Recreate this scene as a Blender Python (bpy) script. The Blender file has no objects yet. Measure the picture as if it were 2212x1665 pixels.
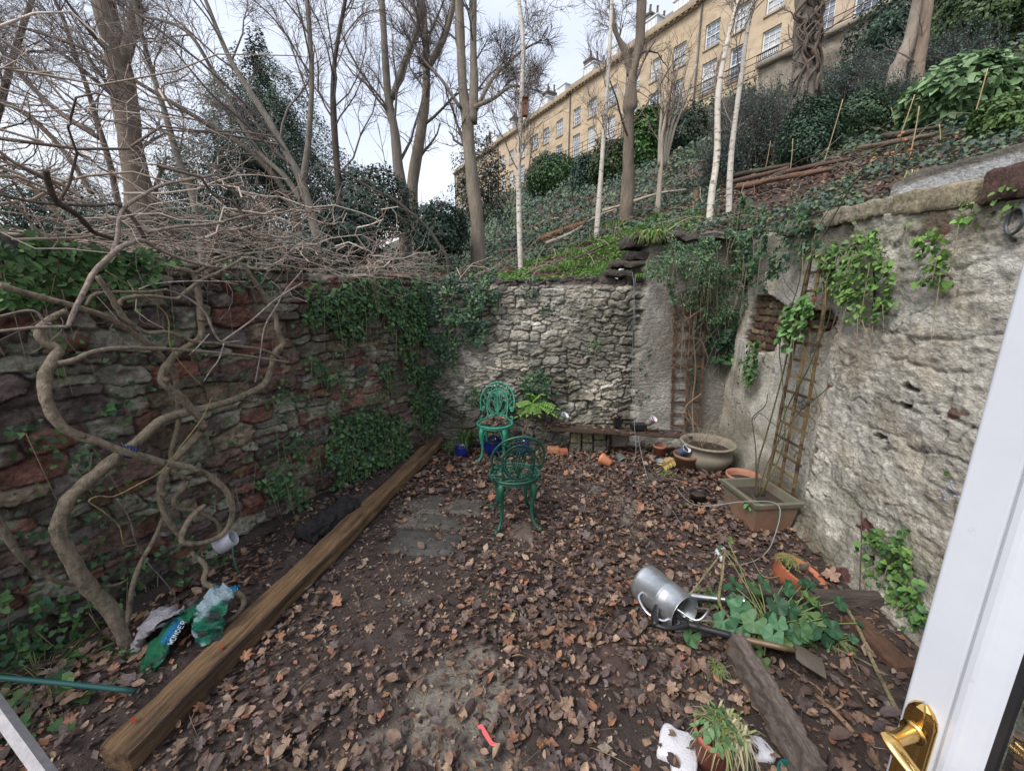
import bpy, math, random
import numpy as np
from mathutils import Vector, Matrix
random.seed(7)
RNG = np.random.default_rng(11)
SC = bpy.context.scene
COL = SC.collection
# ------------------------------------------------------------------ camera
F_ = 848.5; CX = 1105.5; CY = 832.5; TH = math.radians(12.5); EYE = 1.85
cam = bpy.data.cameras.new('camera'); camo = bpy.data.objects.new('camera', cam); COL.objects.link(camo)
camo.location = (0, 0, EYE); camo.rotation_euler = (math.radians(90) - TH, 0, 0)
cam.sensor_width = 36; cam.lens = 13.815; cam.clip_start = .02; cam.clip_end = 600
SC.camera = camo
# ------------------------------------------------------------------ sky, sun, exposure
w = bpy.data.worlds.new('World'); SC.world = w; w.use_nodes = True
nt = w.node_tree; nt.nodes.clear()
out = nt.nodes.new('ShaderNodeOutputWorld')
sky = nt.nodes.new('ShaderNodeTexSky'); sky.sky_type = 'NISHITA'; sky.sun_disc = False
sky.sun_elevation = math.radians(52); sky.sun_rotation = math.radians(230); sky.air_density = 1.4; sky.dust_density = 4
b1 = nt.nodes.new('ShaderNodeBackground'); b1.inputs[1].default_value = .05
nt.links.new(sky.outputs[0], b1.inputs[0])
tc = nt.nodes.new('ShaderNodeTexCoord'); mp = nt.nodes.new('ShaderNodeMapping'); mp.inputs['Scale'].default_value = (1.2, 1.2, 3)
nz = nt.nodes.new('ShaderNodeTexNoise'); nz.inputs['Scale'].default_value = 1.6; nz.inputs['Detail'].default_value = 5
rp = nt.nodes.new('ShaderNodeValToRGB')
rp.color_ramp.elements[0].position = .3; rp.color_ramp.elements[0].color = (.66, .72, .88, 1)
rp.color_ramp.elements[1].position = .62; rp.color_ramp.elements[1].color = (.93, .945, 1.0, 1)
nt.links.new(tc.outputs['Generated'], mp.inputs[0]); nt.links.new(mp.outputs[0], nz.inputs[0]); nt.links.new(nz.outputs[0], rp.inputs[0])
b2 = nt.nodes.new('ShaderNodeBackground'); b2.inputs[1].default_value = .60
nt.links.new(rp.outputs[0], b2.inputs[0])
ad = nt.nodes.new('ShaderNodeAddShader'); nt.links.new(b1.outputs[0], ad.inputs[0]); nt.links.new(b2.outputs[0], ad.inputs[1])
nt.links.new(ad.outputs[0], out.inputs[0])
sl = bpy.data.lights.new('sun', 'SUN'); sl.energy = 2.0; sl.angle = math.radians(25); sl.color = (1, .97, .93)
so = bpy.data.objects.new('sun', sl); COL.objects.link(so); so.rotation_euler = (math.radians(38), 0, math.radians(-50))
SC.view_settings.view_transform = 'Standard'; SC.view_settings.look = 'None'; SC.view_settings.exposure = .62; SC.view_settings.gamma = 1
SC.render.engine = 'CYCLES'; SC.cycles.max_bounces = 5; SC.cycles.diffuse_bounces = 3; SC.cycles.transparent_max_bounces = 8
# ------------------------------------------------------------------ pixel helpers (photo seen 2211 px wide)
ct, st = math.cos(TH), math.sin(TH)
def ray(u, v):
    a = (u - CX) / F_; b = (CY - v) / F_
    return np.array((a, ct + b * st, -st + b * ct))
O = np.array((0, 0, EYE))
def onz(u, v, z=0): r = ray(u, v); return O + r * ((z - EYE) / r[2])
def ony(u, v, y): r = ray(u, v); return O + r * (y / r[1])
def onp(u, v, p0, n): r = ray(u, v); n = np.array(n, float); return O + r * (np.dot(n, np.array(p0, float) - O) / np.dot(n, r))
def z2(x, y): return (x * .33319 + 737, y * .33319)
def z3(x, y): return (x * .33319 + 1474, y * .33319)
def z1(x, y): return (x * .33319, y * .33319)
# ------------------------------------------------------------------ noise
def hsh(ix, iy, seed=0):
    n = (ix.astype(np.int64) * 374761393 + iy.astype(np.int64) * 668265263 + seed * 144665)
    n = (n ^ (n >> 13)) * 1274126177; n = n & 0x7fffffff; n = (n ^ (n >> 16)) * 60493
    return ((n & 0xffffff) / float(0xffffff))
def vn(x, y, seed=0):
    x = np.asarray(x, float); y = np.asarray(y, float)
    ix = np.floor(x); iy = np.floor(y); fx = x - ix; fy = y - iy
    fx = fx * fx * (3 - 2 * fx); fy = fy * fy * (3 - 2 * fy)
    a = hsh(ix, iy, seed); b = hsh(ix + 1, iy, seed); c = hsh(ix, iy + 1, seed); d = hsh(ix + 1, iy + 1, seed)
    return (a * (1 - fx) + b * fx) * (1 - fy) + (c * (1 - fx) + d * fx) * fy
def fbm(x, y, o=4, seed=0):
    s = 0; a = .5; t = 0
    for i in range(o): s = s + a * vn(x * 2 ** i, y * 2 ** i, seed + i * 17); t += a; a *= .5
    return s / t
def sst(a, b, x): t = np.clip((x - a) / (b - a), 0, 1); return t * t * (3 - 2 * t)
# ------------------------------------------------------------------ mesh collector
class G:
    def __init__(s): s.V = []; s.F = []; s.C = []; s.n = 0
    def add(s, V, F, col=(.5, .5, .5)):
        V = np.asarray(V, float).reshape(-1, 3)
        if not isinstance(F, list) or (len(F) and not hasattr(F[0], '__len__')): F = [F]
        if isinstance(F, list) and len(F) and not isinstance(F[0], np.ndarray):
            d = {}
            for f in F: d.setdefault(len(f), []).append(f)
            F = [np.array(q) for q in d.values()]
        for f in F:
            f = np.asarray(f)
            if f.size: s.F.append(f + s.n)
        c = np.asarray(col, float)
        if c.ndim == 1: c = np.tile(c, (len(V), 1))
        s.V.append(V); s.C.append(c); s.n += len(V); return s
    def make(s, name, mat, parent=None, smooth=True, loc=None):
        V = np.concatenate(s.V); C = np.concatenate(s.C)
        if loc is not None: V = V - np.array(loc)
        me = bpy.data.meshes.new(name); me.vertices.add(len(V)); me.vertices.foreach_set('co', V.astype(np.float32).ravel())
        nl = sum(f.size for f in s.F); nf = sum(len(f) for f in s.F)
        me.loops.add(nl); me.polygons.add(nf)
        me.loops.foreach_set('vertex_index', np.concatenate([f.ravel() for f in s.F]).astype(np.int32))
        tot = np.concatenate([np.full(len(f), f.shape[1]) for f in s.F]); sta = np.concatenate(([0], np.cumsum(tot)[:-1]))
        me.polygons.foreach_set('loop_start', sta.astype(np.int32)); me.polygons.foreach_set('loop_total', tot.astype(np.int32))
        me.polygons.foreach_set('use_smooth', np.full(nf, smooth))
        at = me.color_attributes.new('col', 'FLOAT_COLOR', 'POINT')
        at.data.foreach_set('color', np.c_[np.clip(C, 0, 1), np.ones(len(C))].astype(np.float32).ravel())
        me.update(calc_edges=True); me.validate()
        o = bpy.data.objects.new(name, me); COL.objects.link(o); me.materials.append(mat)
        if loc is not None: o.location = loc
        if parent is not None:
            o.parent = parent
            if loc is None: o.matrix_parent_inverse = Matrix.LocRotScale(parent.location, parent.rotation_euler, parent.scale).inverted()
            else: o.location = loc
        return o
def tag(o, label=None, cat=None, group=None, kind=None):
    if label: o['label'] = label
    if cat: o['category'] = cat
    if group: o['group'] = group
    if kind: o['kind'] = kind
    return o
def root(name, loc, label, cat, group=None, rz=0):
    o = bpy.data.objects.new(name, None); COL.objects.link(o); o.location = tuple(float(q) for q in loc); o.rotation_euler = (0, 0, rz)
    o.empty_display_size = .1
    return tag(o, label, cat, group)
# ------------------------------------------------------------------ materials
def pm(name, col=None, var=.25, ns=18, bump=.3, bs=60, rough=.8, metal=0, stretch=(1, 1, 1), spec=.35, detail=6, bdist=.01, trans=0, mott=None, coat=0):
    m = bpy.data.materials.new(name); m.use_nodes = True; n = m.node_tree.nodes; l = m.node_tree.links
    bs_ = n['Principled BSDF']; bs_.inputs['Roughness'].default_value = rough; bs_.inputs['Metallic'].default_value = metal
    bs_.inputs['Specular IOR Level'].default_value = spec; bs_.inputs['Coat Weight'].default_value = coat
    tcn = n.new('ShaderNodeTexCoord'); mpn = n.new('ShaderNodeMapping'); mpn.inputs['Scale'].default_value = stretch
    l.new(tcn.outputs['Object'], mpn.inputs[0])
    if col is None:
        at = n.new('ShaderNodeVertexColor'); at.layer_name = 'col'; src = at.outputs[0]
    else:
        rg = n.new('ShaderNodeRGB'); rg.outputs[0].default_value = (*col, 1); src = rg.outputs[0]
    if mott:
        mc, ms, th = mott
        a = n.new('ShaderNodeTexNoise'); a.inputs['Scale'].default_value = ms; a.inputs['Detail'].default_value = 6; a.inputs['Roughness'].default_value = .65
        l.new(mpn.outputs[0], a.inputs[0])
        cr = n.new('ShaderNodeMapRange'); cr.inputs[1].default_value = th; cr.inputs[2].default_value = th + .12; l.new(a.outputs[0], cr.inputs[0])
        mx = n.new('ShaderNodeMix'); mx.data_type = 'RGBA'; l.new(cr.outputs[0], mx.inputs[0]); l.new(src, mx.inputs[6]); mx.inputs[7].default_value = (*mc, 1); src = mx.outputs[2]
    if var > 0:
        a = n.new('ShaderNodeTexNoise'); a.inputs['Scale'].default_value = ns; a.inputs['Detail'].default_value = detail; a.inputs['Roughness'].default_value = .7
        l.new(mpn.outputs[0], a.inputs[0])
        r = n.new('ShaderNodeMapRange'); r.inputs[1].default_value = .3; r.inputs[2].default_value = .7; r.inputs[3].default_value = 1 - var; r.inputs[4].default_value = 1 + var
        l.new(a.outputs[0], r.inputs[0])
        x = n.new('ShaderNodeVectorMath'); x.operation = 'SCALE'; l.new(src, x.inputs[0]); l.new(r.outputs[0], x.inputs['Scale']); src = x.outputs[0]
    l.new(src, bs_.inputs['Base Color'])
    if bump > 0:
        a = n.new('ShaderNodeTexNoise'); a.inputs['Scale'].default_value = bs; a.inputs['Detail'].default_value = 8; a.inputs['Roughness'].default_value = .65
        l.new(mpn.outputs[0], a.inputs[0])
        b = n.new('ShaderNodeBump'); b.inputs['Strength'].default_value = bump; b.inputs['Distance'].default_value = bdist
        l.new(a.outputs[0], b.inputs['Height']); l.new(b.outputs[0], bs_.inputs['Normal'])
    if trans > 0:
        t = n.new('ShaderNodeBsdfTranslucent'); l.new(src, t.inputs[0]); ms_ = n.new('ShaderNodeMixShader'); ms_.inputs[0].default_value = trans
        l.new(bs_.outputs[0], ms_.inputs[1]); l.new(t.outputs[0], ms_.inputs[2]); l.new(ms_.outputs[0], n['Material Output'].inputs[0])
    return m
M = {}
M['leaf'] = pm('leaf', var=.18, ns=40, bump=.15, bs=80, rough=.5, trans=.22)
M['ivy'] = pm('ivy_leaf', var=.15, ns=60, bump=.1, rough=.5, trans=.15, spec=.35)
M['dead'] = pm('dead_leaf', var=.38, ns=60, bump=.5, bs=80, rough=.48, trans=.1, spec=.4)
M['bark'] = pm('bark', var=.3, ns=14, bump=.7, bs=30, rough=.9, stretch=(1, 1, .25), bdist=.03)
M['twig'] = pm('twig', var=.15, ns=10, bump=0, rough=.8)
M['vine'] = pm('vine_bark', var=.45, ns=40, bump=1, bs=60, rough=.85, stretch=(1, 1, .55), bdist=.025, mott=((.10, .10, .065), 14, .55))
M['birch'] = pm('birch_bark', var=.12, ns=9, bump=.3, bs=30, rough=.7, stretch=(1, 1, 2.2), mott=((.16, .13, .10), 11, .53))
M['stone'] = pm('stone', var=.45, ns=30, bump=1, bs=40, rough=.9, bdist=.03)
M['lime'] = pm('limed_stone', var=.4, ns=34, bump=1, bs=42, rough=.92, bdist=.03, stretch=(1, 1, 1.6))
M['soil'] = pm('soil', var=.4, ns=14, bump=.9, bs=55, rough=.82, bdist=.02, spec=.4)
M['hill'] = pm('hill_soil', var=.4, ns=5, bump=.9, bs=14, rough=.95, bdist=.06)
M['slab'] = pm('slab', var=.3, ns=16, bump=.5, bs=50, rough=.7)
M['wood'] = pm('wood', var=.45, ns=10, bump=.6, bs=22, rough=.8, stretch=(9, .55, 9), bdist=.012)
M['beam'] = pm('beam_wood', var=.6, ns=7, bump=1, bs=16, rough=.72, stretch=(12, .5, 12), bdist=.02, mott=((.055, .035, .025), .9, .50))
M['terra'] = pm('terracotta', var=.18, ns=12, bump=.25, bs=60, rough=.75, mott=((.30, .24, .17), 7, .6))
M['glaze'] = pm('glaze', var=.1, ns=8, bump=.05, rough=.15, spec=.6, coat=.5)
M['plastic'] = pm('plastic', var=.08, ns=12, bump=.08, rough=.38)
M['iron'] = pm('painted_iron', var=.3, ns=28, bump=.25, bs=90, rough=.45, spec=.5, mott=((.05, .09, .075), 16, .6))
M['zinc'] = pm('galvanised_metal', (.50, .53, .56), var=.2, ns=26, bump=.15, bs=40, rough=.36, metal=.85, mott=((.36, .30, .25), 9, .63))
M['white'] = pm('white_frame', (.60, .63, .69), var=.06, ns=4, bump=.03, bs=8, rough=.32, spec=.5, mott=((.50, .51, .53), 26, .66))
M['gasket'] = pm('gasket', (.02, .02, .022), var=.1, bump=0, rough=.5)
M['curtain'] = pm('curtained_pane', (.44, .455, .47), var=.3, ns=1.5, bump=0, rough=.25, spec=.6)
M['darkpane'] = pm('dark_pane', (.09, .115, .15), var=.5, ns=.7, bump=0, rough=.08, spec=.7)
M['brass'] = pm('brass', (.72, .47, .17), var=.15, ns=14, bump=.03, rough=.18, metal=1)
M['bath'] = pm('bath_stone', var=.26, ns=.9, bump=.25, bs=3, rough=.9, stretch=(1, 1, 1.8), bdist=.05, mott=((.34, .28, .21), .45, .54))
M['slate'] = pm('slate', var=.2, ns=3, bump=.2, bs=10, rough=.6)
M['paint'] = pm('window_paint', (.68, .70, .72), var=.06, ns=3, bump=0, rough=.45)
M['pane'] = pm('window_pane', (.24, .275, .32), var=.6, ns=.5, bump=.0, rough=.08, spec=.7)
M['metal'] = pm('dark_metal', var=.2, ns=30, bump=.2, rough=.45, metal=.3)
M['film'] = pm('crumpled_film', var=.15, ns=20, bump=1, bs=22, rough=.22, spec=.6, bdist=.05)
M['poly'] = pm('polystyrene', var=.08, ns=60, bump=.6, bs=140, rough=.8, mott=((.25, .2, .16), 9, .62))
# ------------------------------------------------------------------ shapes
def nrm(a): a = np.asarray(a, float); return a / (np.linalg.norm(a, axis=-1, keepdims=True) + 1e-9)
def smooth_path(pts, per=6, closed=False):
    P = np.asarray(pts, float)
    if closed: Q = np.vstack([P[-1], P, P[0], P[1]])
    else: Q = np.vstack([2 * P[0] - P[1], P, 2 * P[-1] - P[-2]])
    o = []
    for i in range(1, len(Q) - 2):
        p0, p1, p2, p3 = Q[i - 1], Q[i], Q[i + 1], Q[i + 2]
        for k in range(per):
            t = k / per; o.append(.5 * ((2 * p1) + (-p0 + p2) * t + (2 * p0 - 5 * p1 + 4 * p2 - p3) * t * t + (-p0 + 3 * p1 - 3 * p2 + p3) * t ** 3))
    if not closed: o.append(Q[-2])
    return np.array(o)
def tube(g, pts, rad, m=8, col=(.5, .5, .5), per=6, closed=False, lump=0, flat=1, cap=True, seed=0):
    """smooth tube; rad = number or list along the control points"""
    P = np.asarray(pts, float); rad = np.broadcast_to(np.asarray(rad, float), (len(P),)) if np.ndim(rad) == 0 else np.asarray(rad, float)
    A = smooth_path(np.c_[P, rad], per, closed) if per > 1 else np.c_[P, rad]
    Pt, R = A[:, :3], np.maximum(A[:, 3], 1e-4); K = len(Pt)
    T = nrm(np.roll(Pt, -1, 0) - np.roll(Pt, 1, 0)) if closed else nrm(np.gradient(Pt, axis=0))
    u = np.cross(T[0], (0, 0, 1)); u = u if np.linalg.norm(u) > .1 else np.cross(T[0], (0, 1, 0)); u = nrm(u); V = []
    for i in range(K):
        u = nrm(u - T[i] * np.dot(u, T[i])); w_ = np.cross(T[i], u)
        a = np.arange(m) * 2 * math.pi / m; rr = R[i] * np.ones(m)
        if lump: rr = rr * (1 + lump * (vn(np.cos(a) * 1.5 + 7 + seed, np.sin(a) * 1.5 + i * .45, seed) - .5) * 2)
        V.append(Pt[i] + np.outer(np.cos(a) * rr, u) + np.outer(np.sin(a) * rr * flat, w_))
    V = np.concatenate(V); i, j = np.meshgrid(np.arange(K if closed else K - 1), np.arange(m), indexing='ij'); i = i.ravel(); j = j.ravel(); i2 = (i + 1) % K; j2 = (j + 1) % m
    Fq = [np.stack([i * m + j, i * m + j2, i2 * m + j2, i2 * m + j], 1)]
    if cap and not closed: Fq += [np.arange(m)[::-1][None], (np.arange(m) + (K - 1) * m)[None]]
    if np.ndim(col) == 2: col = np.repeat(np.array([np.asarray(col)[min(int(q * len(col) / K), len(col) - 1)] for q in range(K)]), m, 0)
    g.add(V, Fq, col); return Pt, R
def btubes(g, P, R, m=4, col=(.3, .25, .2)):
    """many tubes at once: P (N,K,3), R (N,K), col (N,3) or (3,)"""
    N, K, _ = P.shape
    if N == 0: return
    T = nrm(np.gradient(P, axis=1)); a0 = nrm(T.mean(1)); ref = np.where(np.abs(a0[:, 2:3]) > .8, (1., 0, 0), (0, 0, 1.))
    u = nrm(np.cross(T, ref[:, None])); v = np.cross(T, u)
    a = np.arange(m) * 2 * math.pi / m
    V = P[:, :, None] + R[:, :, None, None] * (np.cos(a)[None, None, :, None] * u[:, :, None] + np.sin(a)[None, None, :, None] * v[:, :, None])
    n, i, j = np.meshgrid(np.arange(N), np.arange(K - 1), np.arange(m), indexing='ij'); b = n * K * m; j2 = (j + 1) % m
    Fq = np.stack([b + i * m + j, b + i * m + j2, b + (i + 1) * m + j2, b + (i + 1) * m + j], -1).reshape(-1, 4)
    c = np.asarray(col, float)
    if c.ndim == 2: c = np.repeat(c, K * m, 0)
    g.add(V.reshape(-1, 3), Fq, c)
def lathe(g, prof, n=28, mat=None, col=(.5, .5, .5), a0=0, a1=2 * math.pi):
    full = abs(a1 - a0 - 2 * math.pi) < 1e-6; k = n if full else n + 1
    a = a0 + np.arange(k) * (a1 - a0) / n; pr = np.array(prof, float)
    V = np.stack([np.outer(pr[:, 0], np.cos(a)), np.outer(pr[:, 0], np.sin(a)), np.repeat(pr[:, 1:2], k, 1)], -1).reshape(-1, 3)
    i, j = np.meshgrid(np.arange(len(pr) - 1), np.arange(n), indexing='ij'); i = i.ravel(); j = j.ravel(); j2 = (j + 1) % k
    if mat is not None: V = V @ np.array(mat.to_3x3()).T + np.array(mat.translation)
    g.add(V, np.stack([i * k + j, i * k + j2, (i + 1) * k + j2, (i + 1) * k + j], 1), col)
def box(g, c, s, R=None, col=(.5, .5, .5), jit=0, sub=1):
    """box centred on c, size s, optional 3x3 axes R (columns)"""
    V = np.array([(x, y, z) for x in (-.5, .5) for y in (-.5, .5) for z in (-.5, .5)]) * np.array(s)
    if jit: V = V + RNG.uniform(-jit, jit, V.shape)
    if R is not None: V = V @ np.array(R).T
    g.add(V + np.array(c), np.array([(0, 1, 3, 2), (4, 6, 7, 5), (0, 4, 5, 1), (2, 3, 7, 6), (0, 2, 6, 4), (1, 5, 7, 3)]), col)
def axes(d, up=(0, 0, 1)):
    """matrix whose columns are x, y=d, z~up"""
    d = nrm(d); x = nrm(np.cross(d, up)); z = np.cross(x, d); return np.stack([x, d, z], 1)
def rough_block(g, c, s, R=None, col=(.4, .4, .4), n=6, amp=.01, seed=0, rnd=.25, cvar=.15, nf=4):
    """lumpy block: rounded, noisy stone or old timber, subdivided"""
    n = np.broadcast_to(n, (3,))
    s = np.array(s, float); Vs = []; Fs = []; off = 0
    for ax in range(3):
        b, d = [q for q in range(3) if q != ax]
        for sg in (-1, 1):
            i, j = np.meshgrid(np.linspace(-1, 1, n[b] + 1), np.linspace(-1, 1, n[d] + 1), indexing='ij')
            P = np.zeros(i.shape + (3,)); P[..., b] = i; P[..., d] = j; P[..., ax] = sg; P = P.reshape(-1, 3)
            k = n[d] + 1; a, e = np.meshgrid(np.arange(n[b]), np.arange(n[d]), indexing='ij'); a = a.ravel(); e = e.ravel()
            f = np.stack([a * k + e, (a + 1) * k + e, (a + 1) * k + e + 1, a * k + e + 1], 1)
            if (sg > 0) == (ax == 1): f = f[:, ::-1]
            Vs.append(P); Fs.append(f + off); off += len(P)
    P = np.concatenate(Vs)
    hs = s / 2; Q = P * hs; rad = rnd * hs.min()
    inner = np.clip(Q, -(hs - rad), hs - rad); dlt = Q - inner; L = np.linalg.norm(dlt, axis=1, keepdims=True)
    Q = inner + np.where(L > rad, dlt / (L + 1e-9) * rad, dlt)
    N = nrm(P * (1 / hs)); f_ = nf / max(hs.max() * 2, 1e-3)
    d = fbm(Q[:, 0] * f_ * 2 + Q[:, 2] * f_ * 1.7 + seed * 3.1, Q[:, 1] * f_ * 2 - Q[:, 2] * f_ * 1.3 + seed, 4, seed) - .5
    Q = Q + N * (d * amp * 2)[:, None]
    cv = 1 + cvar * 2 * (fbm(Q[:, 0] * f_ * 3 + 9, Q[:, 1] * f_ * 3 + Q[:, 2] * f_ * 2, 3, seed + 5) - .5)
    if R is not None: Q = Q @ np.array(R).T
    g.add(Q + np.array(c), Fs, np.asarray(col, float)[None] * cv[:, None])
# leaf templates: local x = width, y = along the leaf (stalk at 0), z = up
def T_heart():
    V = np.array([(0, 0, 0), (-.34, -.12, .03), (-.52, .22, .07), (-.3, .68, .03), (0, .98, -.1), (.3, .68, .03), (.52, .22, .07), (.34, -.12, .03), (0, .42, -.03)])
    return V, np.array([(8, 0, 1), (8, 1, 2), (8, 2, 3), (8, 3, 4), (8, 4, 5), (8, 5, 6), (8, 6, 7), (8, 7, 0)])
def T_oval(w=.28):
    V = np.array([(0, 0, 0), (-w, .32, .06), (-w * .85, .66, .05), (0, 1, -.06), (w * .85, .66, .05), (w, .32, .06), (0, .35, -.01), (0, .68, -.02)])
    return V, np.array([(0, 6, 1, 0)[:3], (0, 5, 6), (1, 6, 7), (1, 7, 2), (2, 7, 3), (3, 7, 4), (4, 7, 5), (5, 7, 6)])
def T_small(w=.3):
    return np.array([(0, 0, 0), (-w, .5, .08), (0, 1, 0), (w, .5, .08)]), np.array([(0, 2, 1), (0, 3, 2)])
def T_ivy5():
    o = [(0, 0), (-.3, -.1), (-.5, .1), (-.34, .3), (-.42, .55), (-.16, .55), (0, 1), (.16, .55), (.42, .55), (.34, .3), (.5, .1), (.3, -.1)]
    V = np.array([(x, y, .06 * abs(x) * 2 - .08 * y) for x, y in o] + [(0, .3, -.02)])
    return V, np.array([(12, i, (i + 1) % 12) for i in range(12)])
def T_maple(seed):
    r = np.random.default_rng(seed); o = []
    tips = [(-152, .55), (-100, .8), (-45, .98), (0, 1.08), (45, .98), (100, .8), (152, .55)]
    for k, (a, L) in enumerate(tips):
        a += r.uniform(-6, 6); L *= r.uniform(.85, 1.12)
        for da, f in ((-13, .68), (-7, .72), (0, 1), (7, .72), (13, .68)):
            o.append((math.radians(a + da), L * (f if da == 0 else (.80 if abs(da) > 10 else .88))))
        if k < len(tips) - 1: o.append((math.radians((a + tips[k + 1][0]) / 2), .60 * r.uniform(.8, 1.15)))
    o.append((math.radians(180), .12))
    curl = r.uniform(.05, .5); tw = r.uniform(-.3, .3); fold = r.uniform(0, .35)
    def z(x, y): return curl * (x * x + y * y) * .5 * (1 + .8 * math.sin(3 * math.atan2(y, x) + seed)) + tw * x * y + fold * abs(x) * .6 + .06 * math.sin(9 * x + seed) * math.cos(8 * y)
    P = [(math.sin(a) * L * .5, math.cos(a) * L * .5 + .35) for a, L in o]; n = len(P)
    mid = [(x * .5, (y - .35) * .5 + .35) for x, y in P]
    V = [(x, y, z(x, y - .35)) for x, y in P] + [(x, y, z(x, y - .35)) for x, y in mid] + [(0, .35, 0)]
    Fs = [(i, (i + 1) % n, n + (i + 1) % n) for i in range(n)] + [(i, n + (i + 1) % n, n + i) for i in range(n)] + [(n + i, n + (i + 1) % n, 2 * n) for i in range(n)]
    return np.array(V), np.array(Fs)
def T_curl(seed):
    """dead oval leaf, cupped and twisted"""
    r = np.random.default_rng(seed); c = r.uniform(.1, .8); b = r.uniform(-.4, .5); V = []
    for i, y in enumerate(np.linspace(0, 1, 6)):
        w_ = .3 * math.sin(math.pi * min(1, y * .93 + .05)) ** .8
        for x in (-1, -.5, 0, .5, 1):
            X = x * w_; V.append((X, y, c * X * X * 2.2 + b * (y - .5) ** 2 * .6 + r.uniform(-.01, .01)))
    return np.array(V), np.array([(i * 5 + j, i * 5 + j + 1, (i + 1) * 5 + j + 1, (i + 1) * 5 + j) for i in range(5) for j in range(4)])
def scatter(g, tm, P, N, size, col, spin=None, down=None, rng=RNG, jit=.0):
    """place one leaf template at every P with normal N; down = a direction the tips lean to"""
    P = np.asarray(P, float); n = len(P)
    if n == 0: return
    N = nrm(np.broadcast_to(np.asarray(N, float), (n, 3)) + (rng.normal(0, jit, (n, 3)) if jit else 0))
    if down is None: t = rng.normal(0, 1, (n, 3))
    else: t = np.broadcast_to(np.asarray(down, float), (n, 3)) + rng.normal(0, .55 if spin is None else spin, (n, 3))
    t = nrm(t - N * (t * N).sum(1, keepdims=True)); x = np.cross(t, N)
    V, Fc = tm; size = np.broadcast_to(np.asarray(size, float), (n,))
    W = P[:, None] + size[:, None, None] * (V[None, :, 0:1] * x[:, None] + V[None, :, 1:2] * t[:, None] + V[None, :, 2:3] * N[:, None])
    F2 = (Fc[None] + (np.arange(n) * len(V))[:, None, None]).reshape(-1, Fc.shape[1])
    c = np.broadcast_to(np.asarray(col, float), (n, 3)); g.add(W.reshape(-1, 3), F2, np.repeat(c, len(V), 0))
def cmix(n, cols, rng=RNG, v=.18):
    c = np.array(cols, float)[rng.integers(0, len(cols), n)]; return c * rng.uniform(1 - v, 1 + v, (n, 1))
HEART = T_heart(); OVAL = T_oval(); SMALL = T_small(); IVY5 = T_ivy5(); MAPLES = [T_maple(i) for i in range(7)]; CURLS = [T_curl(i) for i in range(6)]
IVYC = [(.055, .125, .045), (.075, .16, .055), (.035, .09, .04), (.10, .19, .06), (.05, .11, .06)]
IVYD = [(.03, .07, .045), (.04, .09, .055), (.05, .105, .07), (.025, .055, .035)]
DEADC = [(.135, .085, .06), (.165, .11, .075), (.095, .058, .05), (.22, .14, .10), (.06, .04, .037), (.125, .083, .068), (.25, .12, .07), (.12, .09, .085), (.085, .06, .052), (.28, .19, .13), (.05, .035, .032)]
# ================================================================== terrain
CY_ = np.array([(-3.42, -.4), (-1.22, 4.98), (2.78, 4.98), (2.36, -.4)])      # middle of the courtyard walls
BEAM0 = np.array((-1.575, 1.20)); BEAM1 = np.array((-.94, 4.72))
def inside(x, y, e=0):
    yl = (y + .4) / 5.38
    xl = -3.42 + 2.2 * yl - e; xr = 2.36 + .42 * yl + e
    return (x > xl) & (x < xr) & (y < 4.98 + e)
def hillz(x, y):
    x = np.asarray(x, float); y = np.asarray(y, float)
    q = .852 * x + .524 * y; d = np.maximum(q - 4, 0)
    z = np.where(q > 4, 2.4 + .30 * d + .0078 * d * d, 2.4 + .22 * (q - 4))
    z = np.maximum(z, 1.93 + .125 * np.clip(np.hypot(x, y) - 5.2, 0, 14))
    z = z + (fbm(x * .55, y * .55, 4, 3) - .5) * (.16 + .012 * np.clip(q, 0, 40))
    up = 2.74 + .33 * (x - 3.1)
    k = sst(3.02, 3.12, x) * (1 - sst(3.15, 3.9, y))
    z = z * (1 - k) + np.maximum(z, up) * k
    k2 = (1 - sst(2.95, 3.05, x)) * sst(2.2, 2.5, x) * (1 - sst(4.2, 5.2, y)); z = z * (1 - k2) + 2.36 * k2
    rim = (1 - sst(5.5, 6.6, y)) * (1 - sst(1.15, 1.6, x)) * (y > 4.7); z = z * (1 - rim * .8) + rim * .8 * 2.03
    return np.minimum(z, 18.5)
def onhill(u, v, t0=1.5, t1=90):
    r = ray(u, v); t = np.concatenate([np.arange(t0, 12, .02), np.arange(12, t1, .1)]); P = O + r[None] * t[:, None]
    h = hillz(P[:, 0], P[:, 1]) - P[:, 2]; ok = (h > 0) & ~inside(P[:, 0], P[:, 1], .15) & (P[:, 1] > .5)
    i = np.argmax(ok) if ok.any() else len(t) - 1
    return P[i]
def gridmesh(g, xs, ys, zf, cf, keep=None):
    X, Y = np.meshgrid(xs, ys, indexing='ij'); Z = zf(X, Y); k = len(ys)
    i, j = np.meshgrid(np.arange(len(xs) - 1), np.arange(k - 1), indexing='ij'); i = i.ravel(); j = j.ravel()
    Fq = np.stack([i * k + j, (i + 1) * k + j, (i + 1) * k + j + 1, i * k + j + 1], 1)
    if keep is not None: kk = keep(X, Y).ravel(); Fq = Fq[kk[Fq].all(1)]
    g.add(np.stack([X, Y, Z], -1).reshape(-1, 3), Fq, cf(X, Y, Z).reshape(-1, 3))
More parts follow.
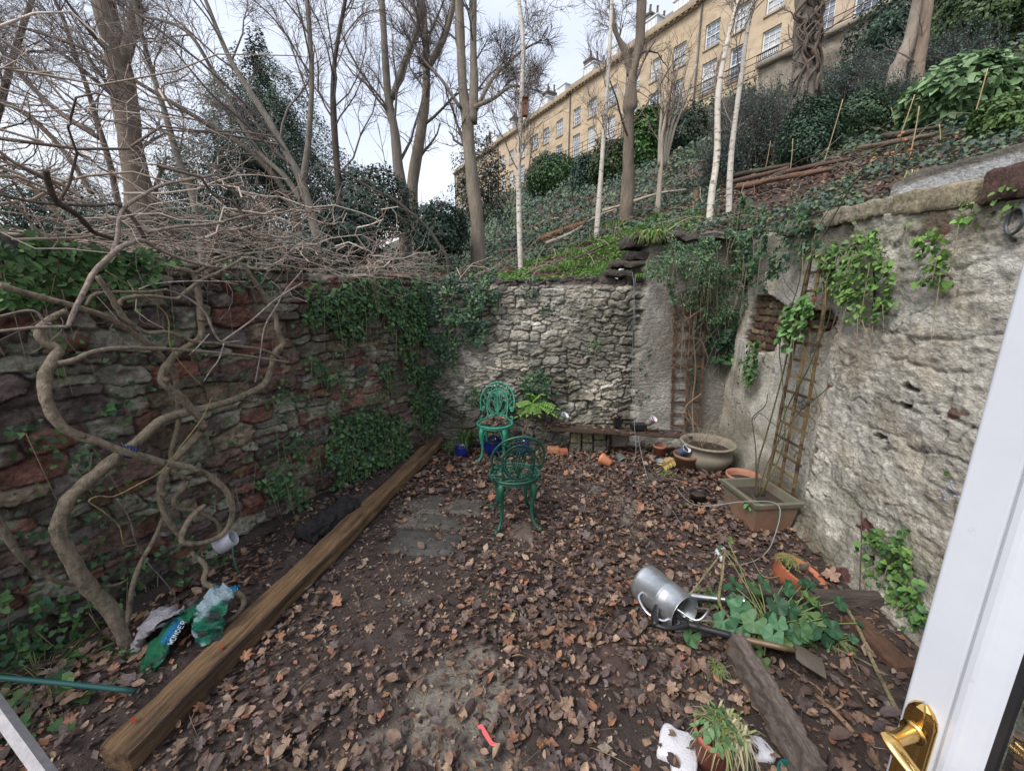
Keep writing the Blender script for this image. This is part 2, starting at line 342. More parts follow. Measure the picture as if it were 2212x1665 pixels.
def gz(x, y):
    bx = BEAM0[0] + (y - BEAM0[1]) * (BEAM1[0] - BEAM0[0]) / (BEAM1[1] - BEAM0[1])
    left = sst(.05, .2, bx - x) * inside(x, y, 0)
    z = (fbm(x * 2.2, y * 2.2, 4, 5) - .5) * .045 + (fbm(x * 11, y * 11, 3, 8) - .5) * .018
    rr = sst(.12, .3, (x - 1.25)) * (1 - sst(2.0, 2.2, y)) * .03
    return np.where(inside(x, y, 1), z + left * .07 + rr, -.05)
def gcol(X, Y, Z):
    n = fbm(X * 1.6, Y * 1.6, 4, 21); n2 = fbm(X * 7, Y * 7, 4, 9)
    c = np.array((.050, .036, .031)) * (.5 + 1.1 * n2)[..., None]
    pc = onz(1010, 1480); k = sst(.0, .12, .26 - np.hypot((X - pc[0]) * .9, (Y - pc[1]) * .8) + (n2 - .5) * .5)
    k = np.maximum(k, .75 * sst(.52, .62, n) * sst(.45, .6, n2) * (Y < 3.9) * (X > -1) * (X < 1.2))
    c = c * (1 - k[..., None]) + np.array((.17, .155, .13)) * k[..., None] * (.75 + .5 * n2)[..., None]
    return c
xs = np.concatenate([-np.geomspace(200, 3.7, 12), np.arange(-3.6, 3.0, .035), np.geomspace(3.1, 200, 12)])
ys = np.concatenate([[-200, -60, -20, -6], np.arange(-1.5, 5.2, .035), np.geomspace(5.3, 200, 12)])
g = G(); gridmesh(g, xs, ys, gz, gcol); tag(g.make('ground', M['soil']), kind='structure')
def hcol(X, Y, Z):
    n = fbm(X * 1.1, Y * 1.1, 5, 31); n2 = fbm(X * 5, Y * 5, 4, 33)
    a = np.array((.075, .05, .04)); b = np.array((.045, .06, .035)); k = sst(.42, .6, n)[..., None]
    return (a * (1 - k) + b * k) * (.6 + .9 * n2)[..., None]
xs = np.concatenate([-np.geomspace(110, 6.2, 34), np.arange(-6, 9, .11), np.geomspace(9.2, 110, 44)])
ys = np.concatenate([np.linspace(-6, .9, 9), np.arange(1, 12, .11), np.geomspace(12.2, 120, 46)])
g = G(); gridmesh(g, xs, ys, hillz, hcol, lambda X, Y: ~inside(X, Y, 0)); tag(g.make('hillside', M['hill']), kind='structure')

# ================================================================== walls
def courses(L, Hh, hr, wr, rng, jx=.25, slope=0):
    o = []; z = -.05
    while z < Hh + .1:
        h = rng.uniform(*hr); s = -rng.uniform(0, .3)
        while s < L + .2:
            w_ = rng.uniform(*wr) * (.7 + .6 * h / hr[1]); k = rng.random()
            if k < .22 and h > hr[0] * 1.5:
                o += [(s + w_ / 2, z + h * .27, w_ / 2, h * .25), (s + w_ / 2 + rng.uniform(-.02, .02), z + h * .76, w_ / 2, h * .25)]
            else: o.append((s + w_ / 2, z + h / 2 + rng.uniform(-jx, jx) * h * .5, w_ / 2, h / 2 * rng.uniform(.85, 1.15)))
            s += w_
        z += h
    return np.array(o)
def cells(S, Z, seeds, warp=.02, wf=9, seed=0):
    s = (S + (fbm(S * wf, Z * wf, 3, seed + 2) - .5) * warp * 2).ravel().astype(np.float32); z = (Z + (fbm(S * wf + 9, Z * wf + 5, 3, seed + 4) - .5) * warp * 1.6).ravel().astype(np.float32)
    n = len(s); F1 = np.empty(n, np.float32); F2 = F1.copy(); I = np.empty(n, int); sd = seeds.astype(np.float32)
    for a in range(0, n, 6000):
        dx = (s[a:a + 6000, None] - sd[None, :, 0]) / sd[None, :, 2]; dz = (z[a:a + 6000, None] - sd[None, :, 1]) / sd[None, :, 3]
        dx *= dx; dz *= dz; d = np.sqrt(np.sqrt(dx * dx + dz * dz + 1.2 * dx * dz))
        i = d.argmin(1); r = np.arange(len(i)); F1[a:a + 6000] = d[r, i]; I[a:a + 6000] = i; d[r, i] = 9; F2[a:a + 6000] = d.min(1)
    return F1.reshape(S.shape), F2.reshape(S.shape), I.reshape(S.shape)
def wall(name, p0, p1, ztop, res, fn, mat, label, cat='wall', z0=-.08, thick=.34, nrow=None):
    """fn(S,Z) -> displacement towards the courtyard, colour; front face is a real relief"""
    p0 = np.array(p0, float); p1 = np.array(p1, float); L = np.linalg.norm(p1 - p0); d = (p1 - p0) / L; nrml = np.array((d[1], -d[0]))
    S1 = np.linspace(0, L, int(L / res)); nz_ = nrow or int(2.4 / res); f = np.linspace(0, 1, nz_)
    S, Fr = np.meshgrid(S1, f, indexing='ij'); T = ztop(S1)[:, None]; Z = z0 + Fr * (T - z0)
    D, C = fn(S, Z); k = nz_
    X = p0[0] + d[0] * S + nrml[0] * D; Y = p0[1] + d[1] * S + nrml[1] * D
    P = [np.stack([X, Y, Z], -1)]; CC = [C]
    for q, dd in enumerate((.1, .2, .3, thick)):
        nzv = (fbm(S1 * 6, S1 * 0 + q * 1.7, 3, 77) - .5) * .05 + .01
        zz = ztop(S1) + nzv if q < 3 else ztop(S1) - 1.2
        P.append(np.stack([p0[0] + d[0] * S1 - nrml[0] * dd, p0[1] + d[1] * S1 - nrml[1] * dd, zz], -1)[:, None]); CC.append(C[:, -1:] * .7)
    P = np.concatenate(P, 1); CC = np.concatenate(CC, 1); k = P.shape[1]
    i, j = np.meshgrid(np.arange(len(S1) - 1), np.arange(k - 1), indexing='ij'); i = i.ravel(); j = j.ravel()
    g = G(); g.add(P.reshape(-1, 3), np.stack([i * k + j, (i + 1) * k + j, (i + 1) * k + j + 1, i * k + j + 1], 1), CC.reshape(-1, 3))
    o = g.make(name, mat, loc=(p0[0], p0[1], 0)); return tag(o, label, cat)
LW0 = np.array((-3.27, .3)); LW1 = np.array((-1.08, 4.80)); dL = nrm(LW1 - LW0); nL = np.array((dL[1], -dL[0]))
BW0 = np.array((-1.10, 4.80)); BW1 = np.array((2.66, 4.80))
RW0 = np.array((2.66, 4.86)); RW1 = np.array((2.16, .2)); dR = nrm(RW1 - RW0); nR = np.array((dR[1], -dR[0]))
r1 = np.random.default_rng(4); SL = courses(5.1, 2.3, (.055, .15), (.08, .30), r1)
palL = np.array([(.13, .085, .072), (.165, .082, .062), (.105, .078, .075), (.18, .14, .10), (.14, .118, .095), (.105, .082, .078), (.18, .165, .14), (.11, .098, .09)])
pw = np.array([.22, .20, .2, .13, .08, .13, .04, .04]); cidL = r1.choice(8, len(SL), p=pw / pw.sum()); offL = r1.uniform(-.02, .028, len(SL)); vL = r1.uniform(.7, 1.3, len(SL)); tl = r1.normal(0, .12, (len(SL), 2))
def fL(S, Z):
    Zw = Z + (fbm(S * 1.6, Z * 1.6, 3, 91) - .5) * .11; F1, F2, I = cells(S, Zw, SL, .026, 10, 1); e = F2 - F1; jn = fbm(S * 5, Z * 5, 3, 93); h = sst(.02 + .14 * jn, .22 + .22 * jn, e)
    n = fbm(S * 13, Z * 19, 5, 3); n3 = fbm(S * 40, Z * 50, 3, 5)
    D = h * (.040 + offL[I]) + (tl[I, 0] * (S - SL[I, 0]) + tl[I, 1] * (Z - SL[I, 1])) * h + (n - .5) * .030 * h + (n3 - .5) * .020 + (np.abs(fbm(S * 18, Z * 22, 4, 95) - .5)) * -.035 * h + (fbm(S * .9, Z * .9, 3, 6) - .5) * .06
    c = palL[cidL[I]] * vL[I][..., None] * 1.5 * (.35 + 1.3 * n)[..., None]
    li = sst(.56, .63, fbm(S * 5 + 3, Z * 7, 5, 12) * .7 + .3 * vn(I * 1.3, I * .7, 3)); c = c * (1 - li[..., None]) + np.array((.40, .39, .31)) * li[..., None] * (.6 + .6 * n3)[..., None]
    gm = sst(.5, .7, fbm(S * 2, Z * 2 + 4, 4, 15)) * .45; c = c * (1 - gm[..., None]) + np.array((.07, .085, .045)) * gm[..., None]
    j = (1 - sst(.0, .14, e))[..., None]; pal = sst(.42, .6, fbm(S * 3, Z * 3, 3, 18))[..., None]
    return D, c * (1 - j) + (np.array((.045, .037, .03)) * (1 - pal) + np.array((.24, .22, .185)) * pal) * j
wallL = wall('rubble_wall', LW0, LW1, lambda s: 2.10 + .05 * np.sin(s * 1.3) + (fbm(s * 3, s * 0, 3, 2) - .5) * .08, .0095, fL, M['stone'], 'dark purple and brown rubble stone wall with ivy along the left side of the yard')
r2 = np.random.default_rng(14); SB = courses(3.9, 2.8, (.04, .13), (.08, .28), r2)
offB = r2.uniform(-.012, .02, len(SB)); vB = r2.uniform(.72, 1.25, len(SB)); tB = r2.normal(0, .1, (len(SB), 2))
palB = np.array([(.37, .345, .295), (.43, .41, .36), (.29, .27, .225), (.34, .31, .255), (.38, .35, .28)]); cB = r2.integers(0, 5, len(SB))
def fB(S, Z):
    Zw = Z + (fbm(S * 1.8, Z * 1.8, 3, 91) - .5) * .18; F1, F2, I = cells(S, Zw, SB, .04, 10, 7); e = F2 - F1; jn = fbm(S * 5, Z * 5, 3, 93)
    pl = sst(2.60, 2.68, S + (fbm(Z * 5, Z * 0, 3, 3) - .5) * .12)           # rendered pier on the right
    bury = sst(.42, .62, fbm(S * 1.6, Z * 1.6, 3, 30)) * .75
    h = sst(.02 + .15 * jn, .22 + .3 * jn, e); n = fbm(S * 13, Z * 19, 5, 3); n3 = fbm(S * 36, Z * 60, 3, 5)
    D0 = h * (.03 + offB[I]) * (1 - bury * .7) + (tB[I, 0] * (S - SB[I, 0]) + tB[I, 1] * (Z - SB[I, 1])) * h * (1 - bury) + (n - .5) * .034 + (n3 - .5) * .018 - np.abs(fbm(S * 16, Z * 22, 4, 95) - .5) * .03 + (fbm(S, Z, 3, 6) - .5) * .06
    D1 = .075 + (fbm(S * 4, Z * 3, 4, 9) - .5) * .035 + (n3 - .5) * .006 + h * .006; D = D0 * (1 - pl) + D1 * pl
    D = D + pl * sst(3.28, 3.34, S) * -.05 - sst(1.95, 2.02, Z) * .03 * (1 - pl)
    c = palB[cB[I]] * vB[I][..., None] * 1.22 * (.35 + 1.3 * n)[..., None]
    jt = (1 - sst(0, .16, e)) * (1 - bury * .6); c = c * (1 - jt[..., None]) + np.array((.085, .078, .06)) * jt[..., None]
    dk = sst(.5, .72, fbm(S * 1.3 + 3, Z * 1.3, 4, 41)) * .6 + (1 - sst(.3, .9, Z + (n - .5))) * .55 + (1 - sst(.0, .5, S)) * .6 + (1 - sst(.02, .12, np.abs(S - 2.55) + (n - .5) * .12)) * .5  # corner shade painted in at the left; moss low down, dark strip by pier
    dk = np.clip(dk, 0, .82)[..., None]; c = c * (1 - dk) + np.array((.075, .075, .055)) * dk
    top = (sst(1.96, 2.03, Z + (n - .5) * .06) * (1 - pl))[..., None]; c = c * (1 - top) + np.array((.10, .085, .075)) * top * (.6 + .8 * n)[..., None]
    cp = np.array((.40, .385, .35)) * (.7 + .6 * fbm(S * 5, Z * 5, 5, 50))[..., None] * (.85 + .3 * n3)[..., None]
    lo = sst(.5, .68, fbm(S * 2.1, Z * 1.4, 4, 52)) * .5 + sst(3.25, 3.4, S) * .55; lo = lo[..., None]; cp = cp * (1 - lo) + np.array((.12, .115, .085)) * lo
    hd = sst(2.0, 2.12, Z + (n - .5) * .08)[..., None] * .6; cp = cp * (1 - hd) + np.array((.13, .12, .08)) * hd
    plv = pl[..., None]; return D, c * (1 - plv) + cp * plv
def zB(s): return 2.07 + (fbm(s * 5, s * 0, 3, 8) - .5) * .09 + .36 * sst(2.38, 2.66, s) + .16 * sst(2.6, 3.6, s)
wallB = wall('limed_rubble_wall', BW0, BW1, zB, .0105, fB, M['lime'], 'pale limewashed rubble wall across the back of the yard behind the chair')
r3 = np.random.default_rng(24); SR = courses(5.0, 2.8, (.14, .30), (.2, .6), r3); vR = r3.uniform(.85, 1.12, len(SR)); hole = r3.random(len(SR))
SBk = courses(5.0, 2.8, (.062, .08), (.08, .15), r3); vK = r3.uniform(.6, 1.4, len(SBk)); palK = np.array([(.16, .10, .06), (.12, .07, .055), (.19, .15, .09), (.14, .12, .09)]); cK = r3.integers(0, 4, len(SBk))
def rw(u, v, off=0): return onp(u, v, (*(RW0 + nR * off), 0), (*nR, 0))
def sw(u, v): p = rw(u, v); return float(np.dot(p[:2] - RW0, dR)), float(p[2])
PATCH = [sw(*q) for q in ((1622, 668), (1632, 640), (1660, 634), (1688, 655), (1704, 668), (1790, 668), (1806, 690), (1790, 714), (1706, 722), (1690, 728), (1668, 762), (1640, 762), (1618, 772), (1604, 730))]
def inpoly(S, Z, poly):
    c = np.zeros(S.shape, bool); n = len(poly)
    for i in range(n):
        (x1, y1), (x2, y2) = poly[i], poly[(i + 1) % n]
        if abs(y1 - y2) < 1e-9: continue
        c ^= ((y1 > Z) != (y2 > Z)) & (S < (x2 - x1) * (Z - y1) / (y2 - y1) + x1)
    return c
SPT = sw(1812, 700)[0]
def fR(S, Z):
    F1, F2, I = cells(S, Z, SR, .06, 4, 7); e = F2 - F1; n = fbm(S * 8, Z * 12, 5, 3); n2 = fbm(S * 30, Z * 34, 3, 5); n4 = fbm(S * 3, Z * 6, 5, 25)
    rg = sst(SPT - .03, SPT + .07, S + (n - .5) * .06)
    h = sst(0, .3, e)
    Dr = h * .008 + (n - .5) * .022 + (n2 - .5) * .022 + (n4 - .5) * .022 - np.abs(fbm(S * 9, Z * 15, 4, 96) - .5) * .02; Ds = (fbm(S * 2.5, Z * 2.5, 3, 19) - .5) * .035 + (n2 - .5) * .007
    D = Ds * (1 - rg) + (Dr + .05) * rg + .10 * np.clip(1 - Z / .45, 0, 1) ** 2
    c = np.array((.58, .555, .49)) * (.5 + .6 * n + .45 * n2)[..., None] * (vR[I] * rg + 1 - rg)[..., None]
    tan = .8 * sst(.5, .66, fbm(S * 2.2, Z * 4, 4, 60))[..., None] * .55; c = c * (1 - tan) + np.array((.36, .29, .19)) * tan
    wh = sst(.52, .64, fbm(S * 3.3 + 7, Z * 3.3, 4, 61))[..., None] * .5; c = c * (1 - wh) + np.array((.55, .54, .50)) * wh
    gr = sst(.54, .68, fbm(S * 1.7 + 2, Z * 2.2, 4, 62))[..., None] * .5; c = c * (1 - gr) + np.array((.22, .21, .17)) * gr
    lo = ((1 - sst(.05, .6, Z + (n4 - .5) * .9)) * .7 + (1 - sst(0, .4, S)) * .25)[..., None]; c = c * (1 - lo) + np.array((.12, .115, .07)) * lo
    hv = fbm(S * 4.2 + 5, Z * 9 + 3, 5, 71); hk = sst(.73, .75, hv) * rg; D = D - hk * .04; c = c * (1 - hk[..., None]) + np.array((.03, .027, .025)) * hk[..., None]
    rk = sst(.735, .75, fbm(S * 3.1 + 15, Z * 5 + 3, 4, 75))[..., None] * rg[..., None]; c = c * (1 - rk) + np.array((.12, .05, .045)) * rk
    ex = .3 * sst(.60, .65, fbm(S * 1.5 + 11, Z * 1.9, 5, 131) + (n2 - .5) * .10) * rg; ej = sst(.03, .2, e); D = D - ex * (.016 - ej * .018); ce = np.array((.27, .235, .18)) * vR[I][..., None] * (.4 + 1.1 * n)[..., None] * (.35 + .65 * ej)[..., None]; c = c * (1 - ex[..., None] * .8) + ce * ex[..., None] * .8
    stk = sst(.52, .66, fbm(S * 9, Z * .9, 4, 141)) * sst(.3, .6, fbm(S * 1.2, Z * 1.2, 3, 142)) * .5; c = c * (1 - stk[..., None]) + np.array((.15, .14, .10)) * stk[..., None]
    crk = (1 - sst(.0, .010, np.abs(fbm(S * 1.7 + 3, Z * 2.1, 5, 151) - .5))) * .75; D = D - crk * .010; c = c * (1 - crk[..., None]) + .05 * crk[..., None]
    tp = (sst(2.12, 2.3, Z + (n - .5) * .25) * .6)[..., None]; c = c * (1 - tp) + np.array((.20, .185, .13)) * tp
    pk = inpoly(S + (n2 - .5) * .05, Z + (n - .5) * .05, PATCH)
    G1, G2, J = cells(S, Z, SBk, .012, 12, 17); ee = G2 - G1; hb = sst(.05, .4, ee)
    Db = -.11 + hb * .05 + (n2 - .5) * .01; cb = palK[cK[J]] * vK[J][..., None] * (.6 + .8 * n2)[..., None]; jj = (1 - sst(.03, .22, ee))[..., None]; cb = cb * (1 - jj) + .012 * jj
    return np.where(pk, Db, D), np.where(pk[..., None], cb, c)
ZRs = [0, .25, 1, 1.8, 2.3, 2.65, 2.9, 5]; ZRz = [2.58, 2.55, 2.42, 2.39, 2.36, 2.32, 2.29, 2.27]
def zR(s): return np.interp(s, ZRs, ZRz) + (fbm(s * 6, s * 0, 3, 88) - .5) * .05
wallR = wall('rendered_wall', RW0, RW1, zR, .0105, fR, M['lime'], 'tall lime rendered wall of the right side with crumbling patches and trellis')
# upper white rendered tier
def fU(S, Z):
    n = fbm(S * 6, Z * 9, 5, 3); c = np.array((.46, .465, .47)) * (.6 + .8 * n)[..., None]; k = sst(.55, .7, fbm(S * 3, Z * 2, 4, 5))[..., None] * .5
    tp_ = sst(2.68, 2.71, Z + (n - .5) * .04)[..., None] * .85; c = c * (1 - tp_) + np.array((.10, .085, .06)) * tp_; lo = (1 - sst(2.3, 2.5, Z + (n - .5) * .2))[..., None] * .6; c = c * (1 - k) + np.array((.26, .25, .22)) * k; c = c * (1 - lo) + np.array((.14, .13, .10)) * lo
    return (n - .5) * .05 + (fbm(S * 25, Z * 25, 3, 4) - .5) * .012, c
wall('whitewashed_retaining_wall', (3.0, 3.38), (3.0, .4), lambda s: 2.755 - .04 * (1 - sst(0, .2, s)) + (fbm(s * 4, s * 0, 3, 8) - .5) * .05, .02, fU, M['lime'], 'low bluish white rendered retaining wall above and behind the right yard wall', z0=2.15, nrow=34)
# coping stones = parts of the right wall: big slabs on its top
def copstone(s0, s1, h, d, col, seed, dz=0):
    sm = (s0 + s1) / 2; z = float(np.interp(sm, ZRs, ZRz)) + h / 2 + dz - .01; c = np.array((*(RW0 + dR * sm - nR * .11), z)); sl = float(np.interp(s1, ZRs, ZRz) - np.interp(s0, ZRs, ZRz))
    g = G(); rough_block(g, c, (d, s1 - s0, h), axes((dR[0] * (s1 - s0), dR[1] * (s1 - s0), sl)), col, (8, 22, 6), .022, seed, .4, .4, 3 + 4 * (s1 - s0)); o = g.make('coping_stone', M['stone']); o.parent = wallR; o.matrix_parent_inverse = Matrix.Translation(wallR.location).inverted(); return o
copstone(.98, 1.22, .10, .32, (.22, .21, .17), 1)
copstone(1.25, 1.52, .08, .33, (.19, .16, .11), 2)
copstone(1.55, 1.76, .13, .32, (.25, .225, .17), 3)
copstone(1.78, 2.21, .12, .36, (.27, .24, .175), 6)
copstone(2.24, 2.77, .13, .36, (.28, .24, .165), 4)
copstone(2.80, 3.9, .17, .40, (.12, .07, .06), 5)['label'] = 'dark red brown sandstone coping stone'
# dark slate ledge on the back corner
g = G(); p = ony(1462, 515, 4.9); rough_block(g, p, (1.15, .5, .07), axes((0, 1, 0)), (.12, .105, .09), (14, 6, 2), .05, 9, .3, .3, 9); tag(g.make('slate_ledge', M['stone']), 'thin dark slate ledge jutting out on top of the back corner by the trellis', 'stone')
for k, (u, v, sx, sz, c) in enumerate(((1362, 528, .22, .11, (.07, .06, .055)), (1374, 556, .30, .09, (.06, .05, .045)), (1350, 572, .36, .07, (.09, .075, .065)), (1330, 592, .3, .07, (.08, .07, .06)))):
    g = G(); p = ony(u, v, 4.88); rough_block(g, p, (sx, .3, sz), None, c, (7, 6, 4), .03, 20 + k, .4, .3, 7)
    tag(g.make('broken_wall_stone', M['stone']), ['dark topmost broken stone beside the grass tuft on the back wall', 'dark wide broken stone just under the grass tuft', 'dark flat stone where the back wall steps up', 'lowest dark loose stone left of the wall step'][k], 'stone', 'loose dark stones at the step in the back wall')
# paving slabs
SLABS = [(((910, 1094), (924, 1066), (967, 1068), (950, 1101)), (.085, .095, .08), 'small mossy green slab nearest the long timber'),
         (((962, 1106), (984, 1073), (1046, 1076), (1040, 1112)), (.10, .105, .09), 'grey slab left of the dark green chair'),
         (((852, 1136), (1006, 1150), (980, 1199), (826, 1190)), (.08, .085, .078), 'large dark slab in the leaves below the small slabs'),
         (((893, 1132), (905, 1105), (1010, 1118), (1004, 1145)), (.095, .10, .085), 'cracked grey slab between the small and the large slab'),
         (((1100, 1128), (1150, 1126), (1158, 1162), (1098, 1160)), (.12, .10, .085), 'brownish slab under the dark green chair'),
         (((1370, 1018), (1440, 1012), (1452, 1048), (1380, 1050)), (.10, .105, .09), 'grey slab beside the tipped orange pot'),
         (((1290, 1385), (1372, 1380), (1392, 1490), (1300, 1480)), (.075, .052, .045), 'brown wet board-like slab with blue grey paint')]
for k, (q, c, lab) in enumerate(SLABS):
    P = np.array([onz(u, v, .02) for u, v in q]); cen = P.mean(0); W_ = []
    m = 11
    s_, t_ = np.meshgrid(np.linspace(0, 1, m), np.linspace(0, 1, m), indexing='ij')
    B = (P[0][None, None] * ((1 - s_) * (1 - t_))[..., None] + P[1] * (s_ * (1 - t_))[..., None] + P[2] * (s_ * t_)[..., None] + P[3] * ((1 - s_) * t_)[..., None])
    ed = np.minimum(np.minimum(s_, 1 - s_), np.minimum(t_, 1 - t_)); B = B + (B - cen) * ((fbm(B[..., 0] * 9, B[..., 1] * 9, 3, k) - .5) * .12)[..., None]
    B[..., 2] = np.where(ed < .01, -.03, .022 + (fbm(B[..., 0] * 8, B[..., 1] * 8, 3, k) - .5) * .012)
    i, j = np.meshgrid(np.arange(m - 1), np.arange(m - 1), indexing='ij'); i = i.ravel(); j = j.ravel()
    g = G(); cc_ = np.array(c) * (.75, .68, .68) * (.5 + 1.0 * fbm(B[..., 0] * 14, B[..., 1] * 14, 4, k + 40)).reshape(-1, 1); g.add(B.reshape(-1, 3), np.stack([i * m + j, (i + 1) * m + j, (i + 1) * m + j + 1, i * m + j + 1], 1)[:, ::-1], cc_); tag(g.make('paving_slab', M['slab']), lab, 'slab', 'sunken paving slabs')

# ================================================================== leaf litter
def litter(g, P, Nz, size, rng, mp=.55):
    n = len(P); k = rng.random(n); c = cmix(n, DEADC, rng, .3)
    N = np.c_[rng.normal(0, .45, n), rng.normal(0, .45, n), np.ones(n)] if Nz is None else Nz
    for q in range(13):
        if q < 7: m = (k < mp) & (np.arange(n) % 7 == q); tm = MAPLES[q]; sc = 1.15
        else: m = (k >= mp) & (np.arange(n) % 6 == q - 7); tm = CURLS[q - 7]; sc = .85
        fl = rng.random(n) < .35; NN = N.copy(); NN[fl] *= np.array((1, 1, -1))
        scatter(g, tm, P[m], NN[m], size[m] * sc, c[m], rng=rng)
rl = np.random.default_rng(5)
NL = 26000; x = rl.uniform(-3.1, 2.5, NL); y = rl.uniform(.75, 4.75, NL)
dn = fbm(x * 1.1 + 4, y * 1.1, 3, 91); bx = BEAM0[0] + (y - BEAM0[1]) * .1615
pc = onz(1010, 1480); sp = onz(960, 1120)
dens = .53 + (dn - .5) * 2.6 - .42 * np.exp(-((x - pc[0]) ** 2 + (y - pc[1]) ** 2) / .05) - .22 * np.exp(-((x - sp[0]) ** 2 / .12 + (y - sp[1]) ** 2 / .12)) - .22 * np.exp(-((x + .1) ** 2 / .18 + (y - 2.5) ** 2 / .7)) + .35 * sst(3.2, 4.4, y) - .2 * sst(1.4, 2.1, x) + .1 * (x > .6) + .3 * (x < bx - .1)
ok = inside(x, y, -.3) & (rl.random(NL) < dens) & ~((x > bx - .22) & (x < bx + .05))
x = x[ok]; y = y[ok]; n = len(x); s = np.clip(rl.normal(.051, .022, n), .018, .115) * np.where(rl.random(n) < .5, 1, .7)
z = gz(x, y) + rl.uniform(.004, .03, n) + .012
g = G(); litter(g, np.c_[x, y, z], None, s, rl, .38)
# small crumbs, stalks and needles
n = 22000; x = rl.uniform(-2.8, 2.3, n); y = rl.uniform(.8, 4.7, n); ok = inside(x, y, -.25); x = x[ok]; y = y[ok]; n = len(x)
scatter(g, SMALL, np.c_[x, y, gz(x, y) + .008], np.c_[rl.normal(0, .4, (n, 2)), np.ones(n)], rl.gamma(2, .009, n) + .006, cmix(n, DEADC + [(.3, .24, .18)], rl, .4), rng=rl)
n = 700; x = rl.uniform(-2.6, 2.3, n); y = rl.uniform(.8, 4.7, n); ok = inside(x, y, -.25); x = x[ok]; y = y[ok]; n = len(x)
a = rl.uniform(0, 6.28, n); L = rl.uniform(.04, .22, n); t = np.linspace(0, 1, 4)
P = np.zeros((n, 4, 3)); cv = rl.normal(0, .25, n)
P[..., 0] = x[:, None] + np.cos(a)[:, None] * L[:, None] * t + (-np.sin(a) * cv * L)[:, None] * t * t; P[..., 1] = y[:, None] + np.sin(a)[:, None] * L[:, None] * t + (np.cos(a) * cv * L)[:, None] * t * t
P[..., 2] = (gz(x, y) + .02)[:, None] + np.sin(t * 3)[None] * .02
btubes(g, P, np.tile([.0016, .0015, .0013, .0008], (n, 1)), 3, cmix(n, [(.16, .11, .08), (.24, .18, .12), (.1, .07, .05)], rl))
tag(g.make('leaf_litter', M['dead']), 'brown fallen sycamore and oval leaves strewn over the yard floor', 'fallen leaves', kind='stuff')
# ================================================================== courtyard objects
def X3(pos, axis=(0, 0, 1), spin=0):
    q = Vector((0, 0, 1)).rotation_difference(Vector([float(c) for c in axis]).normalized()); return Matrix.Translation([float(c) for c in pos]) @ q.to_matrix().to_4x4() @ Matrix.Rotation(spin, 4, 'Z')
def tf(mat, V): return np.asarray(V, float) @ np.array(mat.to_3x3()).T + np.array(mat.translation)
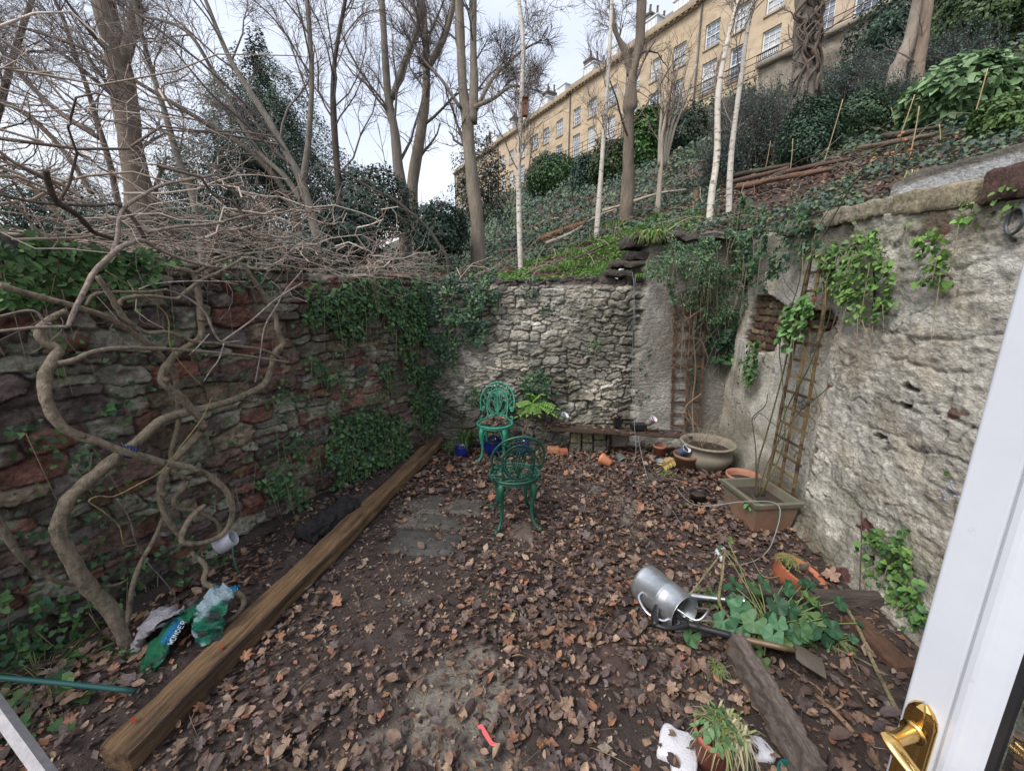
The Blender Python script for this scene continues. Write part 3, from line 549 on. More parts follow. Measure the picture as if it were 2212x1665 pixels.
# ---- cast iron chairs
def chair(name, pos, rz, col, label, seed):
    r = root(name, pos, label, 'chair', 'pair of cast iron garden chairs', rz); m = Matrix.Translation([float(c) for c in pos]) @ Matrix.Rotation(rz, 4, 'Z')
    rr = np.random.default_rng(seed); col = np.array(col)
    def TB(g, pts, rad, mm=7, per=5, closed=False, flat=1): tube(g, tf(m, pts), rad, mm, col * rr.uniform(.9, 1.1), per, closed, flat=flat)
    SH = .43; SR_ = .205
    # seat: rim, skirt, openwork
    g = G(); a = np.linspace(0, 2 * math.pi, 33)[:-1]; ring = lambda R, z: np.c_[np.cos(a) * R, np.sin(a) * R * .97, np.full(32, z)]
    for R, z, t in ((SR_, SH, .0125), (SR_ - .004, SH - .022, .009), (SR_ - .03, SH - .002, .005), (.12, SH - .006, .005), (.05, SH - .008, .006)): TB(g, ring(R, z), t, 6, 1, True)
    for k in range(16):
        t = k * math.pi / 8
        for dt in (-.11, .11):
            TB(g, [(math.cos(t) * .05, math.sin(t) * .05, SH - .008), (math.cos(t + dt) * .09, math.sin(t + dt) * .09, SH - .006), (math.cos(t + dt * 1.3) * .13, math.sin(t + dt * 1.3) * .126, SH - .005), (math.cos(t) * .178, math.sin(t) * .174, SH - .003)], .0045, 5, 3)
        TB(g, [(math.cos(t + .1) * .12, math.sin(t + .1) * .12, SH - .006), (math.cos(t) * .15, math.sin(t) * .15, SH - .004), (math.cos(t - .1) * .12, math.sin(t - .1) * .12, SH - .006)], .004, 5, 3)
        TB(g, [(math.cos(t) * .2, math.sin(t) * .195, SH - .004), (math.cos(t) * .201, math.sin(t) * .196, SH - .022)], .006, 5, 1)
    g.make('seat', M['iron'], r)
    # legs
    for sx in (-1, 1):
        for sy in (-1, 1):
            g = G(); d = nrm(np.array((sx * .9, sy, 0))); q = lambda R, z: (d[0] * R, d[1] * R, z)
            TB(g, [q(.165, SH - .02), q(.195, SH - .06), q(.205, SH - .11), q(.19, SH - .19), q(.185, .16), q(.20, .08), q(.235, .03), q(.255, .016)], [.026, .030, .025, .019, .0155, .0135, .013, .016], 9, 5)
            TB(g, [q(.25, .03), q(.268, .024), q(.272, .010), q(.255, .006)], [.013, .017, .017, .012], 8, 4)
            e = np.array((-d[1], d[0], 0))
            for s2 in (-1, 1):                                                            # scrolls beside the knee
                pts = []
                for k in range(9):
                    an = k * .75; R_ = .038 * (1 - k / 10); cx_ = .172; zc = SH - .062
                    w_ = s2 * (.028 + .0 + R_ * math.cos(an) * .9); pts.append(tuple(d[:2] * cx_ + e[:2] * w_) + (zc + R_ * math.sin(an) * .9,))
                TB(g, pts, .0065, 6, 2)
                TB(g, [tuple(d[:2] * .17 + e[:2] * s2 * .055) + (SH - .03,), tuple(d[:2] * .19 + e[:2] * s2 * .03) + (SH - .11,), tuple(d[:2] * .19 + e[:2] * s2 * .008) + (SH - .17,)], .0065, 6, 3)
            for z in (.30, .27, .24): TB(g, [q(.175, z), q(.215, z - .004)], [.010, .008], 6, 1)
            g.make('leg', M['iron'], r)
    # backrest
    g = G(); B = lambda a_, b_: (a_ * 1.07, .165 + b_ * .32 - a_ * a_ * 1.1, SH + .01 + b_ * 1.04)
    def C2(pts, rad, per=5, closed=False, mm=7): TB(g, [B(*p) for p in pts], rad, mm, per, closed)
    outer = []; 
    for k in range(6): an = math.radians(-60 + k * 65); R_ = .034 * (.25 + k * .15); outer.append((-.158 + R_ * math.cos(an + math.pi), .108 + R_ * math.sin(an + math.pi)))
    outer = [(-.150, .112), (-.157, .120), (-.168, .112), (-.163, .094), (-.142, .090), (-.13, .108), (-.14, .135)]
    half = [(-.150, .112), (-.158, .116), (-.162, .106), (-.152, .094), (-.138, .10), (-.138, .122), (-.155, .135), (-.176, .128), (-.188, .10)]
    arc = [(-.193 * math.cos(t), .19 + (.205 if t > 0 else .1) * math.sin(t)) for t in np.linspace(-.35, math.pi + .35, 21)]
    sc = [(-.150, .100), (-.143, .112), (-.152, .122), (-.165, .116), (-.168, .100), (-.155, .086), (-.176, .092)]
    L = [(-.152, .112), (-.146, .104), (-.154, .094), (-.168, .098), (-.170, .114)] + []
    C2([(-.150, .110), (-.145, .118), (-.152, .126), (-.163, .122), (-.166, .108), (-.156, .094), (-.170, .088), (-.184, .105)] + arc[2:-2] + [(.184, .105), (.170, .088), (.156, .094), (.166, .108), (.163, .122), (.152, .126), (.145, .118), (.150, .110)], .0095, 4)
    for R_, t in ((1, .0075), (.84, .0055)): C2([(math.cos(a_) * .118 * R_, .175 + math.sin(a_) * .150 * R_) for a_ in a], t, 1, True)
    for a_ in np.linspace(0, 2 * math.pi, 37)[:-1]: C2([(math.cos(a_) * .118, .175 + math.sin(a_) * .150), (math.cos(a_) * .1, .175 + math.sin(a_) * .127)], .0042, 1, mm=4)
    tt = np.linspace(-.12, math.pi + .12, 10); zz = []
    O_ = lambda t, f: (-(.118 * (1 - f) + .189 * f) * math.cos(t), .175 * (1 - f) + .19 * f + (.15 * (1 - f) + .2 * f) * math.sin(t))
    for k in range(len(tt)):
        t = tt[k]; dt = tt[1] - tt[0]
        C2([O_(t, 0), O_(t, .38)], .005, 1); C2([O_(t - dt / 2, .66), O_(t, .38), O_(t + dt / 2, .66)], .005, 1); C2([O_(t + dt / 2, .66), O_(t + dt / 2, 1)], .005, 1)
    C2([(0, .03), (0, .15), (0, .27)], [.009, .005, .008], 4)                                # wheat and frond motif
    for s2 in (-1, 1):
        for h, w_, tp in ((.045, .07, .205), (.06, .055, .25), (.08, .032, .285)):
            C2([(0, h), (s2 * w_ * .45, h + .07), (s2 * w_ * .8, tp - .01), (s2 * w_ * 1.25, tp - .008), (s2 * w_ * 1.3, tp - .028)], [.005, .004, .005, .0065, .004], 4)
        C2([(s2 * .016, .235), (s2 * .02, .26), (s2 * .006, .29)], .007, 3)
        C2([(s2 * .118, .15), (s2 * .115, .08), (s2 * .105, .045), (s2 * .12, .0), (s2 * .14, -.012)], [.007, .008, .009, .011, .012], 4)
        C2([(s2 * .03, .02), (s2 * .07, .035), (s2 * .1, .02), (s2 * .09, .0), (s2 * .06, .005)], .006, 4)
        C2([(s2 * .15, .02), (s2 * .172, .03), (s2 * .178, .0), (s2 * .165, -.02)], .009, 4)
        for k in range(5): C2([(s2 * (.03 + k * .018), .022), (s2 * (.045 + k * .018), .045)], .0038, 1)
    C2([(-.14, -.005), (-.07, .002), (0, .006), (.07, .002), (.14, -.005)], .009, 4)
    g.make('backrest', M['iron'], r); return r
c1p = (-.20, 4.38, .0); chair('garden_chair', c1p, math.radians(-7), (.04, .27, .18), 'bright green cast iron chair against the back wall with leaves on its seat', 1)
cc = (np.array(onz(1078, 1166)) + onz(1179, 1139) + onz(1047, 1104) + onz(1137, 1088)) / 4
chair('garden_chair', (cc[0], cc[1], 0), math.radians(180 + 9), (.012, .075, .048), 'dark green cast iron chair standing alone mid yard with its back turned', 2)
rs = np.random.default_rng(3); n = 90; a = rs.uniform(0, 6.28, n); R_ = np.sqrt(rs.uniform(0, 1, n)) * .16
g = G(); litter(g, np.c_[c1p[0] + np.cos(a) * R_, c1p[1] + np.sin(a) * R_, .445 + rs.uniform(0, .045, n) * (1 - R_ / .2)], None, rs.uniform(.045, .08, n), rs, .4); tag(g.make('leaf_pile', M['dead']), 'heap of wet brown leaves on the seat of the bright green chair', 'fallen leaves', kind='stuff')
n = 12; a = rs.uniform(0, 6.28, n); R_ = np.sqrt(rs.uniform(0, 1, n)) * .15
g = G(); litter(g, np.c_[cc[0] + np.cos(a) * R_, cc[1] + np.sin(a) * R_, np.full(n, .447)], None, rs.uniform(.05, .08, n), rs, .4); tag(g.make('leaf_pile', M['dead']), 'few tan leaves lying on the seat of the dark green chair', 'fallen leaves', kind='stuff')
# ---- long timber
def timber(name, a, b, w_, h, col, label, cat='timber', n=(6, 60, 4), amp=.008, seed=0, mat='beam', up=(0, 0, 1), rnd=.22):
    a = np.array(a, float); b = np.array(b, float); L = np.linalg.norm(b - a); R = axes(b - a, up); g = G(); rough_block(g, (0, 0, 0), (w_, L, h), None, col, n, amp, seed, rnd, .25, 8)
    o = g.make(name, M[mat]); q = Matrix([list(x_) for x_ in R]).to_euler(); o.location = (a + b) / 2; o.rotation_euler = q; return tag(o, label, cat)
timber('timber_beam', (*BEAM0, .055), (*BEAM1, .08), .155, .115, (.20, .125, .065), 'long brown weathered timber beam lying diagonally along the left side', 'timber', (8, 110, 6), .022, 3, rnd=.35)
bm = bpy.data.objects['timber_beam']
for k, (u, v) in enumerate(((400, 1612), (338, 1790 / 1.0855))):
    p = np.array((*(BEAM0 + (BEAM1 - BEAM0) * (.13 if k == 0 else .03)), 0)) + (.02 - .05 * k, 0, 0); g = G(); V = np.array([(p[0] + math.cos(t) * .010 * rs.uniform(.5, 1.2), p[1] + math.sin(t) * .014 * rs.uniform(.6, 1), .128) for t in np.arange(8) * math.pi / 4]); g.add(V, [tuple(range(8))], (.32, .03, .02)); tag(g.make('paint_dab', M['plastic'], bm), 'red paint dab on the timber')
timber('burnt_log', onz(655, 1158, .12), onz(765, 1085, .12), .17, .12, (.024, .021, .022), 'charred black piece of timber lying behind the long brown beam', 'log', (10, 30, 8), .075, 5, 'wood', rnd=.7)
# timber edging on the right
timber('bed_edging', onz(1585, 1390, .10), onz(1765, 1690, .10),   .068, .16, (.19, .155, .135), 'worn grey brown edging board running to the lower edge beside the soil bed', 'edging', (6, 40, 8), .026, 6)
timber('bed_edging', onz(1600, 1288, .05), onz(1905, 1300, .05), .07, .10, (.10, .08, .07), 'dark edging plank between the mallow and the right wall', 'edging', (5, 26, 4), .015, 7)
timber('timber_offcut', onz(1838, 1335, .05), onz(1960, 1450, .05), .11, .05, (.13, .07, .045), 'reddish brown board lying in the soil beside the white door', 'board', (6, 20, 3), .012, 8)
timber('wood_chunk', onz(605, 1650, .03), onz(690, 1690, .03), .03, .022, (.09, .065, .05), 'small rotten stick of bark in the leaves beside the timber beam', 'stick', (3, 10, 3), .012, 9)
# ---- pots
def pot(name, pos, prof, col, label, cat='plant pot', mat='terra', axis=(0, 0, 1), soil=None, spin=0, pattern=None, group=None, n=36):
    m = X3(pos, axis, spin); r = root(name, pos, label, cat, group); g = G(); lathe(g, prof, n, m, col)
    if pattern is not None: pattern(g)
    g.make('pot_body', M[mat], r)
    if soil:
        g = G(); R_, z_ = soil; lathe(g, [(R_, z_ - .01), (R_ * .7, z_), (R_ * .35, z_ + .006), (0, z_ + .008)], n, m, (.05, .036, .03)); g.make('potting_soil', M['soil'], r)
    return m
def flower(h, r0, r1, rim=.02, t=.008): return [(0, 0), (r0, 0), (r1 * .93, h - rim), (r1, h - rim + .002), (r1 * 1.02, h), (r1 - t, h), (r1 * .88, h - rim), (r0 * .9, .01), (0, .01)]
u = ony(1529, 949, 4.1); u[2] = 0
mu = pot('urn_planter', u, [(0, 0), (.16, 0), (.17, .02), (.225, .075), (.262, .14), (.258, .19), (.238, .225), (.244, .232), (.238, .245), (.262, .272), (.285, .29), (.288, .302), (.275, .312), (.255, .305), (.235, .27), (.23, .2), (.15, .12)], (.21, .185, .145), 'large round beige glazed urn with wide rim in the back right corner', soil=(.235, .235), mat='terra')
p = onz(1600, 1068); pt2 = pot('terracotta_pot', p, flower(.21, .105, .15, .04), (.33, .155, .10), 'round terracotta pot between the large beige urn and the rectangular planter', soil=(.13, .16))
pos = (1.88, 2.33, -.115); pot('sunken_pot', pos, [(0, 0), (.10, 0), (.135, .10), (.138, .105), (.142, .11), (.150, .175), (.156, .19), (.154, .198), (.140, .196), (.135, .15), (.12, .1)], (.38, .125, .065), 'wide bright orange terracotta pot tilted and sunk near the watering can', soil=(.134, .145), axis=(.34, -.16, 1))
p = onz(1545, 1580, .17); pot('terracotta_pot', (p[0], p[1], 0), flower(.175, .055, .078, .03), (.33, .11, .075), 'terracotta pot overflowing with weeds at the bottom edge beside polystyrene', soil=(.066, .15)); PB = p
p = onz(1331, 1003, .055); pot('terracotta_pot', p + np.array((-.055, .01, .0)) , flower(.135, .04, .062, .032), (.50, .20, .10), 'small bright orange terracotta pot tipped on its side in the leaves', axis=(-.62, .62, .22)); bpy.data.objects['terracotta_pot.002'].location
p = ony(1423, 985, 4.35); pot('terracotta_pot', (p[0], p[1], 0), flower(.17, .05, .075, .03), (.28, .12, .08), 'dull terracotta pot standing in shade under the end of the shelf', soil=(.065, .13))
p = onz(1472, 1012); pot('terracotta_pot', (p[0] + .03, p[1] - .02, 0), flower(.19, .10, .135, .04), (.19, .105, .07), 'dark brown weathered pot touching the left side of the beige urn', soil=(.12, .15)); PBR = (p[0] + .03, p[1] - .02, .17)
p = onz(1505, 1085); pot('nursery_pot', (p[0], p[1], 0), flower(.10, .06, .075, .012, .003), (.018, .018, .02), 'black plastic nursery pot in the leaves before the terracotta pot', soil=(.07, .085), mat='plastic')
p = onz(1337, 985, .05); pot('nursery_pot', p, flower(.12, .045, .06, .012, .003), (.15, .17, .165), 'grey green plastic pot tipped over under the shelf', mat='plastic', axis=(.15, -.7, -.2))
p = onz(1425, 1010, 0); pot('plastic_cup', p, flower(.09, .035, .045, .006, .002), (.22, .25, .30), 'grey translucent plastic cup beside the yellow dead frond', mat='plastic', cat='cup', axis=(-.1, -.1, 1))
# patterned little cups
def cuppat(m, h, r0, r1, kind, seed=0):
    def f(g):
        r = np.random.default_rng(seed)
        if kind == 'check':
            for i in range(7):
                for j in range(20):
                    if (i + j) % 2: continue
                    a0 = j * math.pi / 10; z0 = h * (i + .1) / 7; z1 = h * (i + 1.0) / 7; R0 = r0 + (r1 - r0) * z0 / h + .0012; R1 = r0 + (r1 - r0) * z1 / h + .0012
                    V = [(math.cos(a0) * R0, math.sin(a0) * R0, z0), (math.cos(a0 + .3) * R0, math.sin(a0 + .3) * R0, z0), (math.cos(a0 + .3) * R1, math.sin(a0 + .3) * R1, z1), (math.cos(a0) * R1, math.sin(a0) * R1, z1)]
                    g.add(tf(m, V), [(0, 1, 2, 3)], (.08, .16, .45))
        else:
            cols = [(.16, .30, .45), (.45, .10, .22), (.10, .28, .16), (.55, .42, .16)]
            for k in range(46):
                a0 = r.uniform(0, 6.28); z0 = r.uniform(.1, .9) * h; R_ = r0 + (r1 - r0) * z0 / h + .0016; s = r.uniform(.003, .008); c = np.array((math.cos(a0), math.sin(a0), 0)); e = np.array((-math.sin(a0), math.cos(a0), 0))
                V = [c * R_ + e * math.cos(t) * s + np.array((0, 0, z0 + math.sin(t) * s)) for t in np.arange(6) * math.pi / 3]; g.add(tf(m, V), [tuple(range(6))], cols[k % 4])
    return f
for (pos, ax, col, kind, lab) in ((ony(1213, 905, 4.52), (.45, -.35, .75), (.52, .60, .64), 'fl', 'pale blue flowered cup leaning on the left end of the shelf'),
                                  (ony(1402, 912, 4.40), (.5, -.45, .75), (.62, .56, .60), 'fl', 'pinkish floral cup tipped near the right end of the shelf'),
                                  (np.array(PBR) + (-.06, -.02, .05), (.25, -.55, .6), (.62, .66, .70), 'check', 'blue and white checked cup lying on the dark brown pot')):
    pos = np.array(pos); h = .11; m = X3(pos - nrm(ax) * .03, ax); pot('painted_cup', pos - nrm(ax) * .03, flower(h, .036, .048, .006, .003), col, lab, 'cup', 'glaze', ax, (.042, .085), pattern=cuppat(m, h, .036, .048, kind, 4), n=24)
for (u, v, y, r_, lab) in ((1064, 985, 4.62, .115, 'round cobalt blue glazed pot under the bright green chair'), (1127, 985, 4.5, .10, 'cobalt blue glazed pot right of the bright green chair behind the dark chair'), (996, 990, 4.62, .085, 'dark blue glazed pot under weeds left of the bright green chair')):
    p = onz(u, v); pot('glazed_pot', (p[0], min(p[1] + .05, 4.63), -.01), [(0, 0), (r_ * .6, 0), (r_ * .95, r_ * .7), (r_, r_ * 1.1), (r_ * .9, r_ * 1.6), (r_ * .98, r_ * 1.7), (r_ * .88, r_ * 1.7), (r_ * .8, r_ * 1.3)], (.012, .025, .19), lab, mat='glaze', group='cobalt blue glazed pots', soil=(r_ * .82, r_ * 1.45))
# rectangular planter
A_ = onz(1621, 1147); B_ = onz(1707, 1143); dx = nrm((B_ - A_) * (1, 1, 0)); dy = np.array((-dx[1], dx[0], 0)); W_ = .335; Dp = .42; Hh = .265
def rect_planter():
    r = root('rectangular_planter', (A_ + B_) / 2, 'rectangular terracotta and green trough planter against the right wall under the trellis', 'planter'); g = G()
    c0 = A_ + dx * W_ / 2 + dy * Dp * .42
    def ringv(w_, d_, z_): return [c0 + dx * sx * w_ / 2 + dy * sy * d_ / 2 + np.array((0, 0, z_)) for sx, sy in ((-1, -1), (1, -1), (1, 1), (-1, 1))]
    lv = [(W_ * .9, Dp * .9, 0), (W_ * 1.08, Dp * 1.05, Hh - .04), (W_ * 1.09 + .03, Dp * 1.05 + .03, Hh - .037), (W_ * 1.11 + .035, Dp * 1.06 + .035, Hh - .005), (W_ * 1.11 + .03, Dp * 1.06 + .03, Hh), (W_ * 1.03, Dp * 1.0, Hh), (W_ * 1.0, Dp * .98, Hh - .03), (W_ * .96, Dp * .93, Hh - .09)]
    V = []; 
    m_ = 12
    for w_, d_, z_ in lv:
        q = ringv(w_, d_, z_)
        for k in range(4):
            for t in range(m_): V.append(q[k] * (1 - t / m_) + q[(k + 1) % 4] * t / m_)
    V = np.array(V); n = 4 * m_; c = np.array((.26, .135, .09)) * np.ones((len(V), 1)); gr = fbm(V[:, 0] * 9, V[:, 2] * 9 + V[:, 1] * 5, 4, 6)
    k = np.clip(sst(.17, .25, V[:, 2] + (gr - .5) * .1) * .8 + sst(.48, .66, gr) * .6, 0, .9)[:, None]; c = c * (1 - k) + np.array((.12, .135, .10)) * k
    g.add(V, np.array([(a_ * n + b_, a_ * n + (b_ + 1) % n, (a_ + 1) * n + (b_ + 1) % n, (a_ + 1) * n + b_) for a_ in range(len(lv) - 1) for b_ in range(n)]), c); g.make('trough_body', M['terra'], r, smooth=False)
    g = G(); q = ringv(W_ * .98, Dp * .95, Hh - .07); g.add(q, [(0, 1, 2, 3)], (.05, .036, .03)); g.make('potting_soil', M['soil'], r)
    g = G(); n = 1; litter(g, c0 + dx * rs.uniform(-.13, .13, (n, 1)) + dy * rs.uniform(-.17, .17, (n, 1)) + np.array((0, 0, Hh - .055)), None, rs.uniform(.04, .07, n), rs); g.make('leaves_in_trough', M['dead'], r)
    return c0
PC = rect_planter()
# ---- shelf of old plank on block stacks
a_ = ony(1172, 921, 4.55); b_ = ony(1490, 940, 4.40)
timber('plank_shelf', a_, b_, .20, .035, (.085, .055, .042), 'dark rotten plank shelf resting on stacked blocks along the back wall', 'shelf', (6, 40, 3), .012, 12)
r3p = lambda x, y: ((1280 + x * .1989) / 1.0855, (920 + y * .1989) / 1.0855)
bk = 0
for x0, x1, ys_ in ((290, 412, ((475, 600), (605, 700))), (425, 556, ((420, 600), (605, 700))), (562, 712, ((425, 560), (562, 640), (640, 705)))):
    for y0, y1 in ys_:
        p0 = ony(*r3p(x0, y1), 4.50); p1 = ony(*r3p(x1, y0), 4.50); c = (p0 + p1) / 2; s = np.abs(p1 - p0)
        g = G(); top = y0 < 500; rough_block(g, (c[0], 4.58, c[2]), (s[0] * .97, .16, s[2] * .97), None, (.20, .19, .11) if top else (.13, .12, .10), (6, 6, 6), .012, bk, .25, .5, 6)
        tag(g.make('stone_block', M['stone']), ['low mossy stone block, left stack under the plank shelf, upper', 'lower block of the left stack under the plank shelf', 'yellow mossy upper block of the middle stack under the shelf', 'dark lower block of the middle stack under the shelf', 'wide mossy top block of the right stack under the shelf', 'thin middle block of the right stack under the shelf', 'lowest block of the right stack under the shelf'][bk], 'block', 'stone blocks stacked under the shelf'); bk += 1
g = G(); box(g, ony(*r3p(724, 570), 4.5), (.03, .1, .34), None, (.05, .035, .03)); tag(g.make('shelf_post', M['wood']), 'dark upright post under the plank shelf right of the blocks', 'post')
g = G(); p = ony(*r3p(862, 520), 4.6); rough_block(g, p, (.22, .12, .22), None, (.20, .19, .15), (6, 5, 6), .02, 40, .3, .3, 6); tag(g.make('stone_block', M['stone']), 'pale square stone right of the dark post under the shelf', 'block')
for k, (x0, y0, x1, y1, c, lab) in enumerate(((15, 650, 165, 740, (.36, .17, .09), 'hollow orange clay brick lying behind the dark green chair'), (165, 700, 262, 765, (.33, .11, .07), 'broken red brick at the end of the orange clay brick'))):
    p0 = onz(*r3p(x0, y1)); w_ = (x1 - x0) * .1989 / 1.0855 / 848 * 4.6
    g = G(); rough_block(g, (p0[0] + w_ / 2, p0[1] + .06, .04), (w_, .11, .075), None, c, (5, 4, 3), .006, k, .12, .2, 5); tag(g.make('brick', M['terra']), lab, 'brick')
# boxes and leaves on the shelf
g = G(); p = ony(1333, 912, 4.5); lathe(g, flower(.12, .06, .075, .012, .003), 4, X3(p + np.array((0, 0, -.045)), (0, 0, 1), .8), (.015, .015, .016)); tag(g.make('seed_tray', M['plastic'], smooth=False), 'square black plastic pot heaped with leaves on the middle of the shelf', 'plant pot')
g = G(); p2 = ony(1378, 922, 4.47); box(g, p2 + np.array((0, 0, .012)), (.17, .12, .06), None, (.016, .016, .017)); tag(g.make('seed_tray', M['plastic'], smooth=False), 'low black plastic tray on the right part of the shelf', 'tray')
n = 90; t = rs.uniform(0, 1, n); P = a_ + (b_ - a_) * t[:, None] + np.c_[rs.normal(0, .05, (n, 2)), np.full(n, .03)]; P[:14] = p + np.c_[rs.normal(0, .035, (14, 2)), rs.uniform(.07, .1, 14)]
g = G(); litter(g, P, None, rs.uniform(.04, .075, n), rs, .4); tag(g.make('leaf_pile', M['dead']), 'brown leaves caught along the plank shelf and its black pots', 'fallen leaves', kind='stuff')
# ---- galvanised watering can lying down
def wcan():
    a = onz(1397, 1262, .11); b = onz(1477, 1330, .11); a = np.array((a[0], a[1], .115)); d = nrm((b - a) * (1, 1, 0)); L = .30
    a = a - d * .02; r = root('watering_can', (a[0], a[1], 0), 'galvanised metal watering can lying on its side beside the black spade handle', 'watering can'); m = X3(a, (d[0], d[1], .03))
    g = G(); R0 = .112
    lathe(g, [(0, .012), (R0 * .96, .012), (R0 * .99, 0), (R0 * 1.02, .004), (R0 * 1.01, .02), (R0, .03), (R0 * .97, .17), (R0 * .985, .175), (R0 * .965, .18), (R0 * .985, .188), (R0 * .96, .195), (R0 * .93, L), (R0 * .945, L + .004), (R0 * .91, L + .002), (R0 * .93, .18), (R0 * .93, .03), (0, .02)], 44, m, (.5, .5, .5)); g.make('can_body', M['zinc'], r)
    side = np.array((-d[1], d[0], 0)); q = lambda l, s, z: a + d * l + side * s + np.array((0, 0, z))
    g = G(); tube(g, [q(.10, .10, -.02), q(.17, .17, -.03), q(.27, .28, -.02), q(.36, .37, .0)], [.022, .018, .014, .012], 10, (.5, .5, .5)); tube(g, [q(.2, .2, -.03), q(.24, .1, .0)], .005, 6, (.5, .5, .5), 1); g.make('spout', M['zinc'], r)
    m2 = X3(q(.36, .37, 0), nrm(d + side)); g = G(); lathe(g, [(.012, 0), (.035, .03), (.036, .034), (0, .045)], 20, m2, (.5, .5, .5)); g.make('rose', M['zinc'], r)
    g = G(); tube(g, [q(L - .01, .105, -.0), q(L + .06, .10, .05), q(L + .11, .03, .10), q(L + .10, -.04, .07), q(L - .01, -.07, .07)], .0055, 8, (.5, .5, .5)); g.make('hoop_handle', M['zinc'], r)
    g = G(); tube(g, [q(.08, -.10, .03), q(.10, -.15, .02), q(.19, -.17, .0), q(.26, -.13, -.01), q(.27, -.10, -.01)], .007, 8, (.5, .5, .5), flat=.5); g.make('side_handle', M['zinc'], r)
wcan()
# ---- spade
def spade():
    p0 = onz(1417, 1330, .13); p1 = onz(1600, 1378, .15); p2 = onz(1690, 1398, .18); p3 = onz(1716, 1404, .14)
    r = root('garden_spade', (p1[0], p1[1], 0), 'black D handled garden fork or spade lying across the mallow with bronze shaft', 'spade'); d = nrm(p1 - p0); sd = nrm(np.cross(d, (0, 0, 1)))
    g = G(); q = lambda l, s, z=0: p0 + d * l + sd * s + np.array((0, 0, z))
    tube(g, [q(.0, -.072), q(-.008, 0, .004), q(.0, .072)], [.018, .021, .018], 10, (.016, .016, .018), 4)
    for s in (-1, 1): tube(g, [q(.0, s * .066), q(.055, s * .068), q(.11, s * .042), q(.16, 0)], [.013, .012, .013, .019], 9, (.016, .016, .018), 4)
    g.make('grip', M['plastic'], r)
    g = G(); tube(g, [q(.12, 0), q(.2, 0), p0 * .45 + p1 * .55, p1], [.018, .0185, .018, .0175], 12, (.017, .017, .019), 3); g.make('sleeve', M['plastic'], r)
    g = G(); tube(g, [p1, p1 + d * .004], .0185, 12, (.5, .22, .05), 1); g.make('collar_ring', M['plastic'], r)
    g = G(); tube(g, [p1, p1 * .4 + p2 * .6, p2, p3], [.0155, .015, .014, .012], 10, (.16, .11, .07), 5); g.make('shaft', M['metal'], r)
    g = G(); e = nrm(p2 - p1); e = nrm(np.array((e[0], e[1], -.35))); s_ = nrm(np.cross(e, (0, 0, 1))); V = []
    for i, l in enumerate(np.linspace(0, .13, 6)):
        for j, s in enumerate(np.linspace(-1, 1, 7)): V.append(p3 + e * l + s_ * s * (.062 if i else .05) + np.array((0, 0, .012 * (1 - s * s) + .0)))
    V = np.array(V); V2 = V + np.array((0, 0, -.003)); F_1 = np.array([(i * 7 + j, i * 7 + j + 1, (i + 1) * 7 + j + 1, (i + 1) * 7 + j) for i in range(5) for j in range(6)])
    g.add(V, F_1, (.14, .12, .10)); g.add(V2, F_1[:, ::-1], (.10, .09, .08)); g.make('blade', M['metal'], r)
spade()
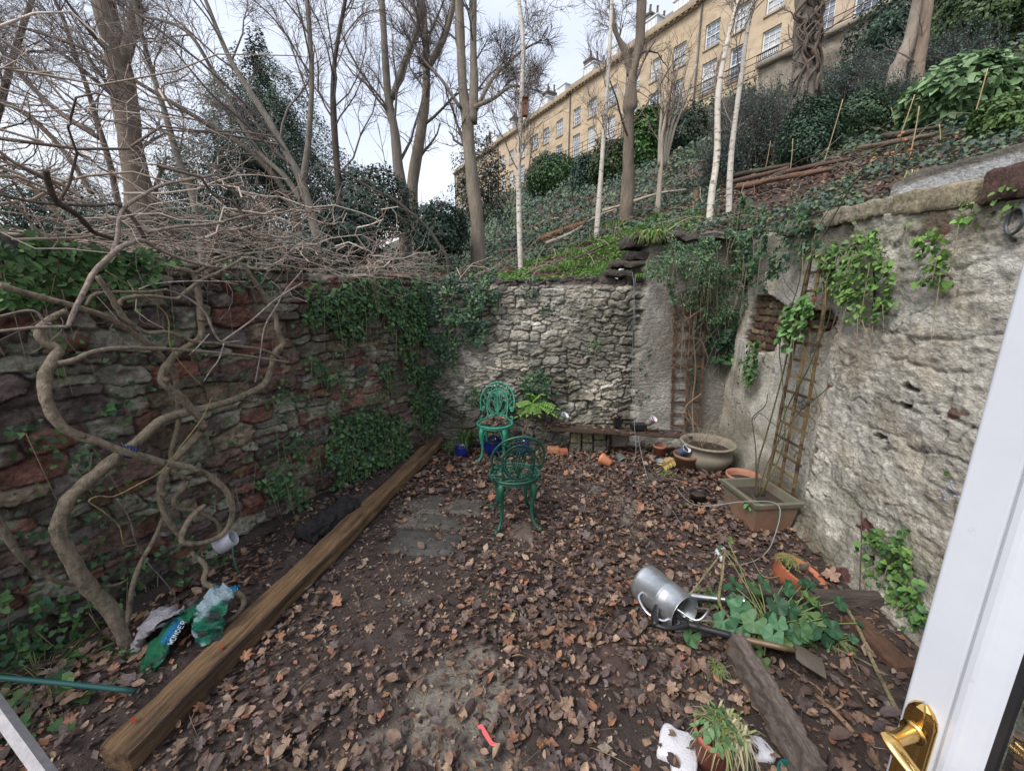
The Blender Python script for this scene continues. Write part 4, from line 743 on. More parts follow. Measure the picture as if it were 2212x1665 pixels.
# ---- door on the right (opened outwards), built near the camera
def door():
    e = onp(2122 / 1.0855, 1628 / 1.0855, (.58, 0, 0), (1, 0, 0)) + (0, 0, .012); x0, y0 = e[0], e[1]
    d = nrm(np.array((.30, -1.0, 0))); nn = np.array((-d[1] * -1, 0, 0)); nn = nrm(np.array((-1, -.30, 0))); z0, z1 = .20, 2.22; zc = (z0 + z1) / 2; H_ = z1 - z0
    r = root('garden_door', (x0, y0, z0), 'white plastic door leaf with brass lever handle open at the right edge', 'door')
    R = np.stack([d, -nn, (0, 0, 1)], 1); q = lambda l, o, z: np.array((x0, y0, 0)) + d * l - nn * o + np.array((0, 0, z))
    wS = .046
    g = G(); box(g, q(wS / 2, .028, zc), (wS, .056, H_), R); box(g, q(.62, .028, z0 + .06), (1.06 - wS, .055, .12), R); box(g, q(.62, .028, z1 - .05), (1.06 - wS, .055, .1), R); o = g.make('door_frame', M['white'], r, smooth=False)
    gg = G(); box(gg, q(-.0012, .028, zc), (.0024, .006, H_ - .01), R, (.02, .02, .02)); gg.make('edge_seal', M['gasket'], r, smooth=False)
    b = o.modifiers.new('b', 'BEVEL'); b.width = .004; b.segments = 3
    g = G()                                                                                # bevelled glazing bead
    for l, o_, z_a, z_b in ((wS, -.0, z0 + .12, z1 - .1),):
        prof = [(0, -.0005), (.004, -.006), (.010, -.007), (.014, -.003), (.020, -.001), (.032, .006), (.037, .010), (.037, .02)]
        V = [q(l + a, b, z) for z in (z_a, z_b) for a, b in prof]; k = len(prof); g.add(V, np.array([(i, i + 1, k + i + 1, k + i) for i in range(k - 1)]))
    g.make('glazing_bead', M['white'], r, smooth=False)
    g = G(); box(g, q(wS + .040, .016, zc), (.008, .012, H_ - .22), R, (.02, .02, .02)); g.make('gasket', M['gasket'], r, smooth=False)
    gl = bpy.data.materials.new('door_glass'); gl.use_nodes = True; n = gl.node_tree.nodes; l_ = gl.node_tree.links
    n.clear(); o_ = n.new('ShaderNodeOutputMaterial'); mx = n.new('ShaderNodeMixShader'); t = n.new('ShaderNodeBsdfTransparent'); gs = n.new('ShaderNodeBsdfGlossy'); gs.inputs['Roughness'].default_value = .02; fr = n.new('ShaderNodeFresnel'); fr.inputs[0].default_value = 1.5
    t.inputs[0].default_value = (.8, .84, .84, 1); l_.new(fr.outputs[0], mx.inputs[0]); l_.new(t.outputs[0], mx.inputs[1]); l_.new(gs.outputs[0], mx.inputs[2]); l_.new(mx.outputs[0], o_.inputs[0])
    g = G(); box(g, q(wS + .045 + .42, .022, zc), (.84, .006, H_ - .22), R); g.make('glass_pane', gl, r, smooth=False)
    # brass plate and lever
    zp = e[2]; pl = q(.036, 0, 0)
    g = G(); prof = [(-.016, 0), (-.014, .006), (-.008, .008), (-.006, .011), (.006, .011), (.008, .008), (.014, .006), (.016, 0)]; V = []; zs = [zp - .235, zp - .22, zp - .21, zp - .03, zp - .018, zp - .008, zp]; sc_ = [.2, .75, 1, 1, .9, .62, .12]
    for z, s in zip(zs, sc_):
        for a, b in prof: V.append(q(.022 + a * s * 1.15, -b * (1 if .15 < s else .6), z))
    k = len(prof); g.add(V, np.array([(i * k + j, i * k + j + 1, (i + 1) * k + j + 1, (i + 1) * k + j) for i in range(len(zs) - 1) for j in range(k - 1)])); hd = g.make('handle_plate', M['brass'], r, smooth=False)
    zl = zp - .048; g = G(); tube(g, [q(.022, -.009, zl), q(.022, -.036, zl), q(.022, -.060, zl + .002)], [.0115, .009, .0095], 16, (.7, .5, .2), 4); tube(g, [q(.022, -.011, zl), q(.022, -.014, zl)], .015, 20, (.7, .5, .2), 1)
    tube(g, [q(.014, -.064, zl + .010), q(.028, -.066, zl + .006), q(.055, -.067, zl - .006), q(.09, -.067, zl - .014), q(.12, -.064, zl - .010), q(.135, -.06, zl - .004)], [.007, .0115, .010, .011, .012, .004], 14, (.7, .5, .2), 6, flat=.55); g.make('lever', M['brass'], hd)
door()
# ---- metal ladder rail, green pole in the lower left
g = G(); a = onz(-40, 1480, .55); b = onz(120, 1700, .40); tube(g, [a, (a + b) / 2, b], .021, 4, (.36, .35, .37), 1); tag(g.make('metal_rail', M['metal'], smooth=False), 'grey square metal rail crossing the lower left corner', 'rail')
g = G(); a = onz(-60, 1457, .32); b = onz(292, 1492, .12); tube(g, [a, (a + b) / 2 + (0, 0, .004), b], .0105, 12, (.02, .085, .08), 4); tag(g.make('garden_stake', M['plastic']), 'dark green plastic coated stake leaning at the lower left edge', 'stake')
# ---- compost bag, plastic bags, colander
def sheet(g, pts, col, w, seed, amp=.02, nu=26, nv=14, thick=.0):
    """crumpled sheet or tube bag along a path; col = function(s,t)"""
    P = smooth_path(pts, 8); T = nrm(np.gradient(P, axis=0)); S = nrm(np.cross(T, (0, 0, 1))); N = np.cross(S, T); n = len(P); V = []; C = []
    for i in range(n):
        s = i / (n - 1); wi = np.interp(s, np.linspace(0, 1, len(w)), w)
        for j in range(nv + 1):
            a = j / nv * 2 * math.pi; x_ = math.cos(a) * wi; z_ = math.sin(a) * wi * .30
            f = (fbm(np.array(s * 7), np.array(j / nv * 5 + seed), 4, seed) - .5) * 2 * amp; cr = abs(float(vn(s * 13, math.cos(a) * 4, seed + 3)) - .5) * amp * 2
            V.append(P[i] + S[i] * (x_ + f * .6) + N[i] * (z_ + float(f) + cr)); C.append(col(s, j / nv))
    k = nv + 1; g.add(np.array(V), np.array([(i * k + j, i * k + j + 1, (i + 1) * k + j + 1, (i + 1) * k + j) for i in range(n - 1) for j in range(nv)]), np.array(C))
def bagc(s, t):
    n = float(fbm(np.array(s * 6), np.array(t * 5), 3, 8)); x_ = math.cos(t * 2 * math.pi); 
    if .30 < s < .56 and .15 < x_ < .8 and t < .5: return (.01, .17, .36)
    if n > .6: return (.005, .14, .06)
    if n < .38: return (.004, .03, .022)
    return (.006, .10, .055)
r = root('compost_bag', onz(395, 1400), 'torn shiny green and blue compost bag lying between the vine and the timber', 'bag')
g = G(); P = [onz(318, 1462, .05), onz(345, 1405, .12), onz(385, 1350, .17), onz(430, 1318, .19), onz(462, 1300, .20)]
sheet(g, P, bagc, [.035, .055, .06, .065, .05], 3, .032); g.make('bag_sleeve', M['film'], r)
def bagd(s, t):
    n = float(fbm(np.array(s * 5 + 3), np.array(t * 6), 3, 18))
    if s > .86: return (.01, .20, .42)
    if n > .58: return (.30, .40, .46)
    return (.005, .15, .09) if n > .42 else (.01, .03, .025)
g = G(); P = [onz(455, 1385, .10), onz(452, 1350, .17), onz(458, 1320, .22), onz(478, 1290, .24), onz(495, 1275, .22)]
sheet(g, P, bagd, [.05, .075, .08, .07, .05], 9, .04); g.make('bag_mouth', M['film'], r)
g = G()                                                                                    # white lettering on the sleeve
def stroke(a, b): tube(g, [a, b], .0016, 4, (.6, .65, .68), 1)
p0 = onz(372, 1392, .175); p1 = onz(404, 1340, .215); dd = (p1 - p0); L_ = np.linalg.norm(dd); dd = dd / L_; up_ = nrm(np.cross(dd, ray(385, 1360))); 
FONT = {'W': [(0, 1, .25, 0), (.25, 0, .5, .7), (.5, .7, .75, 0), (.75, 0, 1, 1)], 'O': [(0, 0, 0, 1), (0, 1, .8, 1), (.8, 1, .8, 0), (.8, 0, 0, 0)], 'N': [(0, 0, 0, 1), (0, 1, .8, 0), (.8, 0, .8, 1)], 'D': [(0, 0, 0, 1), (0, 1, .8, .7), (.8, .7, .8, .3), (.8, .3, 0, 0)], 'E': [(0, 0, 0, 1), (0, 1, .8, 1), (0, .5, .6, .5), (0, 0, .8, 0)], 'R': [(0, 0, 0, 1), (0, 1, .8, 1), (.8, 1, .8, .5), (.8, .5, 0, .5), (.2, .5, .8, 0)]}
for k, ch in enumerate('WONDER'):
    for x1_, y1_, x2_, y2_ in FONT[ch]:
        o_ = p0 + dd * L_ * k / 6; s1 = L_ / 6 * .8; stroke(o_ + dd * s1 * x1_ + up_ * .022 * y1_, o_ + dd * s1 * x2_ + up_ * .022 * y2_)
g.make('lettering', M['plastic'], r)
g = G(); sheet(g, [onz(300, 1400, .08), onz(318, 1360, .16), onz(350, 1335, .20), onz(395, 1325, .18)], lambda s, t: (.42, .40, .44), [.03, .075, .08, .03], 21, .035); tag(g.make('plastic_bag', M['film']), 'crumpled translucent white plastic bag beside the green compost bag', 'bag')
g = G(); sheet(g, [onz(196, 1488, .02), onz(225, 1470, .03), onz(270, 1452, .03)], lambda s, t: (.36, .33, .32) if (s * 9 + t * 5) % 2 > .7 else (.22, .14, .12), [.02, .05, .02], 27, .02); tag(g.make('plastic_scrap', M['poly']), 'dirty white scrap of packaging in the ivy at the lower left', 'litter')
# watering rose / colander hanging
c = onp(488, 1168, (*(LW0 + nL * .45), 0), (*nL, 0)); m = X3(c, (.75, .25, .35)); r = root('grey_strainer', c, 'light grey plastic strainer head with holes caught in the vine beside the wall', 'strainer'); g = G()
lathe(g, [(0, -.055), (.058, -.05), (.062, -.045), (.060, .0), (.052, .045), (.046, .05), (.042, .045), (.05, -.03)], 30, m, (.42, .42, .46)); g.make('strainer_body', M['plastic'], r)
g = G()
for k in range(26):
    a = k * 2.4; R_ = .010 * math.sqrt(k); lathe(g, [(0, -.0562), (.0035, -.0562)], 8, m @ Matrix.Translation((R_ * math.cos(a), R_ * math.sin(a), -.0005)), (.01, .01, .01))
g.make('holes', M['gasket'], r)
g = G(); tube(g, [c + (.05, -.02, -.03), c + (.055, -.03, -.12), c + (.07, -.03, -.22)], .004, 6, (.05, .16, .11), 4); g.make('green_tie', M['plastic'], r)
# ---- polystyrene, tape, odds and ends
for k, (q, z, lab) in enumerate(((((1436, 1560), (1462, 1575), (1500, 1590), (1502, 1690), (1455, 1690), (1448, 1640), (1420, 1620)), .03, 'white speckled polystyrene slab left of the potted weeds'), (((1605, 1592), (1640, 1590), (1676, 1632), (1640, 1640), (1612, 1615)), .025, 'white torn polystyrene piece right of the potted weeds'), (((1737, 1348), (1748, 1346), (1792, 1380), (1785, 1388)), .03, 'thin white plastic strip in soil near the open door'), (((1544, 1190), (1556, 1178), (1572, 1192), (1560, 1206)), .03, 'small white label scrap above the watering can'))):
    if k == 2: q = [(a + 205, b) for a, b in q]
    P = np.array([onz(u, v, z) for u, v in q]); c = P.mean(0); n = len(P); g = G(); Q = smooth_path(P, 5, True); Q = Q + (Q - c) * ((fbm(Q[:, 0] * 40, Q[:, 1] * 40, 2, k) - .5) * .2)[:, None]; n = len(Q)
    V = np.vstack([Q * (1, 1, 0) + (0, 0, .004), Q, c + (Q - c) * .9 + (0, 0, .006), c[None] + (0, 0, .008)]); 
    g.add(V, [(i, (i + 1) % n, n + (i + 1) % n, n + i) for i in range(n)] + [(n + i, n + (i + 1) % n, 2 * n + (i + 1) % n, 2 * n + i) for i in range(n)] + [(2 * n + i, 2 * n + (i + 1) % n, 3 * n) for i in range(n)], (.62, .62, .66)); tag(g.make('polystyrene_piece', M['poly']), lab, 'packaging')
P = [onz(1030, 1566, .03), onz(1058, 1608, .025), onz(1080, 1614, .03)]; g = G(); w_ = onz(1040, 1562, .03) - P[0]
V = np.array([P[0], P[0] + w_ * 1.1, P[1] + w_ * .6 + (0, .008, 0), P[1], P[2], P[2] + (-.004, .012, .004)]); g.add(V, [(0, 1, 2, 3), (3, 2, 5, 4)], (.62, .12, .13)); tag(g.make('pink_tape', M['plastic'], smooth=False), 'short strip of pinkish red tape on the leaves at the bottom', 'tape')
for k, (u, v, s, c, lab) in enumerate(((727 / 2.209 * .8 / 1.0855 + 737 - .0, 0, 0, 0, ''),)): pass
for k, (u, v, s, c, lab) in enumerate(((981, 1481 - 118, .028, (.42, .27, .24), 'pale pink round pebble in the leaves left of centre'), (1166, 1363, .018, (.45, .10, .07), 'small coral red stone fragment amid the leaves'), (1232, 985, .03, (.55, .58, .66), 'bluish white crumpled scrap before the orange clay brick'), (1036, 1128, .016, (.5, .46, .4), 'small whitish pebble beside the grey slab'))):
    p = onz(u, v, .02); g = G(); rough_block(g, p, (s, s * 1.1, s * .6), None, c, (4, 4, 4), .006, k, .9, .2, 5); tag(g.make('pebble', M['stone']), lab, 'pebble')
p = onz(1715, 1672, .05); g = G(); lathe(g, [(.05, 0), (.056, .05), (.052, .052), (.046, .048), (.042, .0)] , 30, X3(p - (0, 0, .05)), (.01, .11, .10)); tag(g.make('hose_reel_cap', M['plastic']), 'ribbed teal plastic rim peeking up at the bottom edge', 'hose end')
# ---- trellises
def trellis(pos, p00, p10, p01, p11, cols_, rungs, col, label, nn, rung_w=.022, t0=.0):
    """ladder trellis; p00,p10 bottom corners, p01,p11 top corners"""
    r = root('wooden_trellis', p00, label, 'trellis'); nn = np.array(nn, float)
    for k in range(cols_):
        f = k / (cols_ - 1); a = p00 * (1 - f) + p10 * f; b = p01 * (1 - f) + p11 * f; g = G(); rough_block(g, (a + b) / 2 + nn * .018, (.028, np.linalg.norm(b - a), .016), axes(b - a, nn), col * rs.uniform(.85, 1.1), (2, 24, 2), .004, k, .2, .3, 8); g.make('upright', M['beam'], r)
    for k in range(rungs):
        f = t0 + (1 - t0) * (k + .12) / rungs; a = p00 * (1 - f) + p01 * f; b = p10 * (1 - f) + p11 * f; d = nrm(b - a); g = G(); rough_block(g, (a + b) / 2 + nn * .004, (rung_w, np.linalg.norm(b - a) + .04, .012), axes(b - a, nn), col * rs.uniform(.8, 1.15), (2, 8, 2), .003, k + 9, .2, .3, 8); g.make('rung', M['beam'], r)
yb = 4.70
trellis(None, ony(1449, 922, yb), ony(1508, 922, yb), ony(1457, 655, yb), ony(1523, 655, yb), 3, 10, np.array((.17, .10, .065)), 'reddish brown ladder trellis fixed to the back wall under the jasmine', (0, -1, 0))
tp = lambda u, v: rw(u, v, .10)
trellis(None, tp(1662, 1034), tp(1716, 1076), tp(1757, 555), tp(1806, 545), 3, 14, np.array((.23, .165, .085)), 'tall olive brown ladder trellis leaning on the right wall above the planter', (*nR, 0))
# ---- wires and irons on the walls
def wire(pts, rad, col, label, name='hanging_wire', cat='wire', mat='plastic'):
    g = G(); tube(g, pts, rad, 5, col, 6); return tag(g.make(name, M[mat]), label, cat)
by = lambda u, v, y=4.62: ony(u, v, y)
wire([by(1365, 588), by(1370, 620), by(1368, 605, 4.6), by(1371, 700), by(1372, 850), by(1376, 930, 4.45), onz(1401, 1040, .03), onz(1450, 1100, .03), onz(1475, 1140, .02)], .0035, (.20, .22, .24), 'pale grey wire hanging down the back wall and trailing to the right')
wire([by(1372, 600), by(1367, 700), by(1366, 850), by(1370, 920, 4.4), onz(1372, 985, .1), onz(1350, 1005, .03), onz(1315, 1010, .03), onz(1310, 1040, .02), onz(1275, 1060, .02), onz(1262, 1090, .02)], .003, (.18, .20, .22), 'second grey wire dropping beside it and looping toward the tipped pot')
wire([onz(1450, 1040, .02), onz(1500, 1090, .15), tuple(PC + np.array((-.25, -.2, .27))), tuple(PC + np.array((-.02, -.27, .275))), onz(1668, 1170, .08), onz(1640, 1205, .02), onz(1600, 1220, .02)], .004, (.22, .23, .21), 'thin grey hose curving over the rim of the rectangular planter', 'thin_hose', 'hose')
def ironring(u, v, R_, label, bar=None):
    r = root('iron_wall_ring', rw(u, v, .05), label, 'wall hook'); c = rw(u, v, .085); g = G(); a = np.arange(18) * math.pi / 9; e = np.array((*dR, 0)); tube(g, [c + e * math.cos(t) * R_ + np.array((0, 0, math.sin(t) * R_)) + np.array((*nR, 0)) * .02 * math.cos(t) for t in a], .007, 8, (.09, .10, .11), 1, True); g.make('ring', M['metal'], r)
    g = G(); box(g, c + np.array((0, 0, R_)) - np.array((*nR, 0)) * .03, (.03, .05, .04), None, (.13, .13, .12)); g.make('staple', M['metal'], r)
    if bar: g = G(); tube(g, [c - (0, 0, R_), rw(bar[0] + 5, (v + bar[1]) / 2, .10), rw(*bar, .09)], [.006, .007, .006], 8, (.012, .012, .013), 4); g.make('hook_bar', M['metal'], r)
ironring(1877, 512, .035, 'small iron ring with a long black bar hanging on the right wall', (1884, 685))
ironring(2192, 478, .055, 'larger plain iron ring at the right end of the rendered wall')
# ================================================================== terrace of stone houses
Nf = np.array((.852, .524)); Df = np.array((-.524, .852))
def pf(s, z, dep=0.): q = Df * s + Nf * (32 + dep); return np.array((q[0], q[1], z))
def fbox(g, s0, s1, z0, z1, d0, d1, col):
    V = [pf(s, z, d) for s in (s0, s1) for z in (z0, z1) for d in (d0, d1)]; g.add(V, np.array([(0, 1, 3, 2), (4, 6, 7, 5), (0, 4, 5, 1), (2, 3, 7, 6), (0, 2, 6, 4), (1, 5, 7, 3)]), col)
HB = [1.5, 7.8, 15.9, 23.7, 31.4, 39.7, 47.8, 56.2, 64, 72]
UP = [5.4, 9.9, 12.4, 14.6, 17.7, 20.0, 22.3, 25.2, 27.6, 30.0, 32.9, 35.7, 38.2, 41.3, 44.0, 46.4, 49.4, 52.2, 54.7, 57.8, 60.3, 62.6, 66, 68.5, 70.5]
ordn = ['nearest', 'second', 'third', 'fourth', 'fifth', 'sixth', 'seventh', 'eighth', 'farthest']
for h in range(9):
    s0, s1 = HB[h], HB[h + 1]; dz = (.15, .15, .25, .1, 0, -.15, -.3, -.45, -.6)[h]; zt = 24.3 + dz
    ho = root('terraced_house', pf((s0 + s1) / 2, 15), f'tan bath stone terraced house with sash windows, {ordn[h]} in the row uphill' , 'house', 'terrace of stone houses uphill')
    tint = np.array(((.50, .42, .345), (.51, .42, .335), (.50, .41, .31), (.48, .395, .295), (.50, .405, .30), (.48, .39, .295), (.48, .39, .295), (.46, .375, .29), (.45, .37, .29))[h]) * (.96, .93, .86)
    ws = [s for s in UP if s0 < s < s1]; wins = [(s, 21.65 + dz, 1.22, 1.72) for s in ws] + [(s, 18.72 + dz, 1.22, 2.25) for s in ws] + [(s, 15.6 + dz, 1.2, 1.7) for s in ws if h > 4]
    g = G(); cs = sorted({s0, s1} | {s + e * w_ / 2 for s, z, w_, hh in wins for e in (-1, 1)}); cz = sorted({13.0, zt} | {z + e * hh / 2 for s, z, w_, hh in wins for e in (-1, 1)})
    for a, b in zip(cs[:-1], cs[1:]):
        for c, d in zip(cz[:-1], cz[1:]):
            m_ = ((a + b) / 2, (c + d) / 2)
            if any(abs(m_[0] - s) < w_ / 2 and abs(m_[1] - z) < hh / 2 for s, z, w_, hh in wins): continue
            g.add([pf(a, c), pf(a, d), pf(b, d), pf(b, c)], [(0, 1, 2, 3)], tint)
    for s, z, w_, hh in wins:
        a, b, c, d = s - w_ / 2, s + w_ / 2, z - hh / 2, z + hh / 2
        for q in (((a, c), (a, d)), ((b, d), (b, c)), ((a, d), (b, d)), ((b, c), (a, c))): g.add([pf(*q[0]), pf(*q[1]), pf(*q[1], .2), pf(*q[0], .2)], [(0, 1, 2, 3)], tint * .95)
    for q in ((s0 + .002, s0 + .02), (s1 - .02, s1 - .002)): fbox(g, q[0], q[1], 13, zt + .4, .02, 9, tint)
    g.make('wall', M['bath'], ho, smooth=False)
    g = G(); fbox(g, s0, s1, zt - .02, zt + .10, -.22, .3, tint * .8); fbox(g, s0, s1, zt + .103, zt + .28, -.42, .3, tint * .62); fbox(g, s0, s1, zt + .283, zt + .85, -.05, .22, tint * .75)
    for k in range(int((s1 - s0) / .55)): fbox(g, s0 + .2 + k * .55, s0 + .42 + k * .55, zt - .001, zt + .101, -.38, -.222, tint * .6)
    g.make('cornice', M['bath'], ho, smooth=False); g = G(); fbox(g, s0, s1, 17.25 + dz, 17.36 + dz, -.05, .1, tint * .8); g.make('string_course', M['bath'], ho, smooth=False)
    for s, z, w_, hh in wins:
        g = G(); a, b, c, d = s - w_ / 2, s + w_ / 2, z - hh / 2, z + hh / 2; wc = (.8, .8, .8)
        for q in ((a, a + .09, c, d), (b - .09, b, c, d), (a + .09, b - .09, d - .09, d), (a + .09, b - .09, c, c + .1)): fbox(g, *q, .14, .21, wc)
        fbox(g, a + .09, b - .09, z - .035, z + .035, .13, .2, wc)
        for f in (1 / 3, 2 / 3): fbox(g, a + w_ * f - .016, a + w_ * f + .016, c + .1, d - .09, .155, .19, wc)
        nr = 3 if hh > 2 else 2
        for k in range(1, nr * 2):
            if k != nr: zz = c + hh * k / (nr * 2); fbox(g, a + .09, b - .09, zz - .014, zz + .014, .157, .188, wc)
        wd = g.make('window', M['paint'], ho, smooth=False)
        g = G(); g.add([pf(a, c, .196), pf(a, d, .196), pf(b, d, .196), pf(b, c, .196)], [(0, 1, 2, 3)]); g.make('pane', M[('pane', 'curtain', 'darkpane', 'pane', 'curtain')[int(s * 7.3 + z * 3) % 5]], wd, smooth=False)
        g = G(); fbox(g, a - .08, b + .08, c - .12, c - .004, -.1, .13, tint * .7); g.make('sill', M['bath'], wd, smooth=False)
        if 17 < s < 29 and z < 20 and z > 17 or (33 < s < 38 and h > 9):
            g = G(); 
            for zz in (c + .05, c + .75): fbox(g, a - .12, b + .12, zz, zz + .04, -.26, -.22, (.03, .03, .035))
            for k in range(12): ss = a - .1 + (w_ + .2) * k / 11; fbox(g, ss - .012, ss + .012, c + .05, c + .75, -.255, -.23, (.03, .03, .035))
            g.make('balconette', M['metal'], wd, smooth=False)
    g = G(); zr = zt + .5; g.add([pf(s0, zr, .6), pf(s1, zr, .6), pf(s1, zr + 2.1, 2.1), pf(s0, zr + 2.1, 2.1), pf(s1, zr + 2.5, 5.5), pf(s0, zr + 2.5, 5.5), pf(s1, zr, 9), pf(s0, zr, 9)], [(0, 3, 2, 1), (3, 5, 4, 2), (5, 7, 6, 4)], (.13, .14, .165))
    g.add([pf(s0, zr, .6), pf(s0, zr + 2.1, 2.1), pf(s0, zr + 2.5, 5.5), pf(s0, zr, 9)], [(0, 1, 2, 3)], (.13, .14, .16)); rf = g.make('roof', M['slate'], ho, smooth=False)
    for f in (.30, .72):
        s = s0 + (s1 - s0) * f; g = G(); fbox(g, s - .75, s + .75, zr + .1, zr + 1.65, .75, 2.6, (.50, .52, .55)); fbox(g, s - .85, s + .85, zr + 1.653, zr + 1.76, .65, 2.6, (.30, .32, .35))
        for k in (-1, 0, 1): fbox(g, s + k * .44 - .19, s + k * .44 + .19, zr + .35, zr + 1.45, .70, .748, (.10, .12, .15))
        g.make('dormer', M['paint'], rf, smooth=False)
    g = G(); fbox(g, s1 - .55, s1 + .55, zt, zt + 4.0, 2.5, 5.6, (.15, .125, .105)); fbox(g, s1 - .62, s1 + .62, zt + 4.003, zt + 4.2, 2.42, 5.7, (.13, .11, .09)); g.make('chimney', M['bath'], rf, smooth=False)
    ch = bpy.data.objects[-1] if False else None
    for k in range(6):
        g = G(); c = pf(s1 + (.25 if k % 2 else -.25), zt + 4.2, 2.8 + k * .5); lathe(g, [(.13, 0), (.12, .2), (.10, .7 + .12 * (k % 3)), (.13, .74 + .12 * (k % 3)), (.1, .76 + .12 * (k % 3))], 8, Matrix.Translation(c), (.17, .11, .085)); g.make('chimney_pot', M['terra'], rf)
    g = G(); sp_ = s1 - .35; tube(g, [pf(sp_, 14, -.12), pf(sp_, zt, -.12)], .07, 6, (.36, .33, .28) if h % 2 else (.10, .09, .085), 1); g.make('drainpipe', M['plastic'], ho)
# slope-top retaining wall of the terrace, railing, stone outbuilding
g = G(); V = []; C = []
def swall(name, s0, s1, z0, z1, dep, col, label, th=.6, res=.22, seed=1):
    g = G(); ns = int((s1 - s0) / res); nz_ = int((z1 - z0) / res); S, Z = np.meshgrid(np.linspace(s0, s1, ns + 1), np.linspace(z0, z1, nz_ + 1), indexing='ij')
    n = fbm(S * 1.6, Z * 3, 4, seed); n2 = fbm(S * .5, Z * .5, 3, seed + 4); P = np.array([pf(s, z, dep - (q - .5) * .3) for s, z, q in zip(S.ravel(), Z.ravel(), n.ravel())]); k = nz_ + 1
    c = np.array(col) * (.45 + 1.1 * n)[..., None] * (.7 + .6 * n2)[..., None]; i, j = np.meshgrid(np.arange(ns), np.arange(nz_), indexing='ij'); i = i.ravel(); j = j.ravel()
    g.add(P, np.stack([i * k + j, i * k + j + 1, (i + 1) * k + j + 1, (i + 1) * k + j], 1), c.reshape(-1, 3)); fbox(g, s0, s1, z1 - .05, z1 + .2, dep - .25, dep + th, np.array(col) * 1.15); fbox(g, s0, s0 + .3, z0, z1, dep, dep + th, col); return tag(g.make(name, M['stone']), label, 'wall')
swall('stone_outbuilding', -20, 3.5, 10.5, 17.6, -7.0, (.22, .18, .14), 'dark rough stone outbuilding wall at the upper right half covered by ivy', th=3, seed=6)
g = G(); fbox(g, -1.2, 1.6, 14.2, 16.9, -7.5, -7.25, (.006, .006, .006)); fbox(g, -1.5, -1.2, 14.2, 17.0, -7.62, -7.2, (.2, .17, .13)); fbox(g, 1.6, 1.9, 14.2, 17, -7.62, -7.2, (.2, .17, .13)); fbox(g, -1.5, 1.9, 17.0, 17.3, -7.65, -7.2, (.2, .17, .13)); tag(g.make('dark_doorway', M['stone'], smooth=False), 'black cave-like doorway in the upper right stone building', 'doorway')
r = root('sash_window', pf(8.6, 14, -6), 'tall white framed window low in the dark stone wall behind shrubs', 'window')
g = G(); 
for q in ((8.0, 8.14, 11.8, 15.2), (9.56, 9.7, 11.8, 15.2), (8.14, 9.56, 15.06, 15.2), (8.14, 9.56, 13.5, 13.62), (8.14, 9.56, 11.8, 11.95)): fbox(g, *q, -5.2, -5.0, (.8, .8, .8))
g.make('frame', M['paint'], r, smooth=False); g = G(); g.add([pf(8.1, 11.9, -5.08), pf(8.1, 15.1, -5.08), pf(9.6, 15.1, -5.08), pf(9.6, 11.9, -5.08)], [(0, 1, 2, 3)]); g.make('pane', M['pane'], r, smooth=False)
swall('terrace_retaining_wall', 3.6, 15.5, 10.5, 15.4, -4.95, (.23, .20, .16), 'mossy grey stone wall holding the tall white window below the houses', seed=8, th=.5)
r = root('terrace_railing', pf(20, 16, -3), 'dark iron railing of long horizontal bars along the foot of the stone houses', 'railing'); g = G()
for z in (16.35, 16.75, 17.15): tube(g, [pf(-4, z + .05, -3.2), pf(30, z - .1, -3.2), pf(60, z - .3, -3.2)], .03, 5, (.10, .08, .07), 1)
g.make('rail', M['metal'], r); 
for s in np.arange(-3, 50, 2.6): g = G(); tube(g, [pf(s, 15.9, -3.2), pf(s, 17.2 - s * .004, -3.2)], .035, 5, (.09, .075, .07), 1); g.make('railing_post', M['metal'], r)

# ================================================================== bare trees
def sprout(P, R, nch, lr, ang, up, K, rr, rng, tmin=.25, rmin=.003, wob=.22, lmin=.28, tpow=1):
    N, k0, _ = P.shape; L0 = np.linalg.norm(np.diff(P, axis=1), axis=2).sum(1)
    n = N * nch; pi = np.repeat(np.arange(N), nch); t = tmin + (1 - tmin) * rng.uniform(0, 1, n) ** tpow; f = t * (k0 - 1); i = np.minimum(f.astype(int), k0 - 2); w_ = (f - i)[:, None]
    p = P[pi, i] * (1 - w_) + P[pi, i + 1] * w_; r0 = R[pi, i] * (1 - w_[:, 0]) + R[pi, i + 1] * w_[:, 0]; d = nrm(P[pi, i + 1] - P[pi, i])
    a = rng.uniform(ang * .6, ang * 1.3, n); q = rng.normal(0, 1, (n, 3)); q = nrm(q - d * (q * d).sum(1, keepdims=True)); d = nrm(d * np.cos(a)[:, None] + q * np.sin(a)[:, None] + (0, 0, up))
    L = np.maximum(lmin, L0[pi] * lr * rng.uniform(.5, 1.2, n) * (1.15 - .5 * t)); out_ = np.empty((n, K, 3)); out_[:, 0] = p
    for j in range(1, K): d = nrm(d + rng.normal(0, wob, (n, 3)) + (0, 0, up * .35)); out_[:, j] = out_[:, j - 1] + d * (L / (K - 1))[:, None]
    rs_ = np.clip(r0 * rr * .8, rmin, None)[:, None] * np.linspace(1, .35, K)[None]; return out_, np.maximum(rs_, rmin * .55)
